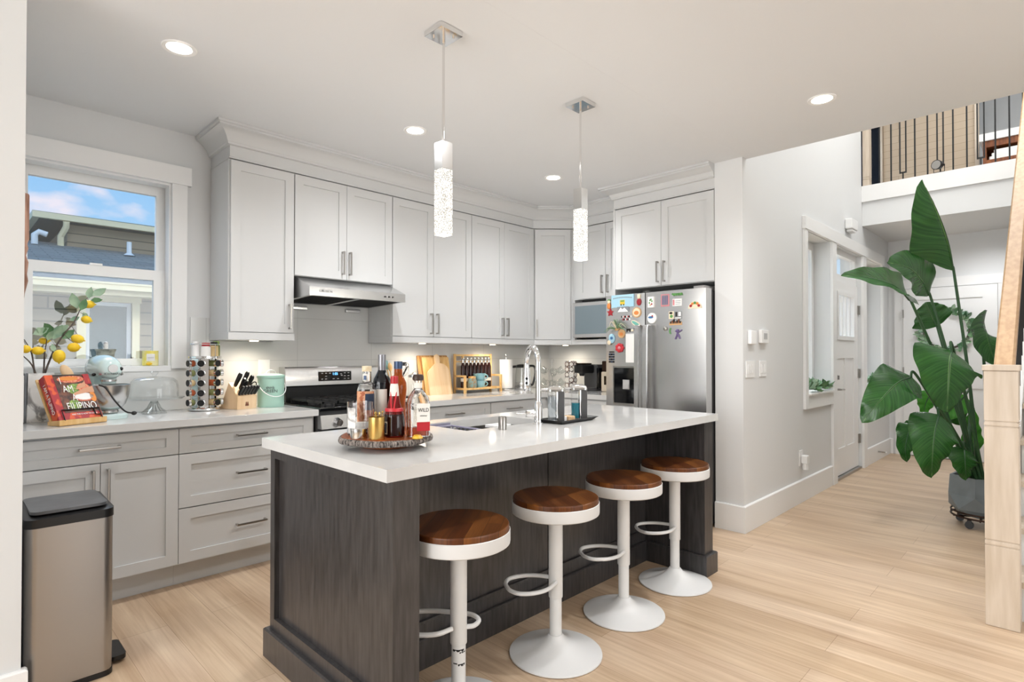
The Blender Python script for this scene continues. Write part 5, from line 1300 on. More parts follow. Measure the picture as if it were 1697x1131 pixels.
def mug(z, lab):
    t = thing('mug', lab, 'mug', (3.475, 3.845, z)); c = (3.475, 3.845, 0)
    b = B(); b.lathe([(0, z), (.040, z), (.047, z + .01), (.058, z + .064), (.054, z + .064), (.043, z + .012), (0, z + .01)], c, 32); b.build('cup', 'tealmug', t)
    b = B(); d = Vector((.86, -.5, 0)); b.tube([Vector((3.475, 3.845, z + .034)) + d * (.045 + .034 * math.sin(PI * i / 10)) + Vector((0, 0, .022 * math.cos(PI * i / 10))) for i in range(11)], .005, 8); b.build('handle', 'tealmug', t)
mug(.958, 'teal mug at the bottom of the stack of two on bamboo shelf'); mug(1.0225, 'teal mug on top of the stack of two on bamboo shelf')
t = thing('pebble_jar', 'small glass jar of brown and teal pieces on bamboo shelf', 'jar', (3.372, 3.83, .958)); c = (3.372, 3.828, 0)
M['nuts'] = noisy('mixed_brown_teal_pieces', '#9A7A55', '#7FA3A0', nscale=45, rough=.7)
b = B(); b.lathe([(0, .958), (.036, .958), (.042, .97), (.042, 1.02), (.034, 1.045), (0, 1.045)], c, 26); b.build('contents', 'nuts', t)
b = B(); b.lathe([(0, 1.0455), (.032, 1.0455), (.034, 1.05), (.034, 1.062), (0, 1.066)], c, 26); b.build('lid', 'bamboo', t)
# paper towel
c = (3.78, 3.80, 0)
t = thing('paper_towel_holder', 'steel upright paper towel holder', 'holder', (3.82, 3.82, CT)); c = (3.835, 3.86, 0)
b = B(); b.lathe([(0, CT), (.078, CT), (.08, .92), (.08, .932), (.075, .936), (0, .936)], c, 36); b.build('base', 'steel', t)
b = B(); b.lathe([(.0, .9365), (.008, .9365), (.008, 1.235), (.012, 1.24), (.014, 1.25), (.012, 1.26), (0, 1.264)], c, 18); b.build('rod', 'steel', t)
b = B(); b.lathe([(.022, .938), (.062, .938), (.063, .94), (.063, 1.21), (.062, 1.212), (.022, 1.212), (.022, .938)], c, 36); tag(b.build('paper_towel_roll', 'paper'), 'white paper towel roll on the steel holder', 'paper towel')
# kettle
c = (4.08, 3.80, 0)
t = thing('kettle', 'glass electric kettle with black lid and handle', 'kettle', (4.06, 3.82, CT)); c = (4.05, 3.84, 0)
b = B(); b.lathe([(0, CT), (.082, CT), (.084, .92), (.084, .945), (0, .946)], c, 36); b.build('power_base', 'steel', t)
b = B(); b.lathe([(0, .9465), (.078, .9465), (.08, .95), (.079, .985), (0, .985)], c, 36); b.build('heating_base', 'steel', t)
b = B(); b.lathe([(.078, .9855), (.076, 1.05), (.068, 1.13), (.066, 1.13), (.074, 1.05), (.076, .9855)], c, 36); b.build('glass_body', 'thin', t)
b = B(); b.lathe([(0, 1.131), (.071, 1.131), (.073, 1.14), (.06, 1.158), (.02, 1.165), (0, 1.165)], c, 36)
d = Vector((-.75, .66, 0)); q = Vector(c); b.tube([q + d * .06 + Vector((0, 0, 1.142)), q + d * .105 + Vector((0, 0, 1.138))], .012, 8); b.build('lid', 'black', t)
b = B(); d = Vector((.8, -.6, 0)); b.tube(cat([q + d * .06 + Vector((0, 0, 1.148)), q + d * .115 + Vector((0, 0, 1.14)), q + d * .125 + Vector((0, 0, 1.07)), q + d * .10 + Vector((0, 0, .97)), q + d * .08 + Vector((0, 0, .96))], 4), .011, 8); b.build('handle', 'black', t)
b = B(); b.box((4.10, 3.60, CT), (4.20, 3.70, .927), .004); tag(b.build('trivet', 'black'), 'flat black trivet in front of the kettle', 'trivet')
# glass mug tree
q = Vector((4.40, 3.76, 0))
t = thing('mug_tree', 'chrome wire mug tree holding clear glass cups', 'mug tree', (q.x, q.y, CT))
b = B(); b.lathe([(0, CT), (.07, CT), (.07, .922), (0, .925)], q, 30); b.tube([q + Vector((0, 0, .92)), q + Vector((0, 0, 1.18))], .004, 8); b.tube([(q.x + .016 * math.cos(2 * PI * i / 16) * .7, q.y - .016 * math.cos(2 * PI * i / 16) * .7, 1.196 + .016 * math.sin(2 * PI * i / 16)) for i in range(16)], .003, 6, closed=True); b.build('stand', 'chrome', t)
places = ['upper left', 'upper right', 'lower left', 'lower right', 'upper front', 'lower front']
for i, (az, z) in enumerate(((2.3, 1.12), (-.85, 1.12), (2.4, 1.0), (-.8, 1.0), (-2.3, 1.10), (-2.4, .985))):
    d = Vector((math.cos(az), math.sin(az), 0)); b = B(); b.tube([q + Vector((0, 0, z - .03)), q + d * .06 + Vector((0, 0, z))], .003, 6); b.build('arm', 'chrome', t)
    k = thing('glass_cup', 'clear glass cup hanging %s on the chrome mug tree' % places[i], 'cup', q + d * .075 + Vector((0, 0, z - .03)), 'glass cups on the mug tree')
    Mx = Matrix.Translation(q + d * .08 + Vector((0, 0, z - .03))) @ (d * .8 + Vector((0, 0, .6))).to_track_quat('Z', 'Y').to_matrix().to_4x4()
    b = B(Mx); b.lathe([(0, -.03), (.026, -.03), (.034, .0), (.037, .04), (.035, .04), (.032, .0), (0, -.026)], (0, 0, 0), 24); b.build('cup', 'thin2', k)
    b = B(Mx); b.tube([(.032 + .022 * math.sin(PI * j / 8), 0, .022 * math.cos(PI * j / 8)) for j in range(9)], .0035, 6); b.build('handle', 'thin2', k)
# coffee pod carousel
q = Vector((4.415, 3.53, 0))
t = thing('pod_carousel', 'chrome coffee pod carousel left of the coffee maker', 'pod holder', (q.x, q.y, CT))
b = B(); b.lathe([(0, CT), (.07, CT), (.072, .922), (.02, .93), (.02, 1.185), (.055, 1.19), (.055, 1.196), (0, 1.197)], q, 30)
for k in range(8):
    a = 2 * PI * k / 8 + .2; b.tube([(q.x + .058 * math.cos(a), q.y + .058 * math.sin(a), .925), (q.x + .058 * math.cos(a), q.y + .058 * math.sin(a), 1.19)], .0025, 6)
b.build('frame', 'chrome', t)
M['pods'] = [mat('pod_foil_white', '#E7E3DC', .4), mat('pod_foil_brown', '#6A4A3A', .4), mat('pod_foil_dark', '#4A3A34', .4)]
pp = None
for ia, az in enumerate((-PI + .1, -PI * .75 - .05, -PI * .5 - .2)):
    for k in range(5):
        z = 1.165 - k * .052; d = Vector((math.cos(az), math.sin(az), 0)); lab = 'foil-lidded coffee pod in the chrome carousel, %s, %s' % (['left column', 'middle column', 'right column'][ia], rows_[k])
        tp = thing('coffee_pod', lab, 'coffee pod', q + Vector((0, 0, z)), 'coffee pods in the carousel')
        if pp is None:
            pp = tp; pz = az
            b = B(); b.cyl(q + d * .03 + Vector((0, 0, z)), q + d * .066 + Vector((0, 0, z)), .017, .0215, 20); b.build('cup', 'labelw', tp)
            b = B(); b.cyl(q + d * .0662 + Vector((0, 0, z)), q + d * .069 + Vector((0, 0, z)), .025, .025, 22); b.build('rim', M['pods'][1], tp)
            b = B(); b.cyl(q + d * .0692 + Vector((0, 0, z)), q + d * .0702 + Vector((0, 0, z)), .018, .018, 22); b.build('foil', M['pods'][0], tp)
        else:
            for ch in pp.children:
                k2 = ch.copy(); COL.objects.link(k2); k2.parent = tp
                if ch.name.startswith('rim'):
                    k2.data = ch.data.copy(); k2.data.materials[0] = M['pods'][(k + ia) % 3]
            tp.rotation_euler = (0, 0, az - pz)
# coffee maker
t = thing('coffee_maker', 'black and grey single-serve coffee maker near the refrigerator', 'coffee maker', (4.43, 3.27, CT))
CM = FR((4.36, 3.29, CT), (-.25, -.97, 0), (-.97, .25, 0))    # y towards the room
b = B(CM); b.box((-.10, -.17, .001), (.10, -.04, .25), .015); b.box((-.10, -.04, .001), (.10, .13, .03), .006); b.build('tower', 'charcoal', t)
b = B(CM); b.box((-.07, -.039, .165), (.07, .11, .25), .02); b.build('brew_head', 'black', t)
b = B(CM); b.box((-.05, -.02, .2505), (.05, .10, .262), .004); b.build('lid_handle', 'bamboo' if False else 'copper', t)
b = B(CM); b.cyl((0, .06, .1645), (0, .06, .14), .03, .02, 16); b.build('spout', 'black', t)
b = B(CM); b.box((.101, -.15, .02), (.14, -.03, .22), .01); b.build('water_tank', 'blackgloss', t)
t = thing('countertop_appliance', 'beige upright appliance with dark top beside the refrigerator', 'appliance', (4.44, 3.06, CT))
M['beige'] = mat('beige_plastic', '#CDBFAA', .4)
b = B(); b.box((4.33, 2.95, CT), (4.54, 3.105, 1.10), .01); b.build('body', 'beige', t)
b = B(); b.box((4.335, 2.955, 1.1005), (4.535, 3.10, 1.20), .008); b.build('top_hopper', 'copper', t)
b = B(); b.box((4.328, 3.02, .98), (4.3295, 3.07, 1.06)); b.build('window', 'blackgloss', t)

# ================================================================== ON THE ISLAND: LIQUOR TRAY
IT = .9155
c = Vector((1.20, 1.85, 0)); rnd = random.Random(11)
t = thing('log_slice_tray', 'bark-edged log slice turntable tray on the island', 'tray', (c.x, c.y, IT))
b = B(); b.lathe([(0, IT), (.088, IT), (.095, .918), (.098, .928), (.09, .934), (0, .934)], c, 40); b.build('turntable_foot', 'slice', t)
b = B(); n = 72; ro, ri = [], []
for i in range(n):
    a = 2 * PI * i / n; ro.append(.172 + .006 * math.sin(3 * a + 1) + .004 * math.sin(7 * a) + rnd.uniform(-.002, .002))
rings = []
for (z, k) in ((.9345, -.006), (.938, .001), (.947, .004), (.955, .001), (.9585, -.003)):
    rings.append([b.v((c.x + (ro[i] + k + rnd.uniform(-.0015, .0015)) * math.cos(2 * PI * i / n), c.y + (ro[i] + k) * math.sin(2 * PI * i / n), z)) for i in range(n)])
for p, q2 in zip(rings, rings[1:]): b.bridge(p, q2)
b.face(rings[0]); top = b.face(rings[-1]); b.build('bark_rim', 'bark', t)
b = B(); b.prism([(c.x + (ro[i] - .007) * math.cos(2 * PI * i / n), c.y + (ro[i] - .007) * math.sin(2 * PI * i / n)) for i in range(n)], .9586, .9600); b.build('slice_face', 'slice', t)
TZ = .9605
FWD = Vector((.7123, .7019, 0)); RGT = Vector((.7019, -.7123, 0))
def at(px, d):
    """a spot on the tray from its bearing and distance"""
    u = (px - 848.5) / 937; q = FWD * d + RGT * d * u; return Vector((q.x, q.y, 0))
def lathe_o(name, prof, c, m, par, n=30):
    b = B(); b.lathe(prof, c, n); return b.build(name, m, par)
def sc(prof, z0): return [(r, z + z0) for r, z in prof]
def label_patch(name, c, r, z0, z1, a0, a1, m, par, sq=None):
    b = B(); n = 10
    for k in range(n):
        x0, x1 = [math.radians(a0 + (a1 - a0) * j / n) for j in (k, k + 1)]
        b.poly([(c.x + r * math.cos(a), c.y + r * math.sin(a), z) for a, z in ((x0, z0), (x1, z0), (x1, z1), (x0, z1))])
    return b.build(name, m, par)
FA = -135
def bottle(name, lab, px, d, prof, m, cap, capm, labels=(), fill=None, neck=None):
    q = at(px, d); t = thing(name, lab, 'bottle', (q.x, q.y, TZ), 'liquor bottles on the log tray')
    lathe_o('bottle_glass', sc(prof, TZ), q, m, t)
    if fill: lathe_o('liquid', sc(fill[0], TZ), q, fill[1], t)
    lathe_o('cap', sc(cap, TZ), q, capm, t)
    for (r, z0, z1, a0, a1, mm) in labels: label_patch('label', q, r, TZ + z0, TZ + z1, FA + a0, FA + a1, mm, t)
    return t, q
M['darkglass'] = mat('near_black_wine_glass', '#11141C', .04, spec=.6)
M['capsule'] = mat('grey_foil_capsule', '#8B8B90', .35, .7)
M['bluecap'] = mat('blue_foil', '#3D506E', .35, .3)
M['cork'] = noisy('pale_cork', '#D9C6A2', '#E8DBBF', nscale=60, rough=.7)
M['rust'] = noisy('rust_patterned_label', '#A9582F', '#D6A07C', nscale=70, lo=.46, hi=.54, rough=.5)
M['navyl'] = mat('navy_label', '#2C3A52', .5)
M['pinkred'] = mat('red_ribbon', '#C8313A', .4)
M['redliq'] = mat('deep_red_liqueur', '#7A1A16', .03, trans=.35, ior=1.34)
M['liq_pink'] = mat('amber_red_whiskey', '#C0502C', .03, trans=.5, ior=1.34)
M['brownstop'] = mat('dark_brown_stopper', '#3B2A22', .4)
M['lemony'] = noisy('gold_yellow_foil', '#D79A22', '#F1C94A', nscale=60, rough=.35)
# pale cork bottle at left
bottle('liquor_bottle', 'tall clear bottle with pale cork and rust label at left of the tray', 608, 2.225, [(0, 0), (.036, 0), (.037, .004), (.037, .165), (.031, .185), (.018, .195), (.017, .235), (.0145, .235), (.0145, .198), (.028, .184), (.034, .163), (.034, .006), (0, .005)], 'glass',
       [(0, .236), (.0185, .236), (.0185, .257), (0, .258)], 'cork', [(.0375, .05, .16, -75, 60, 'rust'), (.038, .09, .15, 5, 60, 'navyl'), (.0176, .198, .226, -50, 30, 'labelw'), (.0178, .203, .22, -30, 10, 'bluecap')])
bottle('wine_bottle', 'dark wine bottle with grey capsule and plain white label', 633, 2.27, [(0, 0), (.034, 0), (.036, .004), (.036, .185), (.033, .205), (.022, .225), (.0155, .24), (.0145, .25), (0, .25)], 'darkglass',
       [(0, .2395), (.0158, .2395), (.0155, .245), (.0155, .302), (0, .303)], 'capsule', [(.0366, .055, .165, -75, 45, 'labelw')])
bottle('liquor_bottle', 'amber bottle with blue foil cap standing behind the red-sealed bottle', 660, 2.245, [(0, 0), (.030, 0), (.032, .005), (.029, .12), (.0335, .165), (.032, .19), (.022, .212), (.016, .222), (.0155, .245), (0, .245)], 'liq_amber',
       [(0, .2455), (.0165, .2455), (.017, .25), (.0165, .275), (0, .276)], 'bluecap')
tb, q = bottle('liqueur_bottle', 'round dark bottle with red wax neck and red ribbon at tray centre', 653.5, 2.09, [(0, 0), (.034, 0), (.037, .005), (.038, .05), (.036, .075), (.029, .10), (.020, .135), (.0135, .17), (.0125, .195), (0, .195)], 'redliq',
       [(0, .1955), (.0135, .1955), (.014, .20), (.014, .222), (0, .224)], 'red', [(.0385, .012, .058, -72, -28, 'labelw'), (.0388, .016, .054, -66, -34, 'navyl')])
lathe_o('neck_band', sc([(.0128, .155), (.0175, .15), (.0150, .185), (.0128, .195)], TZ), q, 'labelw', tb)
lathe_o('ribbon', sc([(.0305, .098), (.034, .094), (.033, .104), (.029, .106), (.0285, .102)], TZ), q, 'pinkred', tb)
for s__ in (-1, 1):
    b = B(); w_ = RGT * s__; f_ = FWD * -1
    b.tube([q + f_ * .029 + w_ * .004 + Vector((0, 0, TZ + .10)), q + f_ * .018 + w_ * .008 + Vector((0, 0, TZ + .138)), q + f_ * .010 + w_ * .010 + Vector((0, 0, TZ + .165))], .0028, 6); b.build('ribbon_tail', 'pinkred', tb)
lathe_o('liquid_core', sc([(0, .004), (.0385, .006), (.0386, .05), (.0365, .074), (.034, .084)], TZ), q, 'liq_dark', tb)
# square shouldered whiskey decanter
q = at(693, 2.11); tb = thing('whiskey_bottle', 'squat clear whiskey bottle with dark stopper, white label and amber remainder', 'bottle', (q.x, q.y, TZ), 'liquor bottles on the log tray')
def rsq(b, r, z, k=.35, n=5): return [b.v((x, y, z)) for x, y in rrect(-r, -r, r, r, r * k, n)]
WM = Matrix.Translation((q.x, q.y, TZ)) @ Matrix.Rotation(math.radians(-25), 4, 'Z')
b = B(WM); rg = [rsq(b, .037, 0), rsq(b, .039, .004), rsq(b, .039, .12), rsq(b, .034, .145, .5), rsq(b, .021, .167, .9), rsq(b, .0145, .175, 1), rsq(b, .0145, .205, 1)]
for A, C in zip(rg, rg[1:]): b.bridge(A, C)
b.face(rg[0])
ri_ = [rsq(b, .036, .0035), rsq(b, .036, .118), rsq(b, .031, .142, .5), rsq(b, .018, .162, .9), rsq(b, .0125, .174, 1), rsq(b, .0125, .205, 1)]
for A, C in zip(ri_, ri_[1:]): b.bridge(A, C)
b.face(ri_[0]); b.bridge(rg[-1], ri_[-1]); b.build('bottle_glass', 'glass', tb)
b = B(WM); rg = [rsq(b, .0357, .004), rsq(b, .0357, .036)]; b.bridge(*rg); b.face(rg[0]); b.face(rg[1]); b.build('liquid', 'liq_pink', tb)
lathe_o('stopper', sc([(0, .2055), (.017, .2055), (.021, .209), (.021, .22), (.017, .228), (0, .23)], TZ), q, 'brownstop', tb)
lathe_o('neck_label', sc([(.0148, .178), (.0152, .178), (.0152, .198), (.0148, .198)], TZ), q, 'labelw', tb)
b = B(WM); b.box((-.012, -.0405, .055), (.036, -.0395, .122)); lab_ = b.build('label', 'labelw', tb)
b = B(WM); b.box((-.012, -.0407, .022), (.036, -.0396, .0545)); b.build('label_band', 'red', tb)
wu = WM.to_3x3() @ Vector((1, 0, 0)); wn = WM.to_3x3() @ Vector((0, -1, 0))
text('lettering', 'WILD', .020, WM @ Vector((.012, -.0409, .098)), wu, v_, 'black', tb, sx=.8); text('lettering', 'whiskey', .008, WM @ Vector((.012, -.0409, .078)), wu, v_, 'charcoal', tb); text('lettering', 'RYE', .010, WM @ Vector((0, -.0361, .038)), wu, v_, 'labelw', tb) if False else None
# candle jar, tin, gold cup, foil piece
q = at(597, 2.14); t = thing('candle_jar', 'wide clear glass candle jar with white label on the log tray', 'candle', (q.x, q.y, TZ))
lathe_o('jar_glass', sc([(0, .001), (.044, .001), (.047, .006), (.0475, .124), (.0455, .124), (.0445, .01), (0, .008)], TZ), q, 'glass', t, 40)
lathe_o('wax', sc([(0, .0085), (.044, .0085), (.044, .05), (0, .05)], TZ), q, 'paper', t)
label_patch('label', q, .0479, TZ + .03, TZ + .105, FA - 55, FA - 5, 'marble', t)
q = at(596, 2.055); t = thing('silver_tin', 'small round silver tin in front of the glass candle jar', 'tin', (q.x, q.y, TZ))
lathe_o('tin', sc([(0, .0), (.032, .0), (.0325, .002), (.0325, .028), (0, .028)], TZ), q, 'silver', t); lathe_o('lid', sc([(0, .0285), (.0332, .0285), (.0332, .035), (.031, .037), (0, .037)], TZ), q, 'chrome', t)
q = at(624.5, 2.02); t = thing('gold_cup', 'polished gold ribbed tumbler on the log tray', 'cup', (q.x, q.y, TZ))
lathe_o('tumbler', sc([(0, 0), (.028, 0), (.029, .003), (.029, .08), (.027, .08), (.027, .006), (0, .005)], TZ), q, 'gold', t, 40)
rnd = random.Random(4)
for i in range(9):
    a = rnd.uniform(0, 6.28); r = rnd.uniform(.008, .02); b = B(); tp = (q.x + r * 1.15 * math.cos(a), q.y + r * 1.15 * math.sin(a), TZ + rnd.uniform(.085, .10)); b.tube([(q.x + r * .6 * math.cos(a), q.y + r * .6 * math.sin(a), TZ + .007), tp], .0013, 5); b.ball(tp, (.004, .004, .004), 8, 6); tag(b.build('cocktail_pick', 'gold'), 'thin gold ball-topped cocktail pick standing in the gold tumbler', 'cocktail pick', 'cocktail picks in the gold tumbler')
q = at(692, 2.04); 
b = B(Matrix.Translation((q.x, q.y, TZ)) @ Matrix.Rotation(.3, 4, 'Z')); b.lathe([(0, 0), (.018, 0), (.021, .003), (.016, .008), (.012, .013), (0, .015)], (0, 0, 0), 20); tag(b.build('citrus_slice', 'lemony'), 'small golden yellow dried citrus slice at front of the log tray', 'citrus slice')

# ================================================================== ON THE ISLAND: FAUCET, DISPENSERS, SINK THINGS
fx, fy = 2.112, 1.897
q = Vector((fx, fy, 0))
t = thing('faucet', 'tall chrome gooseneck faucet with pull-down sprayer on the island', 'faucet', (fx, fy, IT))
dv = Vector((.45, .89, 0)).normalized()
b = B(); b.lathe([(0, IT), (.027, IT), (.027, .921), (.021, .924), (.021, 1.015), (.018, 1.02), (.0165, 1.03), (0, 1.03)], q, 28); b.build('faucet_body', 'chrome', t)
b = B(); pts = [q + Vector((0, 0, z)) for z in (1.0305, 1.10, 1.17, 1.215)] + [q + dv * (.085 - .085 * math.cos(a)) + Vector((0, 0, 1.215 + .085 * math.sin(a))) for a in [PI * i / 12 for i in range(1, 12)]] + [q + dv * .17 + Vector((0, 0, z)) for z in (1.215, 1.19)]
b.tube(pts, .0145, 18); b.build('gooseneck', 'chrome', t)
b = B(); e = q + dv * .17; b.lathe([(0, 1.1895), (.0165, 1.1895), (.018, 1.18), (.021, 1.11), (.022, 1.075), (.02, 1.07), (0, 1.07)], e, 24); sp_ = b.build('spray_head', 'chrome', t)
for z in (1.112, 1.135):
    b = B(); n_ = Vector((-.71, -.70, 0)); p = e + n_ * .0195 + Vector((0, 0, z)); b.cyl(p, p + n_ * .004, .008, n=14); b.build('button', 'black', sp_)
b = B(); ld = Vector((-.62, .60, 0)).normalized(); ld = Vector((-.70, .45, 0)).normalized(); z = .966
b.cyl(q + ld * .018 + Vector((0, 0, z)), q + ld * .062 + Vector((0, 0, z)), .0175, n=20); b.cyl(q + ld * .0622 + Vector((0, 0, z)), q + ld * .115 + Vector((0, 0, z + .004)), .0045, n=10); b.build('lever_handle', 'chrome', t)
b = B(); b.lathe([(0, IT), (.0195, IT), (.0195, .972), (.017, .976), (0, .977)], (1.835, 1.87, 0), 28); tag(b.build('air_gap', 'nickel'), 'brushed steel cylindrical air gap cap beside the sink', 'air gap')
# black tray with two dispensers
T0 = FR((2.15, 1.775, IT), Vector((.985, .05, 0)).normalized(), Vector((-.05, .985, 0)).normalized())
b = B(T0); A = [b.v(p) for p in ((.02, .015, 0), (.29, .015, 0), (.29, .145, 0), (.02, .145, 0))]; C = [b.v(p) for p in ((0, 0, .018), (.33, 0, .018), (.33, .16, .018), (0, .16, .018))]; D = [b.v(p) for p in ((.004, .004, .018), (.326, .004, .018), (.326, .156, .018), (.004, .156, .018))]; E_ = [b.v(p) for p in ((.022, .018, .004), (.288, .018, .004), (.288, .142, .004), (.022, .142, .004))]
for p, r in ((A, C), (C, D), (D, E_)): b.bridge(p, r)
b.face(A); b.face(E_); tag(b.build('soap_tray', 'black', smooth=0), 'shallow black tray under the two soap dispensers', 'tray')
def dispenser(px, py, liquid, lab, fill):
    K = FR((px, py, IT + .0045), Vector((-.72, .69, 0)).normalized(), Vector((.69, .72, 0)).normalized())     # x towards the spout
    t = thing('soap_dispenser', lab, 'soap dispenser', (px, py, IT + .0045), 'automatic soap dispensers')
    b = B(K); b.box((-.036, -.034, .0), (-.002, .034, .155), .006); b.build('housing', 'charcoal', t)
    b = B(K); b.box((-.0018, -.034, .0), (.004, .034, .155), .002); b.build('chrome_band', 'chrome', t)
    b = B(K); b.prism(rrect(.0045, -.030, .046, .030, .014, 4), .002, .152); b.build('tank', 'thin', t)
    b = B(K); b.prism(rrect(.0055, -.029, .045, .029, .013, 4), .006, fill); b.build('soap', liquid, t)
    b = B(K); b.prism(rrect(-.036, -.034, .048, .034, .016, 4), .1555, .164)
    rg = [[b.v((x, y, z)) for x, y in rrect(-.036 + i_, -.034 + i_, .048 - i_, .034 - i_, .016, 4)] for i_, z in ((0, .164), (.004, .174), (.012, .180), (.022, .183))]
    for p, r in zip(rg, rg[1:]): b.bridge(p, r)
    b.face(rg[-1]); b.box((.03, -.012, .160), (.082, .012, .170), .004); b.build('chrome_top', 'chrome', t)
    b = B(K); b.box((-.0375, -.004, .128), (-.0362, .004, .14)); b.build('drop_mark', 'black', t)
M['clearsoap'] = mat('clear_soap', '#D6DDE3', .05, trans=.8, ior=1.33)
dispenser(2.222, 1.868, 'clearsoap', 'grey and chrome soap dispenser holding clear soap, nearest the faucet', .13)
dispenser(2.405, 1.862, 'liq_teal', 'grey and chrome soap dispenser half full of teal soap', .085)
b = B(T0); b.box((.125, .05, .0045), (.185, .10, .028), .005); M['sponge'] = noisy('tan_sponge', '#CDA77F', '#E0BF99', nscale=60, rough=.9); 
b.M = T0; tag(b.build('sponge', 'sponge'), 'tan sponge on the black tray between the dispensers', 'sponge')
b = B(T0); b.box((.075, .055, .0045), (.118, .10, .03), .003); tag(b.build('white_container', 'white'), 'small white block on black tray beside the sponge', 'container')
# rack and drying things in the sink
t = thing('dish_rack', 'grey dish rack hung at the left inside the sink', 'rack', (1.76, 2.15, .80))
M['lilac'] = mat('lilac_grey_coated_wire', '#8E8CA0', .5)
b = B(); rz = .895
for (p, r) in (((1.70, 1.985, rz), (1.70, 2.27, rz)), ((1.70, 2.27, rz), (1.86, 2.27, rz)), ((1.86, 2.27, rz), (1.86, 1.985, rz)), ((1.86, 1.985, rz), (1.70, 1.985, rz))): b.tube([p, r], .005, 8)
for i in range(9):
    y = 1.995 + i * .033; b.tube([(1.70, y, rz), (1.71, y, .78), (1.85, y, .78), (1.86, y, rz)], .0035, 6)
b.build('wires', 'lilac', t)
b = B(); b.box((1.705, 2.274, .80), (1.855, 2.279, .911)); b.build('end_plate', 'lilac', t)
t = thing('food_container', 'clear lidded food container drying at the front of the sink', 'container', (1.93, 1.995, .8))
b = B(); b.prism(rrect(1.885, 1.965, 1.99, 2.045, .012, 3), .86, .906); b.build('tub', 'thin', t)
b = B(); b.prism(rrect(1.882, 1.962, 1.993, 2.048, .014, 3), .9065, .918); b.build('lid', 'white', t)
b = B(); b.box((1.90, 1.97, .726), (1.98, 2.04, .859)); b.build('cup_below', 'white', t)

# ================================================================== MAGNETS AND PAPERS ON THE REFRIGERATOR
def door_x(y):
    lo, hi = (2.352, 2.716) if y > 2.348 else (1.853, 2.344)
    s_ = (y - lo) / (hi - lo); return 3.862 - .014 * (1 - (2 * s_ - 1) ** 2)
def MF(y, z, tilt=0):
    """frame on the door: x to the right as seen, y out of the door, z up"""
    return FR((door_x(y) - .0004, y, z), (0, -1, 0), (-1, 0, 0)) @ Matrix.Rotation(tilt, 4, 'Y')
MG = 'magnets on the refrigerator doors'
def mtext(s, sz, y, z, m, par, dx=0, dz=0, out=.004, sx=1):
    text('print', s, sz, (door_x(y) - out, y - dx, z + dz), (0, -1, 0), (0, 0, 1), m, par, ext=.0002, sx=sx)
def magnet(name, lab, y, z): return thing(name, lab, 'magnet', (door_x(y), y, z), MG)
def mbox(par, name, F, x0, x1, z0, z1, d, m, d0=0, bev=0):
    b = B(F); b.box((x0, d0, z0), (x1, d, z1), bev); return b.build(name, m, par)
def mdisc(par, name, F, cx, cz, rx, rz, d, m, d0=0, n=24):
    b = B(F); b.extr([(cx + rx * math.cos(2 * PI * i / n), cz + rz * math.sin(2 * PI * i / n)) for i in range(n)], d0, d, 1); return b.build(name, m, par)
C_ = lambda n, h: M.setdefault(n, mat(n, h, .45))
C_('sky_blue_print', '#A9D3E6'); C_('print_yellow', '#E4C33F'); C_('print_green', '#5E9A55'); C_('print_orange', '#DE8B4A'); C_('print_cream', '#EFE0C4'); C_('print_pink', '#D98C94'); C_('print_grey', '#8A8D90'); C_('print_blue', '#3F72A6'); C_('print_brown', '#7A4A33'); C_('print_purple', '#6B5A86'); C_('print_teal', '#6FB3A8'); C_('print_tan', '#D2A878'); C_('print_crimson', '#A32630')
# long blue sign
y, z = 2.546, 1.690; m_ = magnet('sign_magnet', 'wide light blue sign magnet with small yellow bus at top of left door', y, z); F = MF(y, z)
mbox(m_, 'plate', F, -.105, .105, -.05, .05, .004, 'sky_blue_print'); mbox(m_, 'bus_body', F, -.022, .022, -.028, .008, .0052, 'print_yellow', .0042); mbox(m_, 'bus_window', F, -.018, .018, -.006, .004, .0058, 'print_green', .0053)
for x in (-.012, .012): mdisc(m_, 'bus_wheel', F, x, -.031, .006, .006, .0056, 'bandk', .0042)
for i in range(13):
    x = -.084 + i * .014; mbox(m_, 'arched_print', F @ Matrix.Translation((x, 0, .030 - .9 * x * x)), -.004, .004, -.005, .004, .0052, 'print_grey', .0042)
def figurine(name, lab, y, z, hair, top, k=1):
    m_ = magnet(name, lab, y, z); F = MF(y, z)
    b = B(F); b.ball((0, .006, .020 * k), (.014 * k, .006, .015 * k), 14, 8); b.build('head', 'print_cream', m_)
    b = B(F); b.ball((0, .005, .033 * k), (.015 * k, .006, .008 * k), 14, 8); b.build('hat', hair, m_)
    b = B(F); b.ball((0, .006, -.015 * k), (.018 * k, .006, .026 * k), 14, 8); b.build('body', top, m_)
figurine('figurine_magnet', 'small figurine magnet with green hat at upper left edge of left door', 2.682, 1.672, 'print_green', 'print_orange')
figurine('figurine_magnet', 'small figurine magnet with red robe at upper right of left door', 2.399, 1.690, 'print_cream', 'print_crimson', 1.1)
y, z = 2.668, 1.603; m_ = magnet('star_magnet', 'dark red star-shaped magnet at left edge of left door', y, z); b = B(MF(y, z)); b.extr([((.034 if i % 2 == 0 else .016) * math.sin(PI * i / 5), (.034 if i % 2 == 0 else .016) * math.cos(PI * i / 5)) for i in range(10)], 0, .006, 1); b.build('star', 'print_crimson', m_)
y, z = 2.542, 1.622; m_ = magnet('mountain_magnet', 'grey snowy mountain picture magnet below the blue sign', y, z); F = MF(y, z); mbox(m_, 'plate', F, -.055, .055, -.022, .022, .004, 'print_grey'); b = B(F); b.extr([(-.05, -.02), (-.02, .017), (-.005, .0), (.015, .014), (.05, -.02)], .0042, .0052, 1); b.build('snow_peaks', 'paper', m_)
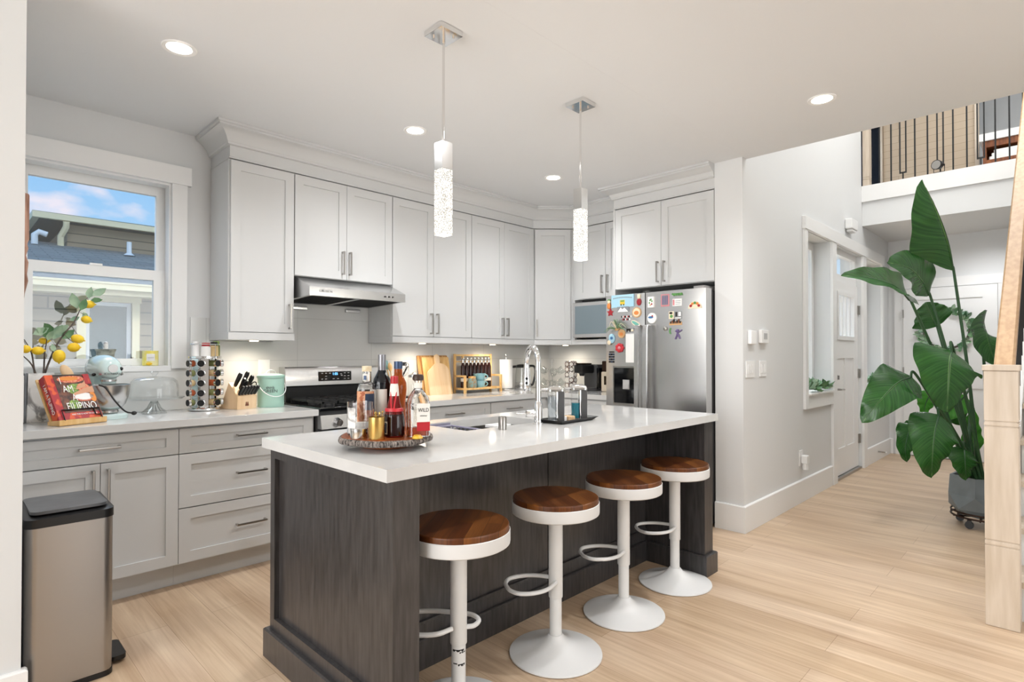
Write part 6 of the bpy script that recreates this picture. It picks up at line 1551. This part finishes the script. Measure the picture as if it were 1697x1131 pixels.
y, z = 2.419, 1.592; m_ = magnet('round_magnet', 'large round orange plate magnet at right of left door', y, z); F = MF(y, z); mdisc(m_, 'rim', F, 0, 0, .04, .041, .005, 'print_tan'); mdisc(m_, 'face', F, 0, 0, .032, .033, .007, 'print_cream', .0052); mdisc(m_, 'flower', F, 0, -.004, .022, .016, .008, 'print_orange', .0072)
y, z = 2.512, 1.552; m_ = magnet('word_magnet', 'two-line white and red lettering magnet in the middle of left door', y, z); F = MF(y, z)
for r_ in range(2):
    for i in range(8):
        if r_ == 1 and i in (0, 7): continue
        mbox(m_, 'letter', F @ Matrix.Translation((-.042 + i * .012, 0, .011 - r_ * .022)), -.0045, .0045, -.007, .007, .004, ['bandk', 'paper', 'print_crimson'][(i + r_) % 3])
y, z = 2.427, 1.505; m_ = magnet('oval_magnet', 'tilted teal surfboard magnet above the white notepad', y, z); F = MF(y, z, .5); mdisc(m_, 'board', F, 0, 0, .045, .018, .005, 'print_cream'); mdisc(m_, 'board_stripe', F, 0, 0, .038, .012, .006, 'print_teal', .0052)
y, z = 2.600, 1.47; m_ = magnet('air_plant_magnet', 'spiky air plant magnet with curling leaves on left door', y, z); F = MF(y, z); rnd = random.Random(8)
mdisc(m_, 'base', F, 0, 0, .022, .018, .012, 'print_tan')
for i in range(22):
    a = rnd.uniform(-.3, PI + .3); L_ = rnd.uniform(.06, .10); x, zz = .01 * math.cos(a), .008 * math.sin(a)
    b = B(F); o = rnd.uniform(.01, .04); c = cat([(x, .012, zz), (x + L_ * .5 * math.cos(a), .012 + o, zz + L_ * .62 * math.sin(a) + .012), (x + L_ * math.cos(a) * 1.05, .012 + o * .9, zz + L_ * .55 * math.sin(a) - .02)], 4); n = len(c); b.tube(c, [.004 - .0033 * j / n for j in range(n)], 5); b.build('leaf', ['leafA', 'leafD', 'print_cream'][i % 5 // 2], m_)
y, z = 2.555, 1.428; m_ = magnet('round_magnet', 'round wooden disc magnet beside the air plant', y, z); F = MF(y, z); mdisc(m_, 'disc', F, 0, 0, .032, .035, .008, 'print_tan'); mdisc(m_, 'print', F, 0, -.004, .018, .014, .009, 'print_orange', .0082)
y, z = 2.461, 1.456; m_ = magnet('animal_magnet', 'black cow silhouette magnet just above the notepad, left one', 2.49, z); F = MF(2.49, z); mbox(m_, 'body', F, -.020, .016, -.006, .010, .005, 'bandk', 0, .002); mbox(m_, 'leg', F, -.018, -.012, -.016, -.006, .005, 'bandk'); mbox(m_, 'leg', F, .008, .014, -.016, -.006, .005, 'bandk')
m_ = magnet('animal_magnet', 'black cow silhouette magnet beside the freezer handle top', 2.425, z + .004); F = MF(2.425, z + .004); mbox(m_, 'body', F, -.020, .016, -.006, .010, .005, 'bandk', 0, .002); mbox(m_, 'leg', F, -.018, -.012, -.016, -.006, .005, 'bandk'); mbox(m_, 'leg', F, .008, .014, -.016, -.006, .005, 'bandk')
m_ = magnet('animal_magnet', 'small pale animal magnet between the two black cow magnets', 2.457, z - .004); F = MF(2.457, z - .004); b = B(F); b.ball((0, .004, 0), (.012, .004, .009), 12, 8); b.build('body', 'print_cream', m_)
y, z = 2.652, 1.386; m_ = magnet('egg_magnet', 'pale blue egg-shaped magnet with cream charm at left edge of door', y, z); F = MF(y, z); b = B(F); b.ball((0, .006, .004), (.030, .008, .040), 18, 10); b.build('egg', 'sky_blue_print', m_); b = B(F); b.ball((-.022, .012, -.028), (.018, .005, .020), 14, 8); b.build('charm', 'print_cream', m_); b = B(F); b.ball((.004, .014, .008), (.014, .002, .012), 12, 8); b.build('picture', 'print_blue', m_)
y, z = 2.574, 1.314; m_ = magnet('flower_magnet', 'bright red flower magnet on left door', y, z); F = MF(y, z)
for i in range(7):
    a = 2 * PI * i / 7; b = B(F); b.ball((.026 * math.cos(a), .006, .024 * math.sin(a)), (.016, .006, .015), 12, 8); b.build('petal', 'pinkred', m_)
b = B(F); b.ball((0, .010, 0), (.014, .006, .013), 12, 8); b.build('center', 'print_pink', m_)
y, z = 2.655, 1.24; m_ = magnet('keypad_magnet', 'black patterned grid magnet low at left edge of left door', y, z); F = MF(y, z); mbox(m_, 'header', F, -.024, .024, .036, .046, .004, 'bandk')
for i in range(3):
    for j in range(4): mbox(m_, 'key', F, -.027 + i * .019, -.012 + i * .019, -.046 + j * .02, -.031 + j * .02, .004, 'navyl' if (i + j) % 2 else 'bandk')
y, z = 2.469, 1.312; t = thing('notepad', 'blank white notepad hanging on the left refrigerator door', 'notepad', (3.85, y, z)); F = MF(y, z); mbox(t, 'sheets', F, -.046, .046, -.115, .108, .008, 'paper'); mbox(t, 'top_strip', F, -.046, .046, .109, .114, .0085, 'white')
y, z = 2.288, 1.664; m_ = magnet('block_magnet', 'thick white tile magnet with floral picture on right door', y, z); F = MF(y, z); mbox(m_, 'tile', F, -.026, .026, -.042, .042, .018, 'paper', 0, .002)
for (x, zz, c_) in ((-.004, .014, 'print_green'), (.004, .02, 'print_green'), (-.010, -.006, 'print_green'), (.010, -.016, 'print_crimson'), (-.002, -.022, 'print_tan'), (.012, .006, 'print_green')): mdisc(m_, 'flower_print', F, x, zz, .006, .008, .0187, c_, .0182, 12)
y, z = 2.283, 1.541; m_ = magnet('round_magnet', 'round white badge magnet with blue and pink picture on right door', y, z); F = MF(y, z); mdisc(m_, 'badge', F, 0, 0, .038, .040, .010, 'paper', n=30); mdisc(m_, 'blue_print', F, -.008, .006, .022, .009, .011, 'print_blue', .0102); mdisc(m_, 'pink_print', F, .006, .016, .007, .006, .0116, 'print_crimson', .0112)
y, z = 2.169, 1.670; m_ = magnet('frame_magnet', 'pink framed upright card magnet near the top of right door', y, z); F = MF(y, z); mbox(m_, 'frame', F, -.034, .034, -.046, .046, .004, 'print_pink'); mbox(m_, 'card', F, -.026, .026, -.036, .038, .0052, 'print_grey', .0042)
for i in range(4): mbox(m_, 'print_line', F, -.022 + i * .013, -.016 + i * .013, -.03, .032, .0058, 'print_purple', .0053)
y, z = 2.068, 1.708; m_ = magnet('word_magnet', 'green cursive-style lettering magnet along the top of right door', y, z); F = MF(y, z)
b = B(F); pts = [(-.042 + .0035 * i, .004, .008 * math.sin(i * 1.25)) for i in range(25)]; b.tube(cat(pts, 3), .0042, 6); b.build('lettering', 'print_green', m_)
y, z = 2.07, 1.650; m_ = magnet('card_magnet', 'pale card magnet with red corner below the green lettering', y, z); F = MF(y, z); mbox(m_, 'card', F, -.037, .037, -.028, .026, .003, 'paper'); mbox(m_, 'red_print', F, -.034, -.02, -.022, .02, .0037, 'print_pink', .0031)
for i in range(3): mbox(m_, 'print_line', F, -.014, .030, .008 - i * .012, .011 - i * .012, .0036, 'print_grey', .0031)
y, z = 1.932, 1.616; m_ = magnet('fan_magnet', 'half-round fan-shaped painted magnet at right of right door', y, z); F = MF(y, z); b = B(F); b.extr([(.052 * math.cos(PI * i / 16), .052 * math.sin(PI * i / 16) - .02) for i in range(17)], 0, .005, 1); b.build('fan', 'print_cream', m_)
for i, c_ in enumerate(('print_crimson', 'print_orange', 'print_green', 'print_orange', 'print_crimson')): a = .4 + i * .58; mdisc(m_, 'fan_print', F, .034 * math.cos(a), .034 * math.sin(a) - .014, .011, .010, .006, c_, .0052, 14)
y, z = 2.117, 1.555; m_ = magnet('photo_magnet', 'small green and white picture magnet at left of the middle cluster', y, z); F = MF(y, z); mbox(m_, 'picture', F, -.020, .020, -.028, .028, .004, 'print_cream'); mdisc(m_, 'dark_print', F, -.002, .016, .014, .008, .0052, 'bandk', .0042); mdisc(m_, 'green_print', F, .002, -.008, .012, .012, .0052, 'print_green', .0042)
y, z = 2.062, 1.552; m_ = magnet('photo_magnet', 'grey photo strip magnet at right of the middle cluster', y, z); F = MF(y, z); mbox(m_, 'picture', F, -.028, .028, -.028, .028, .004, 'print_grey'); mbox(m_, 'dark_print', F, -.02, -.006, -.008, .024, .0052, 'bandk', .0042); mbox(m_, 'pale_print', F, .004, .024, -.006, .024, .0052, 'paper', .0042); mbox(m_, 'print_line', F, -.024, .024, -.024, -.016, .0052, 'paper', .0042)
y, z = 2.083, 1.496; m_ = magnet('photo_magnet', 'wide brown and black skyline magnet at bottom of the middle cluster', y, z); F = MF(y, z); mbox(m_, 'picture', F, -.05, .05, -.016, .006, .004, 'print_tan')
for i in range(7): mbox(m_, 'tower', F, -.044 + i * .013, -.034 + i * .013, -.004, .012 + .008 * (i % 3), .0052, 'print_brown' if i % 2 else 'bandk', .0042)
y, z = 2.167, 1.456; m_ = magnet('stone_magnet', 'small silver round magnet left of the dark figure magnet', y, z); b = B(MF(y, z)); b.ball((0, .006, 0), (.017, .008, .016), 14, 8); b.build('stone', 'nickel', m_)
y, z = 2.122, 1.437; m_ = magnet('leaf_magnet', 'tiny dark green crescent magnet beside the dark figure magnet', y, z); F = MF(y, z); b = B(F); b.tube([(.008 * math.cos(a) , .004, .020 * math.sin(a)) for a in [PI / 2 + PI * i / 8 for i in range(9)]], .0045, 6); b.build('crescent', 'print_green', m_)
y, z = 2.066, 1.412; m_ = magnet('figure_magnet', 'dark blue and brown dancing figure magnet lowest on right door', y, z); F = MF(y, z)
b = B(F); b.tube([(-.018, .005, -.036), (-.006, .005, -.012), (.0, .005, .012)], .006, 7); b.tube([(.018, .005, -.034), (.010, .005, -.012), (.0, .005, .004)], .006, 7); b.tube([(.0, .005, .012), (.02, .005, .020), (.034, .005, .032)], .004, 7); b.tube([(.0, .005, .012), (-.018, .005, .024)], .004, 7); b.ball((-.002, .006, .026), (.012, .006, .012), 12, 8); b.build('figure', 'print_purple', m_)
b = B(); b.lathe([(0, 1.7625), (.030, 1.7625), (.032, 1.767), (.032, 1.80), (0, 1.80)], (4.02, 2.43, 0), 22); o = b.build('glass_jar', 'thin2'); tag(o, 'small glass jar standing on top of the refrigerator', 'jar')
for v_ in o.data.vertices: v_.co.z -= .026

# ================================================================== BIRD OF PARADISE IN ITS POT
PC = Vector((5.385, .458, 0))
t = thing('plant_caddy', 'round dark bronze plant caddy on casters under the grey pot', 'plant stand', (PC.x, PC.y, 0))
b = B(); b.tube([(PC.x + .188 * math.cos(2 * PI * i / 40), PC.y + .188 * math.sin(2 * PI * i / 40), .078) for i in range(40)], .007, 8, closed=True); b.tube([(PC.x + .188 * math.cos(2 * PI * i / 40), PC.y + .188 * math.sin(2 * PI * i / 40), .108) for i in range(40)], .006, 8, closed=True)
for k in range(3):
    a = PI * k / 3; u = Vector((math.cos(a), math.sin(a), 0)) * .188; b.tube([PC - u + Vector((0, 0, .07)), PC + u + Vector((0, 0, .07))], .006, 6)
for k in range(8):
    a = 2 * PI * k / 8; u = Vector((math.cos(a), math.sin(a), 0)) * .188; b.tube([PC + u + Vector((0, 0, .078)), PC + u + Vector((0, 0, .108))], .004, 6)
b.build('ring_frame', 'copper', t)
for k in range(4):
    a = math.radians(225 + 20 + 90 * k); u = Vector((math.cos(a), math.sin(a), 0)) * .155; p = PC + u
    b = B(); b.cyl((p.x - .012, p.y, .027), (p.x + .012, p.y, .027), .026, n=18); b.box((p.x - .018, p.y - .012, .03), (p.x + .018, p.y + .012, .062)); b.build('caster', 'black', t)
t = thing('plant_pot', 'large faceted charcoal plant pot with geometric sides', 'plant pot', (PC.x, PC.y, .08))
b = B(); ph = math.radians(225 + 8)
def hexa(r, z, off=0): return [b.v((PC.x + r * math.cos(ph + off + PI / 3 * k), PC.y + r * math.sin(ph + off + PI / 3 * k), z)) for k in range(6)]
top = hexa(.20, .37); m1 = hexa(.210, .235); m2 = hexa(.207, .135, PI / 6); bo = hexa(.135, .079, 0); inn = hexa(.183, .37); ind = hexa(.176, .335)
b.bridge(top, m1)
for k in range(6):
    b.face([m1[k], m1[(k + 1) % 6], m2[k]]); b.face([m2[k], m1[(k + 1) % 6], m2[(k + 1) % 6]]); b.face([m2[k], m2[(k + 1) % 6], bo[(k + 1) % 6]]); b.face([m2[k], bo[(k + 1) % 6], bo[k]])
b.face(bo); b.bridge(top, inn); b.bridge(inn, ind); b.face(ind); b.build('pot', 'terr', t, smooth=0)
b = B(); b.prism([(PC.x + .172 * math.cos(ph + PI / 3 * k), PC.y + .172 * math.sin(ph + PI / 3 * k)) for k in range(6)], .3355, .348); b.build('soil', 'soil', t); rnd = random.Random(2)
M['redchip'] = mat('red_mulch_chip', '#8E1F22', .7); M['whitechip'] = mat('white_mulch_chip', '#D8D2CA', .7)
b = B(); b.mi = 0
for i in range(160):
    a, r = rnd.uniform(0, 2 * PI), .145 * math.sqrt(rnd.random()); p = Vector((PC.x + r * math.cos(a), PC.y + r * math.sin(a), .350)); b.mi = i % 4 == 0
    d = Vector((rnd.uniform(-1, 1), rnd.uniform(-1, 1), rnd.uniform(0, .3))).normalized() * .016; w = Vector((-d.y, d.x, .002)) * .4; b.poly([p - d - w, p + d - w, p + d + w + Vector((0, 0, .006)), p - d + w])
o = b.build('mulch', ['redchip', 'whitechip'], t, recalc=False); o['kind'] = 'stuff'; 
# leaf material: veins run from the midrib, laid out in the leaf's own UVs
def leafmat(name, c1, c2, rib):
    m = bpy.data.materials.new(name); m.use_nodes = True; tr = m.node_tree; p = tr.nodes['Principled BSDF']
    uv = tr.nodes.new('ShaderNodeUVMap'); uv.uv_map = 'UVMap'; mp_ = tr.nodes.new('ShaderNodeMapping'); mp_.inputs['Scale'].default_value = (1, 24, 1)
    sp = tr.nodes.new('ShaderNodeSeparateXYZ'); ad = tr.nodes.new('ShaderNodeMath'); ad.operation = 'MULTIPLY_ADD'; ad.inputs[1].default_value = -.22
    wv = tr.nodes.new('ShaderNodeTexNoise'); cb = tr.nodes.new('ShaderNodeCombineXYZ'); rp = tr.nodes.new('ShaderNodeValToRGB')
    tr.links.new(uv.outputs[0], sp.inputs[0])
    ab = tr.nodes.new('ShaderNodeMath'); ab.operation = 'ABSOLUTE'; tr.links.new(sp.outputs[0], ab.inputs[0])
    tr.links.new(ab.outputs[0], ad.inputs[0]); tr.links.new(sp.outputs[1], ad.inputs[2])
    ms = tr.nodes.new('ShaderNodeMath'); ms.operation = 'MULTIPLY'; ms.inputs[1].default_value = 42; tr.links.new(ad.outputs[0], ms.inputs[0])
    tr.links.new(ms.outputs[0], cb.inputs[1]); ax = tr.nodes.new('ShaderNodeMath'); ax.operation = 'MULTIPLY'; ax.inputs[1].default_value = .6; tr.links.new(sp.outputs[0], ax.inputs[0]); tr.links.new(ax.outputs[0], cb.inputs[0])
    tr.links.new(cb.outputs[0], wv.inputs[0]); wv.inputs['Scale'].default_value = 1; wv.inputs['Detail'].default_value = 2
    tr.links.new(wv.outputs[0], rp.inputs[0]); rp.color_ramp.elements[0].position = .34; rp.color_ramp.elements[0].color = (*lin(c1), 1); rp.color_ramp.elements[1].position = .68; rp.color_ramp.elements[1].color = (*lin(c2), 1)
    bp = tr.nodes.new('ShaderNodeBump'); bp.inputs['Strength'].default_value = .35; bp.inputs['Distance'].default_value = .004; tr.links.new(wv.outputs[0], bp.inputs['Height']); tr.links.new(bp.outputs[0], p.inputs['Normal'])
    gt = tr.nodes.new('ShaderNodeMath'); gt.operation = 'LESS_THAN'; gt.inputs[1].default_value = .035; tr.links.new(ab.outputs[0], gt.inputs[0])
    mx = tr.nodes.new('ShaderNodeMix'); mx.data_type = 'RGBA'; tr.links.new(gt.outputs[0], mx.inputs[0]); tr.links.new(rp.outputs[0], mx.inputs[6]); mx.inputs[7].default_value = (*lin(rib), 1)
    tr.links.new(mx.outputs[2], p.inputs['Base Color']); p.inputs['Roughness'].default_value = .27
    return m
M['bop'] = leafmat('bird_of_paradise_leaf', '#1C491C', '#34692B', '#86AD68')
M['bop2'] = leafmat('young_bird_of_paradise_leaf', '#3C8A2A', '#5BA63F', '#9CC46E')
M['bopu'] = leafmat('pale_leaf_underside', '#7FA46B', '#93B47D', '#A9C48E')
M['petiole'] = mat('green_leaf_stalk', '#2F5431', .4)
plant = thing('bird_of_paradise_plant', 'tall bird of paradise plant with large paddle leaves in faceted pot', 'plant', (PC.x, PC.y, .35))
def bop(mid, hl, hr, nrm, fold=.25, m='bop', foot=None, droop=0, pk=.22, foldr=None):
    """paddle leaf: midrib through mid, half widths left/right, nrm = way the upper face looks"""
    P_ = cat(mid, 8); n = len(P_) - 1; b = B(); uvs = {}; rows = []; nrm = Vector(nrm).normalized(); K = 7
    for i, p in enumerate(P_):
        s_ = i / n; tg = (P_[min(i + 1, n)] - P_[max(i - 1, 0)]).normalized(); sd = tg.cross(nrm).normalized(); up = sd.cross(tg).normalized()
        f = (min(1, s_ / pk)) ** (.5 if pk < .3 else .72) * (max(0, 1 - max(0, s_ - pk) / (1 - pk))) ** .62 if s_ < 1 else 0
        f = max(f, .03 if i < n else .01); row = []
        for k in range(-K, K + 1):
            a = k / K; w = (hr if a > 0 else hl) * f; rip = .008 * math.sin(s_ * 23 + (3 if a > 0 else 0)) * a * a
            v = b.v(p + sd * w * a + up * ((fold if a < 0 or foldr is None else foldr) * abs(a) * w - droop * a * a * w + rip)); uvs[v] = (a, s_); row.append(v)
        rows.append(row)
    lay = b.bm.loops.layers.uv.new('UVMap')
    for r0, r1 in zip(rows, rows[1:]):
        for k in range(2 * K):
            f = b.face([r0[k], r0[k + 1], r1[k + 1], r1[k]])
    for f in b.bm.faces:
        for l in f.loops: l[lay].uv = uvs[l.vert]
    lf = b.build('leaf', m, plant, smooth=180, recalc=False)
    if foot is not None:
        p0 = Vector(foot); p3 = P_[0]; d = (P_[1] - P_[0]).normalized(); c = cat([p0, p0.lerp(p3, .45) + Vector((0, 0, .03)) + (PC - Vector((p3.x, p3.y, 0))) * .06, p3 - d * .06, p3 + d * .02], 8); k = len(c)
        b = B(); b.tube(c, [.013 - .006 * i / k for i in range(k)], 9); b.build('leaf_stalk', 'petiole', plant)
    b = B(); q_ = [P_[i] for i in range(0, n - 1)]; b.tube(q_, [.006 * (1 - .8 * i / n) for i in range(len(q_))], 6); b.build('midrib', 'petiole', lf)
    return lf
CAMW = Vector((-.71, -.70, .05)); zf = .345
L2P = [(5.14, .735, 1.698), (5.05, .765, 1.80), (4.93, .82, 1.885), (4.78, .925, 1.925)]
def ft(dx, dy): return (PC.x + dx, PC.y + dy, zf)
bop([(5.226, .601, 1.881), (5.133, .620, 2.083), (5.015, .666, 2.289), (4.937, .742, 2.514)], .265, .075, (-.80, -.55, .0), .12, 'bop', ft(.0, .02), .15, .40, -1.6)
bop(L2P, .16, .24, (-.62, -.70, .35), .10, 'bop', ft(-.03, .04), .1, .35)
bop([(4.820, .803, 1.645), (4.575, .836, 1.721), (4.285, .916, 1.759), (3.976, 1.016, 1.761)], .15, .13, (-.25, -.85, .55), .35, 'bop', ft(-.06, .02))
bop([(5.389, .726, 1.475), (5.365, .75, 1.56), (5.345, .77, 1.62), (5.333, .781, 1.665)], .20, .15, (-.70, -.6, .3), .2, 'bop', ft(-.02, .06), .1)
bop([(4.906, .578, 1.286), (4.79, .575, 1.20), (4.76, .580, 1.04), (4.80, .592, .87)], .235, .235, (-.75, -.62, .35), .10, 'bop', ft(-.07, -.01), .22)
bop([(4.836, .795, 1.103), (4.66, .852, 1.060), (4.50, .93, .932), (4.47, 1.02, .79)], .17, .17, (-.62, -.45, .55), .12, 'bop', ft(-.08, .05), .15)
bop([(4.910, .652, .84), (4.767, .657, .72), (4.756, .669, .554), (4.816, .682, .41)], .175, .175, (-.72, -.60, .35), .10, 'bop', ft(-.09, .02), .2)
bop([(5.204, .854, .73), (5.122, .867, .665), (5.05, .873, .557), (5.06, .864, .46)], .09, .09, (-.72, -.55, .3), .1, 'bop', ft(-.05, .08), .2)
bop([(5.164, .541, .59), (5.09, .53, .53), (5.08, .526, .46), (5.11, .526, .37)], .115, .115, (-.73, -.62, .3), .08, 'bop', ft(-.09, .0), .2)
bop([(5.598, .463, 1.475), (5.53, .44, 1.42), (5.51, .42, 1.32), (5.55, .39, 1.18)], .19, .19, (.45, .5, .3), .1, 'bop', ft(.05, -.03), .2)
bop([(5.494, .77, .965), (5.464, .801, .90), (5.455, .812, .85), (5.445, .822, .78)], .085, .085, (-.7, -.6, .3), .1, 'bop2', ft(-.02, .09), .1)
bop([(5.741, .591, .93), (5.69, .640, .87), (5.64, .69, .80), (5.594, .742, .74)], .11, .11, (-.65, -.6, .4), .1, 'bop2', ft(.02, .07))
bop([(5.60, .53, .50), (5.645, .549, .64), (5.66, .545, .74), (5.66, .538, .86)], .085, .085, (-.72, -.65, .2), .15, 'bop2', ft(.07, .02))
bop([(5.384, .813, .755), (5.345, .853, .735), (5.31, .89, .725), (5.276, .924, .72)], .05, .05, (-.5, -.5, .7), .1, 'bop', ft(-.04, .10))
bop([(5.784, .693, .71), (5.81, .66, .76), (5.845, .63, .81), (5.876, .597, .90)], .09, .09, (-.7, -.65, .2), .1, 'bop', ft(.06, .08))
